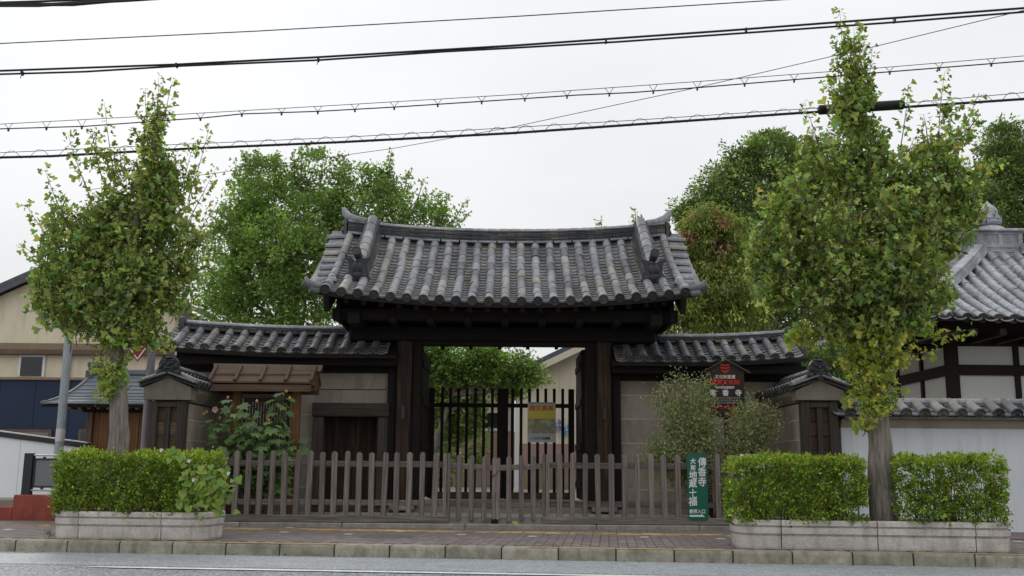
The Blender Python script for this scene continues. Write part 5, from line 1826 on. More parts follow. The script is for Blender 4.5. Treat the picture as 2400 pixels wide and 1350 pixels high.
# red rendered kerb wall with black railing
rw = thing('red_wall', 'low red-brown rendered wall beside the pavement at the left edge', 'wall', (at(60, 1200, 15).x, 15, 0))
xs0, xs1, xs2 = at(-420, 1180, 14.9).x, at(30, 1180, 14.9).x, at(330, 1180, 14.9).x
z1, z2 = at(90, 1160, 14.9).z, at(15, 1188, 14.9).z
b = MB(); b.cbox(xs1, xs2, 14.9, 15.15, -.1, z1, .012); b.build('high_part', 'red_plaster', rw)
b = MB(); b.cbox(xs0, xs1 - .004, 14.903, 15.15, -.1, z2, .012); b.build('low_part', 'red_plaster', rw)
rl = thing('railing', 'black framed railing with grey mesh panel on the red wall', 'railing', (at(100, 1160, 15).x, 15.0, z1))
xp = at(66, 1110, 15.0).x
zt = at(66, 1062, 15.0).z
b = MB(); b.cbox(xp - .065, xp + .065, 14.96, 15.06, z1 - .02, zt, .006); b.build('post', 'black_metal', rl)
xe = at(335, 1110, 15.0).x
for py in (1067, 1149):
    z = at(100, py, 15).z
    b = MB(); b.tube([(xp, 15.0, z), (xe, 15.0, z)], .014, 10); b.build('rail', 'light_metal', rl, smooth=True)
zA, zB = at(100, 1076, 15).z, at(100, 1141, 15).z
b = MB(); b.box(xp + .1, xe, 15.0, 15.008, zB, zA); b.build('mesh_panel', 'mesh_panel', rl)
for z in (zA, zB):
    b = MB(); b.cbox(xp + .065, xe, 14.985, 15.02, z - .013, z + .013, .003); b.build('frame', 'black_metal', rl)
b = MB(); b.cbox(xp + .075, xp + .1, 14.985, 15.02, zB, zA, .003); b.build('frame', 'black_metal', rl)
for k in range(3):
    for z, dz in ((zA, .035), (zB - .035, .035)):
        x = xp + .22 + k * .45
        b = MB(); b.cbox(x - .02, x + .02, 14.99, 15.015, z, z + dz, .003); b.build('clip', 'black_metal', rl)

# white ramp wall at the left edge, its coping falling to the right
WY2 = 16.7
ww = thing('ramp_wall', 'white panelled ramp wall with sloping dark coping at the left edge', 'wall', (at(60, 1060, WY2).x, WY2, 0))
pa_, pb2 = at(-260, 986, WY2), at(206, 1048, WY2)
n = 6
def ramp_z(x): return pa_.z + (pb2.z - pa_.z) * (x - pa_.x) / (pb2.x - pa_.x)
for i in range(n):
    a, c = pa_.x + (pb2.x - pa_.x) * i / n, pa_.x + (pb2.x - pa_.x) * (i + 1) / n - .006
    b = MB(); b.prism([(a, -.1), (c, -.1), (c, ramp_z(c)), (a, ramp_z(a))], WY2, WY2 + .12); b.build('panel', 'white_panel', ww)
b = MB(); b.beam((pa_.x, WY2 + .05, ramp_z(pa_.x) + .02), (pb2.x, WY2 + .05, ramp_z(pb2.x) + .02), .17, .08, c=.008); b.build('coping', 'black_metal', ww)
b = MB(); b.beam((pa_.x, WY2 + .05, ramp_z(pa_.x) + .071), (pb2.x, WY2 + .05, ramp_z(pb2.x) + .071), .18, .018); b.build('coping_trim', 'light_metal', ww)

# wooden shrine with stepped metal roof, behind the left tree
def shrine():
    Y = 17.6
    xa, xb = at(160, 943, Y - .9).x, at(500, 943, Y - .9).x
    t = thing('small_shrine', 'small wooden shrine hut with a curved grey metal roof behind the left trunk', 'shrine', ((xa + xb) / 2, Y, .2))
    ra, rb = at(215, 872, Y).x, at(392, 872, Y).x
    ze, zr = at(260, 945, Y - .9).z, at(260, 876, Y).z
    cx = (ra + rb) / 2
    N = 9
    def pt(u, t_, fb):
        # u -1..1 along eave; flared outwards towards the eave
        hw = (rb - ra) / 2 + ((xb - xa) / 2 - (rb - ra) / 2) * (1 - t_) ** 1.7
        hw = (rb - ra) / 2 + .42 * (1 - t_) ** 1.8
        z = ze + (zr - ze) * (t_ ** 1.35)
        return Vector((cx + u * hw, Y + fb * .9 * (1 - t_), z))
    rf = None
    b = MB()
    for fb in (-1, 1):
        for j in range(N):
            v = [pt(-1, j / N, fb), pt(1, j / N, fb), pt(1, (j + 1) / N, fb), pt(-1, (j + 1) / N, fb)]
            b.add([q + Vector((0, 0, -.03)) for q in v] + [q + Vector((0, 0, -.07)) for q in v], [(0, 1, 2, 3), (7, 6, 5, 4), (0, 4, 5, 1), (1, 5, 6, 2), (3, 2, 6, 7), (3, 7, 4, 0)])
    rf = b.build('roof', 'gate_wood_x', t)
    for j in range(N):
        b = MB()
        v = [pt(-1, j / N, -1), pt(1, j / N, -1), pt(1, (j + 1) / N, -1), pt(-1, (j + 1) / N, -1)]
        v = [v[0] + Vector((0, -.01, .012)), v[1] + Vector((0, -.01, .012)), v[2], v[3]]
        b.add(v + [q + Vector((0, 0, -.028)) for q in v], [(0, 1, 2, 3), (7, 6, 5, 4), (0, 4, 5, 1), (1, 5, 6, 2), (2, 6, 7, 3), (3, 7, 4, 0)])
        b.build('metal_course', 'copper_grey', rf)
    for u in (-1, 1):
        b = MB()
        for j in range(N):
            b.beam(pt(u, j / N, -1) + Vector((0, 0, .01)), pt(u, (j + 1) / N, -1) + Vector((0, 0, .01)), .06, .03)
        b.build('verge_strip', 'copper_grey', rf)
    b = MB(); b.cbox(ra - .02, rb + .02, Y - .07, Y + .07, zr - .02, zr + .07, .01); b.build('ridge', 'copper_grey', rf)
    for x in (ra + .03, rb - .05):
        b = MB(); b.cbox(x - .09, x + .05, Y - .12, Y + .12, zr - .1, zr + .05, .01); b.cbox(x - .06, x + .06, Y - .09, Y + .09, zr + .05, zr + .12, .01); b.cbox(x - .08, x + .05, Y - .1, Y + .1, zr + .11, zr + .2, .015)
        b.build('ridge_end', 'roof_slate', rf)
    wx0, wx1 = at(208, 1000, Y - .6).x, at(420, 1000, Y - .6).x
    n = 9
    for i in range(n):
        a, c = wx0 + (wx1 - wx0) * i / n, wx0 + (wx1 - wx0) * (i + 1) / n
        b = MB(); b.cbox(a + .002, c - .002, Y - .6 + .004 * (i % 2), Y - .56, .2, ze - .05, .004); b.build('plank', 'orange_wood_z', t)
    b = MB(); b.box(wx0, wx1, Y - .55, Y + .6, .2, ze - .02); b.build('core', 'gate_wood_z', t)
    for px in (210, 262, 338):
        x = at(px, 1000, Y - .64).x
        b = MB(); b.cbox(x - .05, x + .05, Y - .67, Y - .57, .2, ze - .04, .006); b.build('post', 'brown_wood_z', t)
    b = MB(); b.cbox(wx0 - .1, wx1 + .1, Y - .68, Y - .57, ze - .14, ze - .03, .006); b.build('head_beam', 'gate_wood_x', t)
    for k in range(9):
        b = MB(); x = wx0 - .25 + k * .16
        b.cbox(x, x + .05, Y - .9, Y - .6, ze - .1, ze - .045, .004); b.build('rafter_end', 'brown_wood_y', t)
shrine()

# cream house with gable, and the blue-clad front below it
def cream_house():
    Y = 26.0
    h = thing('cream_house', 'cream rendered house with gabled roof behind the left street tree', 'house', (at(150, 1000, Y).x, Y, -.1))
    x0, x1 = at(-420, 800, Y).x, at(408, 800, Y).x
    pk = at(195, 608, Y); zl = at(0, 700, Y).z
    slope = (pk.z - at(0, 694, Y).z) / (pk.x - at(0, 694, Y).x)
    zL = pk.z - slope * (pk.x - x0); zR = pk.z - slope * (x1 - pk.x)
    b = MB(); b.prism([(x0, -.1), (x1, -.1), (x1, zR), (pk.x, pk.z), (x0, zL)], Y, Y + 9); b.build('wall', 'cream_stucco', h)
    for s, xe, zE in ((-1, x0, zL), (1, x1, zR)):
        a = Vector((pk.x, 0, pk.z + .09)); c = Vector((xe + s * .5, 0, zE - slope * .5 + .09))
        m = MB()
        P = [Vector((a.x, Y - .35, a.z)), Vector((c.x, Y - .35, c.z)), Vector((c.x, Y + 9.3, c.z)), Vector((a.x, Y + 9.3, a.z))]
        m.add([p + Vector((0, 0, .12)) for p in P] + P, [(0, 1, 2, 3), (7, 6, 5, 4), (0, 4, 5, 1), (1, 5, 6, 2), (2, 6, 7, 3), (3, 7, 4, 0)])
        m.build('roof', 'roof_slate', h)
        m = MB(); m.beam((a.x, Y - .3, a.z - .06), (c.x, Y - .3, c.z - .06), .09, .13); m.build('barge_board', 'roof_slate', h)
    zc0, zc1 = at(100, 822, Y).z, at(100, 806, Y).z
    b = MB(); b.cbox(x0, x1 + .05, Y - .18, Y, zc0, zc1, .01); b.build('string_course', 'tan_trim', h)
    b = MB(); b.cbox(x0, x1 + .06, Y - .22, Y - .02, zc0 - .12, zc0 - .005, .01); b.build('gutter', 'brown_trim', h)
    a, c = at(48, 829, Y), at(105, 884, Y)
    b = MB(); b.cbox(a.x, c.x, Y - .06, Y - .002, c.z, a.z, .01); w = b.build('window_frame', 'white_frame', h)
    b = MB(); b.box(a.x + .07, c.x - .07, Y - .075, Y - .062, c.z + .02, a.z - .09); b.build('pane', 'window_glass', w)
    b = MB(); x = at(166, 850, Y).x; b.tube([(x, Y - .06, at(166, 893, Y).z), (x, Y - .06, zc0 - .1)], .03, 8); b.build('downpipe', 'brown_trim', h)
cream_house()
def blue_front():
    Y = 25.2
    h = thing('blue_building', 'dark blue clad single-storey front at the left edge behind the steel pole', 'building', (at(100, 1000, Y).x, Y, -.1))
    x0, x1 = at(-420, 950, Y).x, at(330, 950, Y).x
    z1 = at(100, 889, Y).z
    b = MB(); b.box(x0, x1, Y + .03, Y + .75, -.1, z1 - .02); b.build('core', 'blue_siding', h)
    n = 9
    for i in range(n):
        a, c = x0 + (x1 - x0) * i / n, x0 + (x1 - x0) * (i + 1) / n
        b = MB(); b.cbox(a + .003, c - .003, Y, Y + .05, -.1, z1 - .02, .004); b.build('cladding_panel', 'blue_siding', h)
    b = MB(); b.cbox(x0, x1 + .05, Y - .06, Y + .8, z1 - .02, z1 + .05, .008); b.build('parapet_cap', 'tan_trim', h)
    for a_, c_ in ((-40, 118), (186, 300)):
        a, c = at(a_, 1006, Y), at(c_, 1060, Y)
        b = MB(); b.cbox(a.x, c.x, Y - .05, Y - .003, c.z, a.z, .008); w = b.build('window_frame', 'brown_trim', h)
        m = (a.x + c.x) / 2
        for p, q, mm in ((a.x + .07, m - .04, 'window_glass'), (m + .04, c.x - .07, 'window_pale')):
            b = MB(); b.box(p, q, Y - .062, Y - .052, c.z + .05, a.z - .07); b.build('pane', mm, w)
blue_front()

# ================================================================== KINDERGARTEN seen through the gateway
def school():
    Y = 27.0
    h = thing('school_building', 'cream boarded building with dusky pink base seen through the gateway', 'building', (at(1300, 1000, Y).x, Y, .27))
    x0, x1, xp = at(1212, 950, Y).x, at(1760, 950, Y).x, at(1480, 900, Y).x
    zl, zp = at(1212, 888, Y).z, at(1480, 762, Y).z
    zm = at(1280, 1040, Y).z
    n = 22
    def top(x): return zl + (zp - zl) * (1 - abs(x - xp) / (xp - x0))
    b = MB(); b.prism([(x0, .27), (x1, .27), (x1, top(x1)), (xp, zp), (x0, zl)], Y + .05, Y + 8); b.build('wall_core', 'cream_board', h)
    for i in range(n):
        a, c = x0 + (x1 - x0) * i / n, x0 + (x1 - x0) * (i + 1) / n - .004
        b = MB(); b.prism([(a, zm), (c, zm), (c, top(c)), (a, top(a))], Y, Y + .05); b.build('wall_board', 'cream_board', h)
    b = MB(); b.cbox(x0 - .01, x1, Y - .03, Y + .04, .9, zm - .004, .005); b.build('base_panel', 'mauve_board', h)
    b = MB(); b.cbox(x0 - .01, x1, Y - .02, Y + .04, .27, .896, .005); b.build('plinth', 'tan_trim', h)
    for s in (-1, 1):
        e = x0 - .5 if s < 0 else x1 + .5
        a = Vector((xp, Y - .5, zp + .08)); c = Vector((e, Y - .5, zl + .08 - .5 * (zp - zl) / (xp - x0)))
        m = MB(); P = [a, c, c + Vector((0, 8.7, 0)), a + Vector((0, 8.7, 0))]
        m.add([p + Vector((0, 0, .14)) for p in P] + P, [(0, 1, 2, 3), (7, 6, 5, 4), (0, 4, 5, 1), (1, 5, 6, 2), (2, 6, 7, 3), (3, 7, 4, 0)])
        m.build('roof', 'roof_slate', h)
        m = MB(); m.beam(a + Vector((0, .03, -.09)), c + Vector((0, .03, -.09)), .06, .17); m.build('barge_board', 'cream_board', h)
    # lower range to the left with a white window
    x2, x3 = at(1000, 950, 30.0).x, at(1206, 950, 30.0).x
    w = thing('school_annex', 'dusky pink low building with white framed window behind the barred gate', 'building', ((x2 + x3) / 2, 30, .27))
    zt = at(1150, 905, 30).z
    zm2 = at(1150, 1012, 30).z
    b = MB(); b.cbox(x2 - 3, x3, 30.02, 36, .27, zt, .01); b.build('wall', 'cream_board', w)
    b = MB(); b.cbox(x2 - 3, x3 + .01, 29.97, 30.3, .27, zm2, .01); b.build('base_panel', 'mauve_board', w)
    a, c = at(1085, 962, 30), at(1197, 1011, 30)
    b = MB(); b.cbox(a.x, c.x, 29.93, 30.0, c.z, a.z, .01); fr = b.build('window_frame', 'white_frame', w)
    b = MB(); b.box(a.x + .07, c.x - .09, 29.915, 29.928, c.z + .09, a.z - .07); b.build('pane', 'window_glass', fr)
    b = MB(); b.prism([(x2 - 3.4, zt), (x3 + .4, zt), (x3 + .2, zt + .5), (x2 - 3.2, zt + .5)], 29.6, 36.4); b.build('roof', 'roof_slate', w)
    t, p = pole('white_pole', 'slim white pole in the yard seen between the gate bars', 1211, 1060, 24.0, .055, at(1211, 952, 24).z, 'white_frame')
    # wind wheels fixed to the wall
    for px, py, m, lab in ((1328, 1008, 'sky_blue', 'blue and white paper pinwheel on the cream wall behind the bars'), (1306, 997, 'violet', 'violet paper pinwheel beside the poster behind the bars')):
        q = at(px, py, 26.9)
        t = thing('pinwheel', lab, 'pinwheel', q)
        for k in range(4):
            b = MB(); a = rad(45 + 90 * k)
            u, v = Vector((math.cos(a), 0, math.sin(a))), Vector((-math.sin(a), 0, math.cos(a)))
            b.add([q, q + u * .15 + v * .11, q + u * .17 - v * .06, q + Vector((0, -.03, 0)) + u * .06], [(0, 1, 3), (1, 2, 3), (0, 3, 2)]); b.build('vane', m, t)
        b = MB(); b.sphere(q + Vector((0, -.03, 0)), .025); b.build('hub', 'ink_white', t)
school()
# ================================================================== VEGETATION
def put_leaves(name, parent, P, axis, size, col, kind, material='leaf', nb=(0, 0, .35)):
    P = np.asarray(P); o = Vector(P.mean(0))
    me = leaf_mesh(name, P, np.asarray(axis), np.asarray(size), np.asarray(col), kind, material, o, nb)
    ob = link(name, me, o, parent)
    return tag(ob, kind='stuff')
def bez(a, c, bend, n=5):
    a, c = Vector(a), Vector(c)
    m = (a + c) / 2 + Vector(bend)
    return [a * (1 - t) ** 2 + m * 2 * t * (1 - t) + c * t * t for t in [i / n for i in range(n + 1)]]

GINKGO = [(0.288, 0.367, 0.099), (0.231, 0.307, 0.081), (0.382, 0.456, 0.133), (0.167, 0.237, 0.081), (0.542, 0.521, 0.127), (0.288, 0.378, 0.174)]
GW = [5, 5, 3, 3, .5, 2]
def shoot_leaves(o, mid, e, L, dens, P, A, S, K, key, zmin=-9.0):
    """whorls of fan leaves at the nodes of one shoot, smaller towards the tip"""
    step = .042
    n = max(3, int(L / step))
    d = np.array((e - o).normalized())
    big = RNG.uniform(.8, 1.2)
    for m in range(n + 1):
        f = m / n
        pt = o.lerp(mid, f * 2) if f < .5 else mid.lerp(e, f * 2 - 1)
        if pt.z < zmin: continue
        for _ in range(int(RNG.integers(3, 7) * (.75 if dens < .5 else 1))):
            r = RNG.normal(0, 1, 3); r -= d * r.dot(d); r /= np.linalg.norm(r) + 1e-9
            a = r + d * RNG.uniform(-.1, .75) + np.array((0, 0, RNG.normal(-.2, .3)))
            a /= np.linalg.norm(a) + 1e-9
            P.append(np.array(pt) + r * RNG.uniform(.0, .035)); A.append(a)
            S.append(float(np.clip(RNG.lognormal(math.log(.074), .25), .035, .115)) * big * (1.08 - .35 * f)); K.append((key, pt.z))
def street_ginkgo(label, base_px, base_z, Yt, trunk_px, ells, tips, seed, r0, low_gold=None, gold=0.0):
    global RNG
    RNG = np.random.default_rng(seed); random.seed(seed)
    p0 = at(base_px[0], base_px[1], Yt); p0.z = base_z
    t = thing('ginkgo_tree', label, 'tree', p0, 'ginkgo trees along the street')
    # trunk with limbs to each mass of the crown
    path = [p0] + [at(x, y, Yt) for x, y in trunk_px]
    n = len(path)
    rr = [r0 * (1.12 if i == 0 else (1 - .94 * i / (n - 1)) if i > 1 else 1.0) for i in range(n)]
    # finer polyline
    fine, rad_ = [], []
    for i in range(n - 1):
        for k in range(5):
            f = k / 5
            fine.append(path[i].lerp(path[i + 1], f) + Vector((random.uniform(-.008, .008), random.uniform(-.008, .008), 0)))
            rad_.append(rr[i] * (1 - f) + rr[i + 1] * f + random.uniform(-.004, .004))
    fine.append(path[-1]); rad_.append(rr[-1])
    b = MB(); b.tube(fine, rad_, 18)
    tw = MB()
    P, A, S, K = [], [], [], []
    for (cx, cy, rx, ry, dens, dy) in ells:
        c = at(cx, cy, Yt + dy); s = ppm(cx, cy, Yt + dy)
        RX, RZ = rx / s, ry / s
        RY = min(max(RX, .3), max(RZ, .3)) * .85
        # a limb from the trunk
        j = min(range(len(fine)), key=lambda q: (fine[q] - (c - Vector((0, 0, RZ * .9)))).length)
        if dens > .5:
            b.tube(bez(fine[j], c + Vector((0, 0, RZ * .2)), (0, 0, -.12), 6), [max(.008, rad_[j] * .45 * (1 - .9 * k / 6)) for k in range(7)], 8)
        vol = RX * RZ
        ns = int((150 if dens >= .8 else 112) * dens * max(vol, .04) ** .75) + 2
        q = in_ell(ns, .45)
        for k in range(ns):
            e = Vector((c.x + q[k, 0] * RX, c.y + q[k, 1] * RY, c.z + q[k, 2] * RZ))
            out = Vector((q[k, 0], q[k, 1], q[k, 2] * .5))
            dr = (Vector((0, 0, .8)) + out * .75 + Vector(RNG.normal(0, .28, 3))).normalized()
            L = RNG.uniform(.25, .7) * (.4 if vol < .14 else 1)
            o = e - dr * L
            mid = o.lerp(e, .5) + Vector(RNG.normal(0, .025, 3))
            tw.tube([o if o.z > c.z - RZ else mid, mid.lerp(o, .3), mid, e], [.0075, .006, .0045, .002], 4, False)
            shoot_leaves(o, mid, e, L, dens, P, A, S, K, cy, c.z - RZ * .95)
    for (tx, ty, fx, fy, dy) in tips:
        e, o = at(tx, ty, Yt + dy), at(fx, fy, Yt + dy * .5)
        pts = bez(o, e, (RNG.uniform(-.05, .05), RNG.uniform(-.05, .05), .0), 8)
        tw.tube(pts, [.007 * (1 - .8 * k / 8) for k in range(9)], 4, False)
        shoot_leaves(o.lerp(e, .25), o.lerp(e, .62), e, (e - o).length * .75, .4, P, A, S, K, ty)
    b.build('trunk', 'bark', t, smooth=True)
    tag(tw.build('twig_mass', 'twig', t), kind='stuff')
    P = np.array(P); col = palette(len(P), GINKGO, GW, .32)
    if low_gold is not None:
        m = (P[:, 2] < low_gold) & (RNG.random(len(P)) < gold)
        col[m] = palette(int(m.sum()), [(.36, .4, .075), (.47, .45, .08), (.29, .36, .07)], [4, 2, 3], .2)
    put_leaves('crown', t, P, A, S, col, 'fan')
    return t
planter_mid = (PV0 + PV1) / 2
YL = RP(uu(280, 1270), planter_mid, 0).y
YR = RP(uu(2060, 1270), planter_mid, 0).y
street_ginkgo('left street ginkgo with sparse upright shoots, rising from the shorter planter', (276, 1190), .2, YL,
    [(278, 1050), (280, 900), (272, 800), (290, 640), (330, 480), (365, 330), (370, 220)],
    [(255, 660, 165, 120, 1.0, 0), (300, 745, 125, 65, 1.0, -.1), (200, 705, 110, 70, .8, .1), (372, 440, 62, 130, 1.05, 0), (366, 300, 46, 70, .8, 0), (270, 500, 95, 110, .85, .1),
     (140, 590, 70, 120, .5, -.1), (165, 470, 60, 90, .35, .1), (420, 620, 60, 120, .55, .1), (440, 420, 45, 75, .3, 0), (450, 560, 50, 90, .3, -.1), (250, 350, 55, 55, .4, 0), (290, 400, 70, 70, .55, 0),
     (270, 850, 42, 45, 1.0, -.12), (255, 905, 22, 28, .8, -.12), (110, 680, 45, 55, .5, 0), (400, 690, 65, 45, .6, .15), (330, 600, 110, 100, .9, 0), (360, 460, 60, 110, .9, .15), (300, 640, 120, 90, .9, .2), (230, 560, 80, 80, .8, 0)],
    [(372, 178, 362, 320, 0), (405, 188, 385, 300, .1), (245, 240, 270, 420, 0), (158, 310, 215, 470, .1), (105, 398, 165, 540, -.1), (60, 478, 140, 600, 0), (48, 570, 120, 640, .1), (490, 298, 440, 470, 0),
     (507, 392, 430, 540, .1), (512, 470, 440, 600, -.1), (500, 560, 420, 650, 0), (480, 640, 400, 690, .1), (62, 705, 130, 740, 0), (340, 205, 345, 330, .1), (215, 300, 240, 420, -.1), (455, 330, 415, 480, .1), (85, 620, 150, 660, -.15)],
    21, .118, at(270, 800, YL).z, .35)
street_ginkgo('right street ginkgo, full crowned with tall leading shoots, rising between two hedges', (2066, 1200), .2, YR,
    [(2063, 1050), (2052, 920), (2040, 800), (2020, 640), (2000, 480), (1990, 330), (1980, 200)],
    [(2000, 560, 200, 170, 1.0, 0), (2010, 700, 190, 100, 1.0, 0), (2020, 360, 125, 120, 1.0, 0), (2000, 225, 72, 85, .85, 0), (1995, 135, 40, 60, .6, 0), (2150, 440, 130, 130, .9, .1), (1850, 500, 100, 120, .75, -.1),
     (1830, 640, 85, 80, .8, .1), (1800, 560, 60, 70, .7, 0), (2230, 520, 70, 80, .7, -.1), (2200, 330, 95, 85, .6, 0), (2250, 420, 80, 90, .6, 0), (2060, 790, 120, 70, .7, -.1), (2050, 870, 78, 75, .9, -.1), (2050, 935, 45, 35, .9, -.12), (2170, 640, 85, 90, .8, .1),
     (1900, 380, 60, 80, .6, 0), (1900, 760, 70, 50, .6, .1), (2160, 740, 60, 45, .5, 0), (2215, 250, 30, 70, .4, 0), (2025, 985, 25, 18, .5, -.12), (2080, 560, 140, 140, .9, -.3), (1930, 600, 120, 120, .9, -.3)],
    [(1968, 18, 1985, 250, 0), (2015, 62, 2010, 250, .1), (2215, 165, 2200, 350, 0), (2290, 228, 2240, 380, .1), (2350, 372, 2260, 430, 0), (1885, 238, 1930, 380, -.1), (1900, 310, 1920, 420, .1), (1748, 438, 1830, 520, 0),
     (1738, 600, 1820, 620, .1), (2278, 772, 2150, 800, -.1), (2195, 828, 2100, 830, .1), (2130, 200, 2110, 350, .1), (1752, 700, 1830, 680, 0), (2300, 520, 2220, 500, .1), (1960, 90, 1975, 260, .1), (2045, 110, 2030, 260, -.1), (1810, 400, 1860, 480, .1),
     (2260, 300, 2220, 400, -.1), (1790, 740, 1860, 700, 0), (2000, 60, 2000, 200, -.05)],
    22, .128, at(2050, 780, YR).z, .8)

# trees behind the gate ------------------------------------------------
def clump_tree(name, label, Yt, base_px, trunk_r, ells, n_leaf, size, cols, w, kind, spread=.34, drop=0.0, tips=(), seed=5, red=None, zbase=.2, material='leaf', group=None, cl=46):
    global RNG
    RNG = np.random.default_rng(seed); random.seed(seed)
    b0 = at(base_px[0], base_px[1], Yt); b0.z = zbase
    t = thing(name, label, 'tree', b0, group)
    cs = []
    tot = sum(e[2] * e[3] * e[4] for e in ells)
    b = MB()
    top = at(ells[0][0], ells[0][1], Yt)
    tr = bez(b0, top, (.1, 0, 0), 8)
    b.tube(tr, [trunk_r * (1 - .75 * k / 8) for k in range(9)], 12)
    P, A, S, KC = [], [], [], []
    for (cx, cy, rx, ry, dens, dy) in ells:
        c = at(cx, cy, Yt + dy); s = ppm(cx, cy, Yt + dy)
        R = np.array((rx / s, min(rx, ry) / s * .9, ry / s))
        k = max(1, int(n_leaf / cl * rx * ry * dens / tot))
        q = in_ell(k, .36)
        j = min(range(9), key=lambda z: (tr[z] - c).length)
        b.tube(bez(tr[max(0, j - 2)], c, (0, 0, -.2), 5), [max(.015, trunk_r * .4 * (1 - .8 * m / 5)) for m in range(6)], 7)
        for m in range(k):
            o = np.array(c) + q[m] * R
            if m % 5 == 0:
                b.tube([c, Vector(o)], [.02, .006], 4, False)
            nn = int(cl * RNG.uniform(.6, 1.4))
            d = norm_(RNG.normal(size=(nn, 3))) * (RNG.random((nn, 1)) ** .5) * spread * RNG.uniform(.7, 1.25) * np.array((1, 1, .8))
            P.append(o + d)
            out = norm_(d + q[m][None] * spread * .8)
            a = out + RNG.normal(0, .5, (nn, 3)); a[:, 2] -= drop
            A.append(a); S.append(RNG.uniform(.7, 1.25, nn) * size)
            KC.append(np.full(nn, np.exp(RNG.normal(0, .28))))
    for (tx, ty, fx, fy) in tips:
        e, o = at(tx, ty, Yt), at(fx, fy, Yt)
        b.tube([o, e], [.02, .004], 4, False)
        nn = int((e - o).length / .014)
        f = RNG.random((nn, 1)) ** .8
        P.append(np.array(o) * (1 - f) + np.array(e) * f + RNG.normal(0, .085, (nn, 3)) * (1.25 - f)); a = RNG.normal(0, 1, (nn, 3)); A.append(a); S.append(RNG.uniform(.7, 1.2, nn) * size); KC.append(np.ones(nn))
    b.build('trunk', 'bark', t, smooth=True)
    P = np.concatenate(P); A = np.concatenate(A); S = np.concatenate(S); KC = np.concatenate(KC)
    col = palette(len(P), cols, w, .16) * KC[:, None]
    if red:
        c = at(red[0], red[1], Yt); s = ppm(red[0], red[1], Yt)
        dd = ((P[:, 0] - c.x) / (red[2] / s)) ** 2 + ((P[:, 2] - c.z) / (red[3] / s)) ** 2
        m = (dd < 1) & (np.sin(P[:, 0] * 9) + np.sin(P[:, 2] * 11 + P[:, 0] * 4) + RNG.normal(0, .5, len(P)) > red[4])
        col[m] = palette(int(m.sum()), [(.34, .15, .11), (.32, .2, .1), (.38, .19, .15)], [3, 2, 1], .2)
    put_leaves('crown', t, P, A, S, col, kind, material)
    return t
BG = [(0.192, 0.293, 0.074), (0.23, 0.35, 0.086), (0.148, 0.23, 0.068), (0.281, 0.399, 0.111)]
clump_tree('ginkgo_tree', 'broad green ginkgo rising behind the gate roof to the left', 23.5, (690, 1100), .22,
    [(690, 560, 150, 130, 1, 0), (620, 440, 80, 75, 1, 0), (720, 430, 110, 75, 1, .3), (850, 480, 120, 80, 1, 0), (960, 500, 90, 60, .9, .2), (1030, 525, 55, 45, .8, 0), (570, 560, 85, 90, 1, -.4), (540, 660, 75, 90, 1, -.3), (620, 700, 130, 80, 1, -.6),
     (720, 680, 110, 90, 1, -.5), (500, 690, 35, 60, .8, 0), (640, 600, 140, 110, .9, -.8), (600, 500, 90, 80, .9, -.3), (900, 440, 70, 50, .8, .2), (780, 540, 120, 90, .9, .2), (1060, 555, 40, 40, .7, 0), (560, 745, 90, 40, .9, -.6), (740, 745, 70, 40, .9, -.6)],
    46000, .085, BG, [4, 4, 3, 2], 'fan', .27, 0, [(548, 375, 580, 480), (570, 350, 590, 470), (600, 348, 610, 450), (648, 352, 645, 440), (708, 340, 705, 430), (760, 352, 750, 440), (812, 378, 800, 450), (918, 350, 905, 460), (910, 365, 930, 460), (960, 395, 940, 480),
      (995, 420, 970, 490), (1055, 452, 1020, 530), (1095, 465, 1050, 540), (1098, 500, 1040, 560), (535, 420, 560, 500), (520, 470, 560, 540), (640, 370, 670, 450), (860, 400, 850, 470), (1000, 445, 990, 520), (690, 360, 690, 430), (480, 620, 530, 660), (475, 700, 530, 720)], 31, None, .2, cl=60)
clump_tree('ginkgo_tree', 'low spreading ginkgo in the yard seen through the gateway', 21.0, (975, 1160), .1,
    [(1080, 850, 110, 42, 1, 0), (1180, 860, 90, 40, 1, 0), (1020, 900, 60, 90, 1, .3), (1080, 950, 50, 90, .7, .4), (1250, 880, 40, 22, .8, 0), (1040, 1020, 40, 70, .6, .5), (1110, 1000, 30, 60, .4, .3), (1160, 900, 90, 26, .8, .3), (1010, 830, 40, 30, 1, 0), (1110, 1060, 20, 40, .3, .3), (1050, 1100, 40, 40, .5, .8)],
    20000, .075, BG, [4, 4, 4, 1.5], 'fan', .2, .1, [(1300, 895, 1240, 880), (1250, 822, 1200, 850)], 32, None, .27, cl=40)
CAM = [(0.167, 0.237, 0.079), (0.21, 0.291, 0.093), (0.124, 0.184, 0.065), (0.311, 0.398, 0.124), (0.226, 0.291, 0.106)]
clump_tree('camphor_tree', 'dense dark rounded evergreen behind the red-tinged tree', 26.0, (1790, 1100), .35,
    [(1790, 480, 140, 120, 1, 0), (1700, 450, 75, 70, 1, 0), (1780, 380, 90, 70, 1, 0), (1850, 390, 90, 85, 1, 0), (1650, 510, 55, 60, 1, 0), (1830, 620, 130, 120, 1, 0), (1930, 450, 110, 130, .8, .4), (1700, 620, 100, 130, .9, .3), (1620, 500, 35, 45, .8, 0), (1960, 640, 120, 130, .6, .5), (1800, 740, 150, 60, .9, 0), (1650, 720, 80, 70, .8, 0)],
    85000, .105, CAM, [4, 4, 3, 2, 2], 'oval', .3, .2, [(1838, 300, 1830, 350), (1768, 315, 1775, 360), (1710, 370, 1715, 420)], 33, None, .2, 'leaf_glossy', cl=70)
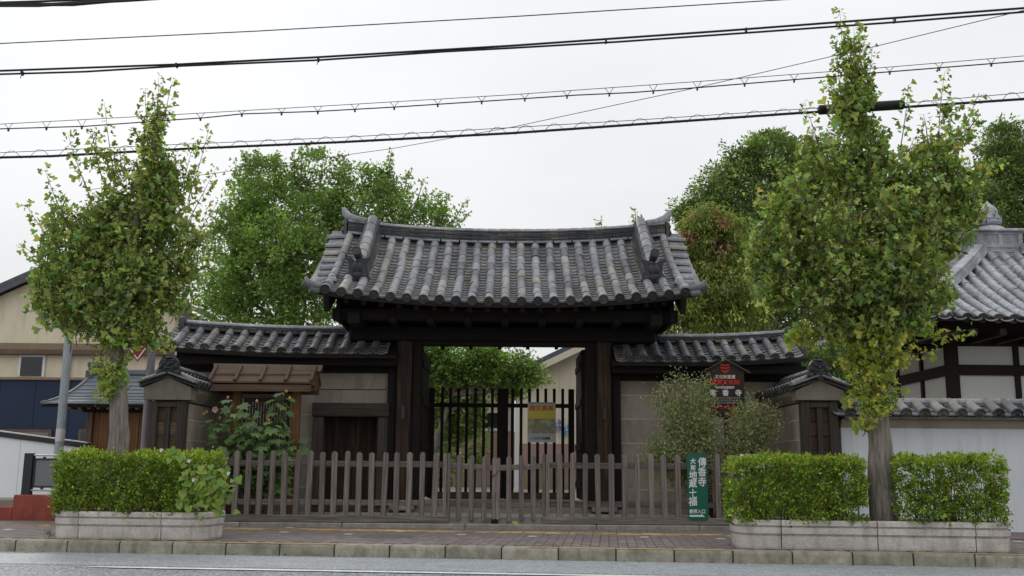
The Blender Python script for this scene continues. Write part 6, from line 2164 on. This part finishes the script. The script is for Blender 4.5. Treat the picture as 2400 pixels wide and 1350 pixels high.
clump_tree('camphor_tree', 'dark evergreen behind the hall roof at the right edge', 27.0, (2400, 1100), .35,
    [(2360, 420, 70, 90, 1, 0), (2340, 340, 45, 60, 1, 0), (2420, 400, 80, 110, 1, 0), (2300, 520, 110, 90, 1, 0), (2250, 600, 110, 90, .7, .3), (2440, 540, 90, 90, .8, 0), (2160, 560, 100, 100, .5, .5), (2500, 480, 70, 110, .6, 0), (2350, 610, 120, 60, .6, .2)],
    60000, .105, CAM, [4, 4, 3, 2, 2], 'oval', .3, .2, [(2345, 275, 2345, 320)], 34, None, .2, 'leaf_glossy', cl=70)
clump_tree('evergreen_shrub', 'dark evergreen shrub between the right end pillar and the hall', 18.2, (1950, 1100), .06,
    [(1935, 880, 60, 60, 1, 0), (1985, 860, 50, 70, 1, .1), (1900, 850, 40, 40, .8, .2), (1960, 940, 70, 60, 1, 0)],
    9000, .085, CAM, [4, 2, 5, .4, 1], 'oval', .22, .1, (), 36, None, .27, 'leaf_glossy', cl=50)
CH = [(0.235, 0.293, 0.069), (0.182, 0.247, 0.063), (0.293, 0.333, 0.086), (0.316, 0.276, 0.092)]
clump_tree('cherry_tree', 'drooping yellow-green tree with reddening leaves right of the gate roof', 20.5, (1690, 1100), .09,
    [(1680, 600, 55, 75, 1, 0), (1670, 540, 60, 50, .9, 0), (1640, 560, 45, 70, .9, 0), (1700, 680, 70, 70, 1, 0), (1640, 660, 50, 80, .9, 0), (1730, 600, 50, 70, .8, 0), (1660, 745, 90, 45, 1, 0), (1740, 730, 60, 60, .9, 0), (1590, 750, 40, 35, .8, 0), (1670, 500, 30, 25, .6, 0), (1610, 590, 20, 60, .6, 0), (1640, 520, 40, 40, .8, 0), (1690, 530, 45, 40, .8, 0)],
    19000, .13, CH, [4, 4, 2, .8], 'blade', .2, 1.1, [(1672, 474, 1672, 530), (1640, 490, 1650, 540), (1710, 495, 1700, 540), (1488, 488, 1492, 560), (1408, 512, 1414, 560), (1500, 515, 1495, 560)], 35, (1660, 560, 80, 80, 1.05), .27, cl=34)

# clipped azalea hedges -------------------------------------------------
HC = [(0.178, 0.259, 0.039), (0.231, 0.324, 0.046), (0.131, 0.2, 0.037), (0.297, 0.389, 0.057), (0.285, 0.208, 0.069)]
def hedge(label, pa, pb_, py_top_a, py_top_b, u0, u1, v0, v1, zt0, zt1, seed, gaps=0.0):
    global RNG
    RNG = np.random.default_rng(seed); random.seed(seed)
    c = RP((u0 + u1) / 2, (v0 + v1) / 2, .22)
    t = thing('azalea_hedge', label, 'hedge', c, 'clipped hedges in the planters')
    z0 = .25
    L, D = u1 - u0, v1 - v0
    n_cl = int(1500 * L)
    rnd = RNG.random
    cl, nr = [], []
    f = rnd(n_cl)
    for k in range(n_cl):
        s = rnd()
        zt = zt0 + (zt1 - zt0) * rnd()
        u, v, z = rnd() * L, rnd() * D, z0 + rnd() * (zt - z0)
        n = (0, 0, 0)
        if s < .40: v = abs(RNG.normal(0, .028)); n = (0, -1, .25)
        elif s < .60: z = zt - abs(RNG.normal(0, .028)); n = (0, 0, 1)
        elif s < .68: u = abs(RNG.normal(0, .028)); n = (-1, 0, .2)
        elif s < .76: u = L - abs(RNG.normal(0, .028)); n = (1, 0, .2)
        elif s < .82: v = D - abs(RNG.normal(0, .03)); n = (0, 1, .2)
        # rounded shoulders, hollow foot, uneven skin
        edge = .11
        zz_ = zt + .018 * math.sin(u * 6.1 + seed) * math.sin(u * 2.3 + seed * 3) + .014 * math.sin(u * 19 + v * 11)
        z += (zz_ - zt) * max(0, (z - z0) / (zt - z0))
        du = min(u, L - u); dv = min(v, D - v); dz = zz_ - z
        if du < edge and dz < edge and (edge - du) ** 2 + (edge - dz) ** 2 > edge * edge: continue
        if dv < edge and dz < edge and (edge - dv) ** 2 + (edge - dz) ** 2 > (edge * 1.05) ** 2: continue
        if du < edge and dv < edge and (edge - du) ** 2 + (edge - dv) ** 2 > edge * edge: continue
        bulge = .035 * math.sin(u * 9 + seed) * math.sin(z * 11 + seed * 2) + .02 * math.sin(u * 23 + z * 17)
        if s < .40: v -= bulge
        if z < z0 + .09 and rnd() < .55: continue
        if gaps and math.sin(u * 7.3 + seed) * math.sin(z * 9.1 + seed) > 1 - gaps: continue
        cl.append((u, v, z)); nr.append(n)
    cl = np.array(cl); nr = np.array(nr)
    k = 11
    base = np.repeat(cl, k, 0) + RNG.normal(0, .017, (len(cl) * k, 3))
    a = norm_(np.repeat(nr, k, 0) * 1.0 + RNG.normal(0, .75, (len(cl) * k, 3)) + np.array((0, 0, .3)))
    ca, sa = math.cos(RA), math.sin(RA)
    def rot(V): return np.stack([V[:, 0] * ca + V[:, 1] * sa, -V[:, 0] * sa + V[:, 1] * ca, V[:, 2]], 1)
    o = RP(u0, v0, 0)
    P = rot(base) + np.array((o.x, o.y, 0)); A = rot(a)
    col = palette(len(P), HC, [4, 4, 3, 2, .2], .32) * np.repeat(np.exp(RNG.normal(0, .24, (len(cl), 1))), k, 0)
    ztop = (zt0 + zt1) / 2
    new = (P[:, 2] > ztop - .07) & (RNG.random(len(P)) < .6)
    col[new] = palette(int(new.sum()), [(.32, .4, .05), (.27, .36, .045), (.38, .43, .06)], [3, 3, 1], .14)
    put_leaves('foliage', t, P, A, RNG.uniform(.026, .046, len(P)), col, 'diamond', 'leaf', (0, -.4, .4))
    b = MB()
    for i in range(int(L * 34)):
        u, v = RNG.uniform(.05, L - .05), RNG.uniform(.1, D - .1)
        p = RP(u0 + u, v0 + v, .2)
        for j in range(2):
            e = RP(u0 + u + RNG.normal(0, .12), v0 + v + RNG.normal(0, .1), ztop - RNG.uniform(.05, .3))
            b.tube(bez(p, e, RNG.normal(0, .04, 3), 3), [.007, .005, .004, .0025], 4, False)
    tag(b.build('stem_mass', 'twig', t), kind='stuff')
    return t
def hz(px, py, v): return at(px, py, RP(uu(px, 1270), v, 0).y).z
hedge('clipped azalea hedge around the left ginkgo, climbed by a flowering vine', 0, 0, 0, 0, LU0 - .02, LU1 - .06, PV0 + .02, PV1 - .02, hz(330, 1070, .3), hz(330, 1058, .3), 41)
hu0, hu1 = uu(1716, 1280), uu(2044, 1280)
hedge('clipped azalea hedge left of the right trunk, nearest the green sign', 0, 0, 0, 0, hu0 + .02, hu1, PV0 + .0, PV1 - .02, hz(1870, 1082, .3), hz(1870, 1070, .3), 42, .12)
hu2, hu3 = uu(2118, 1284), uu(2382, 1286)
hedge('clipped azalea hedge right of the right trunk, before the white wall', 0, 0, 0, 0, hu2, hu3 - .02, PV0 + .0, PV1 - .02, hz(2230, 1080, .3), hz(2230, 1066, .3), 43, .16)

# flowering vine over the right end of the left hedge ---------------------
def heart_leaf_mesh(name, colr):
    v = [(0, 0, 0), (-.3, -.12, .05), (-.5, .12, .08), (-.4, .45, .05), (0, 1, -.08), (.4, .45, .05), (.5, .12, .08), (.3, -.12, .05), (0, .45, -.02)]
    f = [(0, 8, 2, 1), (8, 3, 2), (8, 4, 3), (8, 5, 4), (8, 6, 5), (0, 7, 6, 8)]
    return leaf_obj_mesh(name, v, f, colr)
def leaf_obj_mesh(name, v, f, colr, material='leaf'):
    me = bpy.data.meshes.new(name); me.from_pydata(v, [], f)
    a = me.color_attributes.new('col', 'FLOAT_COLOR', 'POINT')
    a.data.foreach_set('color', np.tile(np.array((*colr, 1), np.float32), len(v)))
    me.materials.append(MATS[material]); me.update()
    return me
def rand_frame(p, axis, s, up=(0, -.7, .7)):
    a = Vector(axis).normalized()
    u = Vector(up) + Vector((random.gauss(0, .35), random.gauss(0, .35), random.gauss(0, .35)))
    return frame(p, a, u) @ Matrix.Scale(s, 4)
random.seed(51)
vine = thing('flowering_vine', 'bright green vine with small white flowers on the right end of the left hedge', 'vine', RP(LU1 - .15, PV0, .28))
hl = [heart_leaf_mesh('leaf', c) for c in ((.19, .31, .055), (.25, .36, .07), (.15, .26, .05), (.3, .37, .08))]
vst = MB()
ends = []
for (a, c) in (((500, 1200), (515, 1085)), ((470, 1195), (455, 1090)), ((510, 1190), (490, 1120)), ((520, 1200), (538, 1105)), ((480, 1110), (405, 1060)), ((440, 1195), (440, 1110))):
    yv = RP(LU1, PV0, 0).y - .05
    pts = bez(at(a[0], a[1], yv), at(c[0], c[1], yv - .02), (random.uniform(-.05, .05), -.05, .02), 8)
    vst.tube(pts, .004, 5, False); ends.append(pts)
vst.build('stem', 'stem_green', vine)
for pts in ends:
    for i in range(17):
        p = random.choice(pts) + Vector((random.gauss(0, .055), random.uniform(-.07, .02), random.gauss(0, .04)))
        inst('leaf', random.choice(hl), rand_frame(p, (random.gauss(0, .5), -.35 + random.gauss(0, .3), -.75 + random.gauss(0, .4)), random.uniform(.05, .11)), vine)
fm = MB(); fm.lathe([(.004, 0), (.006, .02), (.02, .035), (.022, .037), (.01, .03)], (0, 0, 0), 7)
fm = fm.mesh('flower', 'ink_white', smooth=True)
for px, py in ((540, 1107), (384, 1054), (447, 1077), (460, 1125), (512, 1140)):
    p = at(px, py, RP(LU1, PV0, 0).y - .12)
    inst('flower', fm, frame(p, (.2, -.2, .3), (random.uniform(-.5, .5), -1, .4)), vine)

# hibiscus before the notice board: each large lobed leaf an own piece ------
def lobed_leaf(colr):
    v = [(0, 0, 0)]
    for a, r in ((-100, .35), (-70, .62), (-52, .5), (-38, .85), (-18, .62), (0, 1.0), (18, .62), (38, .85), (52, .5), (70, .62), (100, .35)):
        v.append((r * math.sin(rad(a)), r * math.cos(rad(a)) , -.12 * r * r + .05 * abs(math.sin(rad(a * 2)))))
    return leaf_obj_mesh('leaf', v, [(0, i + 1, i) for i in range(1, 11)], colr)
random.seed(52)
HY = 14.45
hib = thing('hibiscus_shrub', 'large-leaved hibiscus shrub with pink bloom before the notice board', 'shrub', (at(590, 1180, HY).x, HY, .1))
ll = [lobed_leaf(c) for c in ((.17, .28, .115), (.2, .32, .13), (.24, .36, .145), (.14, .24, .1), (.29, .41, .16))]
stems = [((585, 1200), (545, 940)), ((590, 1200), (500, 985)), ((600, 1200), (580, 965)), ((605, 1200), (640, 990)), ((610, 1200), (668, 920)), ((620, 1200), (695, 1030)), ((590, 1200), (620, 1000)), ((580, 1200), (490, 1060)), ((600, 1200), (560, 1030)), ((615, 1200), (655, 1075))]
sb = MB()
for a, c in stems:
    p, e = at(a[0], a[1], HY), at(c[0], c[1], HY - random.uniform(-.15, .3)); p.z = .1
    pts = bez(p, e, (0, 0, .25), 10)
    sb.tube(pts, [.014 * (1 - .75 * k / 10) for k in range(11)], 6, False)
    for i in range(29):
        f = .25 + .73 * i / 28
        k = min(9, int(f * 10)); q = pts[k].lerp(pts[k + 1], f * 10 - k)
        th = i * 2.4
        d = Vector((math.cos(th), math.sin(th) * .8 - .25, random.uniform(-.05, .35)))
        e2 = q + d * random.uniform(.07, .15)
        sb.tube([q, e2], [.004, .0025], 4, False)
        inst('leaf', random.choice(ll), rand_frame(e2, d + Vector((0, 0, -.65)), random.uniform(.13, .225) * (1.08 - .3 * f), (0, -.35, 1)), hib)
sb.build('stem', 'stem_green', hib)
pm_ = MB()
for k in range(5):
    a = 2 * math.pi * k / 5
    M = Matrix.Rotation(a, 4, 'Z') @ Matrix.Rotation(rad(38), 4, 'X')
    pm_.add([M @ Vector(v) for v in ((0, 0, 0), (-.035, .045, .01), (-.03, .085, .0), (0, .095, -.005), (.03, .085, 0), (.035, .045, .01))], [(0, 1, 2, 3, 4, 5)])
me = pm_.mesh('bloom', 'ink_white', normals=False)
pk = leaf_obj_mesh('bloom', [v.co[:] for v in me.vertices], [tuple(p.vertices) for p in me.polygons], (.75, .42, .5), 'petal')
inst('bloom', pk, frame(at(502, 960, HY - .2), (.3, .2, 1), (.8, -.7, .5)) @ Matrix.Scale(.62, 4), hib)
bud = MB(); bud.sphere((0, 0, 0), .022, 8, 6, (1, 1, 1.25)); bud_p = bud.mesh('bud', 'ink_pink', smooth='all')
bud_g = MB().sphere((0, 0, 0), .021, 8, 6, (1, 1, 1.2)).mesh('bud', 'tactile_yellow', smooth='all')
for px, py, m in ((534, 932, bud_p), (580, 980, bud_p), (626, 981, bud_p), (602, 940, bud_g), (671, 917, bud_g), (663, 924, bud_g), (679, 933, bud_g), (484, 966, bud_g), (478, 970, bud_g), (515, 980, bud_g), (532, 976, bud_g), (630, 985, bud_g)):
    inst('bud', m, Matrix.Translation(at(px, py, HY - .15)), hib)

# bush clover by the brown sign ---------------------------------------------
RNG = np.random.default_rng(61); random.seed(61)
CY = 14.2
bc = thing('bush_clover', 'airy bush clover with tiny pink flowers hiding the brown sign', 'shrub', (at(1690, 1190, CY).x, CY, .1))
P, A = [], []
sb = MB()
root = at(1672, 1195, CY); root.z = .1
tgt = [(1590, 880, .1), (1555, 905, 0), (1565, 960, -.1), (1600, 940, .1), (1640, 930, -.12), (1655, 985, -.1), (1600, 1010, -.1), (1530, 1040, .0), (1570, 1050, -.1), (1650, 1040, -.12), (1515, 1075, .1), (1620, 1090, -.1), (1735, 960, -.1), (1770, 945, 0), (1800, 960, .1), (1760, 1000, -.1), (1810, 1000, 0), (1745, 1040, -.1), (1825, 975, .1), (1790, 1040, .1), (1545, 1110, 0), (1610, 1140, -.1), (1560, 1000, 0), (1625, 975, -.12), (1620, 905, 0), (1650, 890, -.1), (1580, 1080, -.12), (1640, 1080, -.13), (1540, 930, 0)]
for tx, ty, dy in tgt:
    e = at(tx, ty, CY + dy)
    pts = bez(root, e, ((e.x - root.x) * .15, 0, .55), 10)
    sb.tube(pts, [.006 * (1 - .7 * k / 10) for k in range(11)], 4, False)
    for k in range(4, 11):
        for m in range(135 if k > 5 else 50):
            f = random.random()
            q = pts[k - 1].lerp(pts[k], f)
            P.append(np.array(q) + RNG.normal(0, .075, 3) * np.array((1.2, .9, 1.0)))
            A.append(RNG.normal(0, 1, 3) + np.array((0, 0, -.1)))
sb.build('stem', 'twig', bc)
P, A = np.array(P), np.array(A)
isf = RNG.random(len(P)) < .22
put_leaves('foliage', bc, P[~isf], A[~isf], RNG.uniform(.03, .055, int((~isf).sum())), palette(int((~isf).sum()), [(.26, .32, .13), (.32, .37, .145), (.2, .26, .115), (.4, .4, .19)], [4, 3, 3, 1.5], .2), 'oval')
put_leaves('blossom', bc, P[isf], A[isf], RNG.uniform(.022, .036, int(isf.sum())), palette(int(isf.sum()), [(.6, .45, .45), (.68, .55, .52), (.5, .36, .32)], [3, 2, 2], .2), 'diamond', 'petal')

# weeds at the planter feet and kerb ------------------------------------------
def weed(label, px, py, n, s, seed, z=0.0):
    global RNG
    RNG = np.random.default_rng(seed)
    p = on(px, py, z)
    t = thing('weed', label, 'weed', p, 'weeds at the planters')
    q = np.array(p) + np.abs(RNG.normal(0, 1, (n, 3))) * np.array((0, 0, s * .8)) + RNG.normal(0, 1, (n, 3)) * np.array((s * .6, s * .4, 0))
    put_leaves('foliage', t, q, RNG.normal(0, .6, (n, 3)) + np.array((0, -.2, .8)), RNG.uniform(.5, 1.0, n) * s * .7, palette(n, [(.07, .13, .03), (.12, .18, .04)], [1, 1]), 'blade')
weed('small weed at the left end of the left planter', 117, 1258, 70, .06, 71)
weed('tuft of grass at the left foot of the right planter', 1716, 1274, 40, .04, 72)
weed('second tuft of grass along the foot of the right planter', 1729, 1277, 30, .04, 73)
weed('small weed at the foot of the right planter below the trunk', 2092, 1284, 60, .045, 74)
lv = leaf_obj_mesh('fallen_leaf', [(0, 0, 0), (-.05, .05, .01), (-.02, .09, 0), (.03, .09, .012), (.05, .045, .02)], [(0, 1, 2, 3, 4)], (.6, .5, .03))
lf_ = inst('fallen_leaf', lv, Matrix.Translation(on(1214, 1232, .062)) @ Matrix.Rotation(1.2, 4, 'Z') @ Matrix.Rotation(.5, 4, 'X'))
tag(lf_, 'single yellow fallen leaf lying on the stone before the low gate', 'leaf')

# dry leaf crumbs and grit gathered in the gutter and at the planter feet
RNG = np.random.default_rng(81)
n_ = 520
uq, vq = RNG.uniform(-6.5, 6.5, n_), np.where(RNG.random(n_) < .6, -np.abs(RNG.normal(0, .05, n_)) - .008, RNG.uniform(.25, 2.9, n_))
Pq = np.array([RP(u, v, (ROADZ if v < 0 else 0) + .007) for u, v in zip(uq, vq)])
Aq = RNG.normal(0, 1, (n_, 3)); Aq[:, 2] *= .15
put_leaves('leaf_litter', None, Pq, Aq, RNG.uniform(.01, .035, n_) * RNG.uniform(.5, 1.2, n_), palette(n_, [(.12, .09, .05), (.2, .16, .08), (.3, .26, .08), (.08, .07, .05)], [3, 3, 1, 3]), 'diamond', 'petal', (0, 0, 3))
tag(bpy.data.objects['leaf_litter'], 'dry leaf crumbs scattered along the gutter and pavement', 'litter')

# ================================================================== OVERHEAD LINES along the road
def wy_(px, off=0.0):
    # the lines run roughly with the road, nearer on the right
    return 11.25 + off - (px - 1200) / 1200 * .5
def wp(px, py, off=0.0): return at(px, py, wy_(px, off))
def poly(pts, off=0.0, sub=6):
    """smooth run through picture points, carried on beyond the frame at both ends"""
    xs = [p[0] for p in pts]; ys = [p[1] for p in pts]
    s0 = (ys[1] - ys[0]) / (xs[1] - xs[0]); s1 = (ys[-1] - ys[-2]) / (xs[-1] - xs[-2])
    if xs[0] <= 0: xs = [-3500] + xs; ys = [ys[0] - s0 * (3500 + xs[1])] + ys
    if xs[-1] >= 1840: xs = xs + [5600]; ys = ys + [ys[-1] + s1 * (5600 - xs[-2])]
    out = []
    for i in range(len(xs) - 1):
        for k in range(sub):
            f = k / sub
            out.append(wp(xs[i] + (xs[i + 1] - xs[i]) * f, ys[i] + (ys[i + 1] - ys[i]) * f, off))
    out.append(wp(xs[-1], ys[-1], off))
    return out
def cable(pts, r, parent, name='cable', off=0.0, n=8):
    b = MB(); b.tube(poly(pts, off), r, n); return b.build(name, 'cable_black', parent, smooth=True)
def line_thing(label, px, py):
    return thing('overhead_line', label, 'cable', wp(px, py), 'overhead lines above the road')
t = line_thing('thin twisted overhead line, highest one crossing to the top edge', 900, 52); cable([(0, 102), (600, 73), (1200, 39), (1840, -1)], .007, t)
t = line_thing('heavy pair of overhead cables tied together, second from the top', 1200, 110)
cable([(0, 166), (415, 151), (745, 134), (1200, 107), (1700, 72), (2400, 19)], .0142, t)
cable([(0, 174), (200, 168), (415, 155), (745, 141), (1040, 121), (1200, 112.5), (1450, 98), (1750, 77), (2100, 52), (2400, 28)], .013, t)
for px, py in ((52, 171), (414, 153), (746, 139), (1420, 96), (1748, 71), (2096, 48)):
    b = MB(); p = wp(px, py, -.02); b.cbox(p.x - .012, p.x + .012, p.y - .03, p.y + .03, p.z - .03, p.z + .025, .005)
    if px in (52, 746): b.tube([p, p + Vector((-.01, -.01, -.075))], .005, 5)
    b.build('clamp', 'cable_black', t)
t = line_thing('slim overhead cable hung from a messenger wire by small hooks', 1200, 225)
m3 = [(0, 291), (420, 268), (800, 246), (1200, 222), (1650, 190), (2050, 160), (2400, 131)]
c3 = [(0, 302), (200, 296), (420, 280), (480, 276), (567, 267), (745, 261), (924, 251), (1200, 233), (1350, 223), (1480, 217), (1640, 205), (2050, 171), (2400, 143)]
def yat(pts, x):
    for (a, b_), (c, d) in zip(pts[:-1], pts[1:]):
        if a <= x <= c: return b_ + (d - b_) * (x - a) / (c - a)
    return pts[-1][1]
cable(m3, .0045, t, 'messenger_wire'); cable(c3, .0078, t)
for px in (20, 109, 192, 470, 567, 660, 745, 832, 924, 1026, 1129, 1230, 1329, 1428, 1531, 1634, 1745, 1861, 2085, 2201, 2323):
    b = MB()
    ym, yc = yat(m3, px), yat(c3, px)
    b.tube([wp(px - 10, yat(m3, max(0, px - 10))), wp(px - 3, yc - 4), wp(px, yc + 3, -.008)], .0035, 4, False)
    b.tube([wp(px + 10, yat(m3, px + 10)), wp(px + 3, yc - 4), wp(px, yc + 3, -.008)], .0035, 4, False)
    p = wp(px, yc + 1, -.008); b.cbox(p.x - .01, p.x + .01, p.y - .012, p.y + .012, p.z - .03, p.z + .012, .003)
    b.build('hook', 'cable_black', t)
t = line_thing('lashed overhead cable with spiral hanger loops, lowest of the lines', 1200, 313)
c4 = [(0, 369), (120, 366), (430, 349), (800, 333), (1200, 312), (1500, 291), (1870, 265), (2120, 251), (2400, 232)]
m4 = [(0, 358), (430, 338), (800, 322), (1200, 299), (1500, 281), (1870, 256), (2120, 242), (2400, 217)]
cable(c4, .0165, t, off=.3); cable(m4, .0045, t, 'messenger_wire', off=.3)
px = -400.0
while px < 2800:
    pts = []
    xx = [px + 4 * k for k in range(13)]
    def ye(q, x):
        return yat(q, min(max(x, 0), 2399)) + (q[1][1] - q[0][1]) / (q[1][0] - q[0][0]) * min(0, x) + (q[-1][1] - q[-2][1]) / (q[-1][0] - q[-2][0]) * max(0, x - 2400)
    for k, x in enumerate(xx):
        f = k / 12
        base = ye(c4, x) + 4
        top = ye(m4, x) - 3
        pts.append(wp(x, base + (top - base) * math.sin(math.pi * f) ** .8, -.03 * math.cos(math.pi * f) + .3))
    b = MB(); b.tube(pts, .0036, 4, False); b.build('hanger_loop', 'cable_black', t)
    px += 67.0
a, c = wp(1916, 258, .3), wp(2120, 245, .3)
sp_ = thing('cable_splice_case', 'thick black splice case on the lowest overhead cable within the right crown', 'splice case', (a + c) / 2 - Vector((0, 0, .05)), None)
b = MB(); b.tube([a.lerp(c, -.0), a.lerp(c, .02), a.lerp(c, .98), c], [.034, .058, .058, .034], 16); b.build('case', 'cable_black', sp_, smooth=True)
for f in (.06, .94):
    b = MB(); q = a.lerp(c, f); d = (c - a).normalized(); b.tube([q - d * .012, q + d * .012], .056, 16); b.build('band', 'black_metal', sp_, smooth=True)
t = line_thing('thin diagonal overhead wire crossing the other lines', 1200, 300)
b = MB(); b.tube([at(x, y, Y) for x, y, Y in ((200, 446, 15.5), (510, 405, 14.5), (920, 348, 13.3), (1200, 298, 12.4), (1630, 206, 11.2), (2050, 109, 10.1), (2400, 24, 9.3), (3400, -220, 7.8), (5000, -610, 6.6))], .0045, 6); b.build('wire', 'cable_black', t, smooth=True)
t = line_thing('thick bundle of cables at the top left corner', 100, 6)
for k, pts in enumerate(([(0, 12), (170, 12), (340, -3)], [(0, 6), (100, 3), (240, -3)], [(0, 9), (120, 9), (300, -2)], [(0, 14), (90, 14), (180, 8), (300, 2), (420, -6)])):
    b = MB()
    P_ = [(-3500, pts[0][1] + 150)] + pts + [(1500, pts[-1][1] - 75), (4500, pts[-1][1] - 290)]
    b.tube([at(x, y, 9.0 - .04 * k) for x, y in P_], .012, 8); b.build('cable', 'cable_black', t, smooth=True)
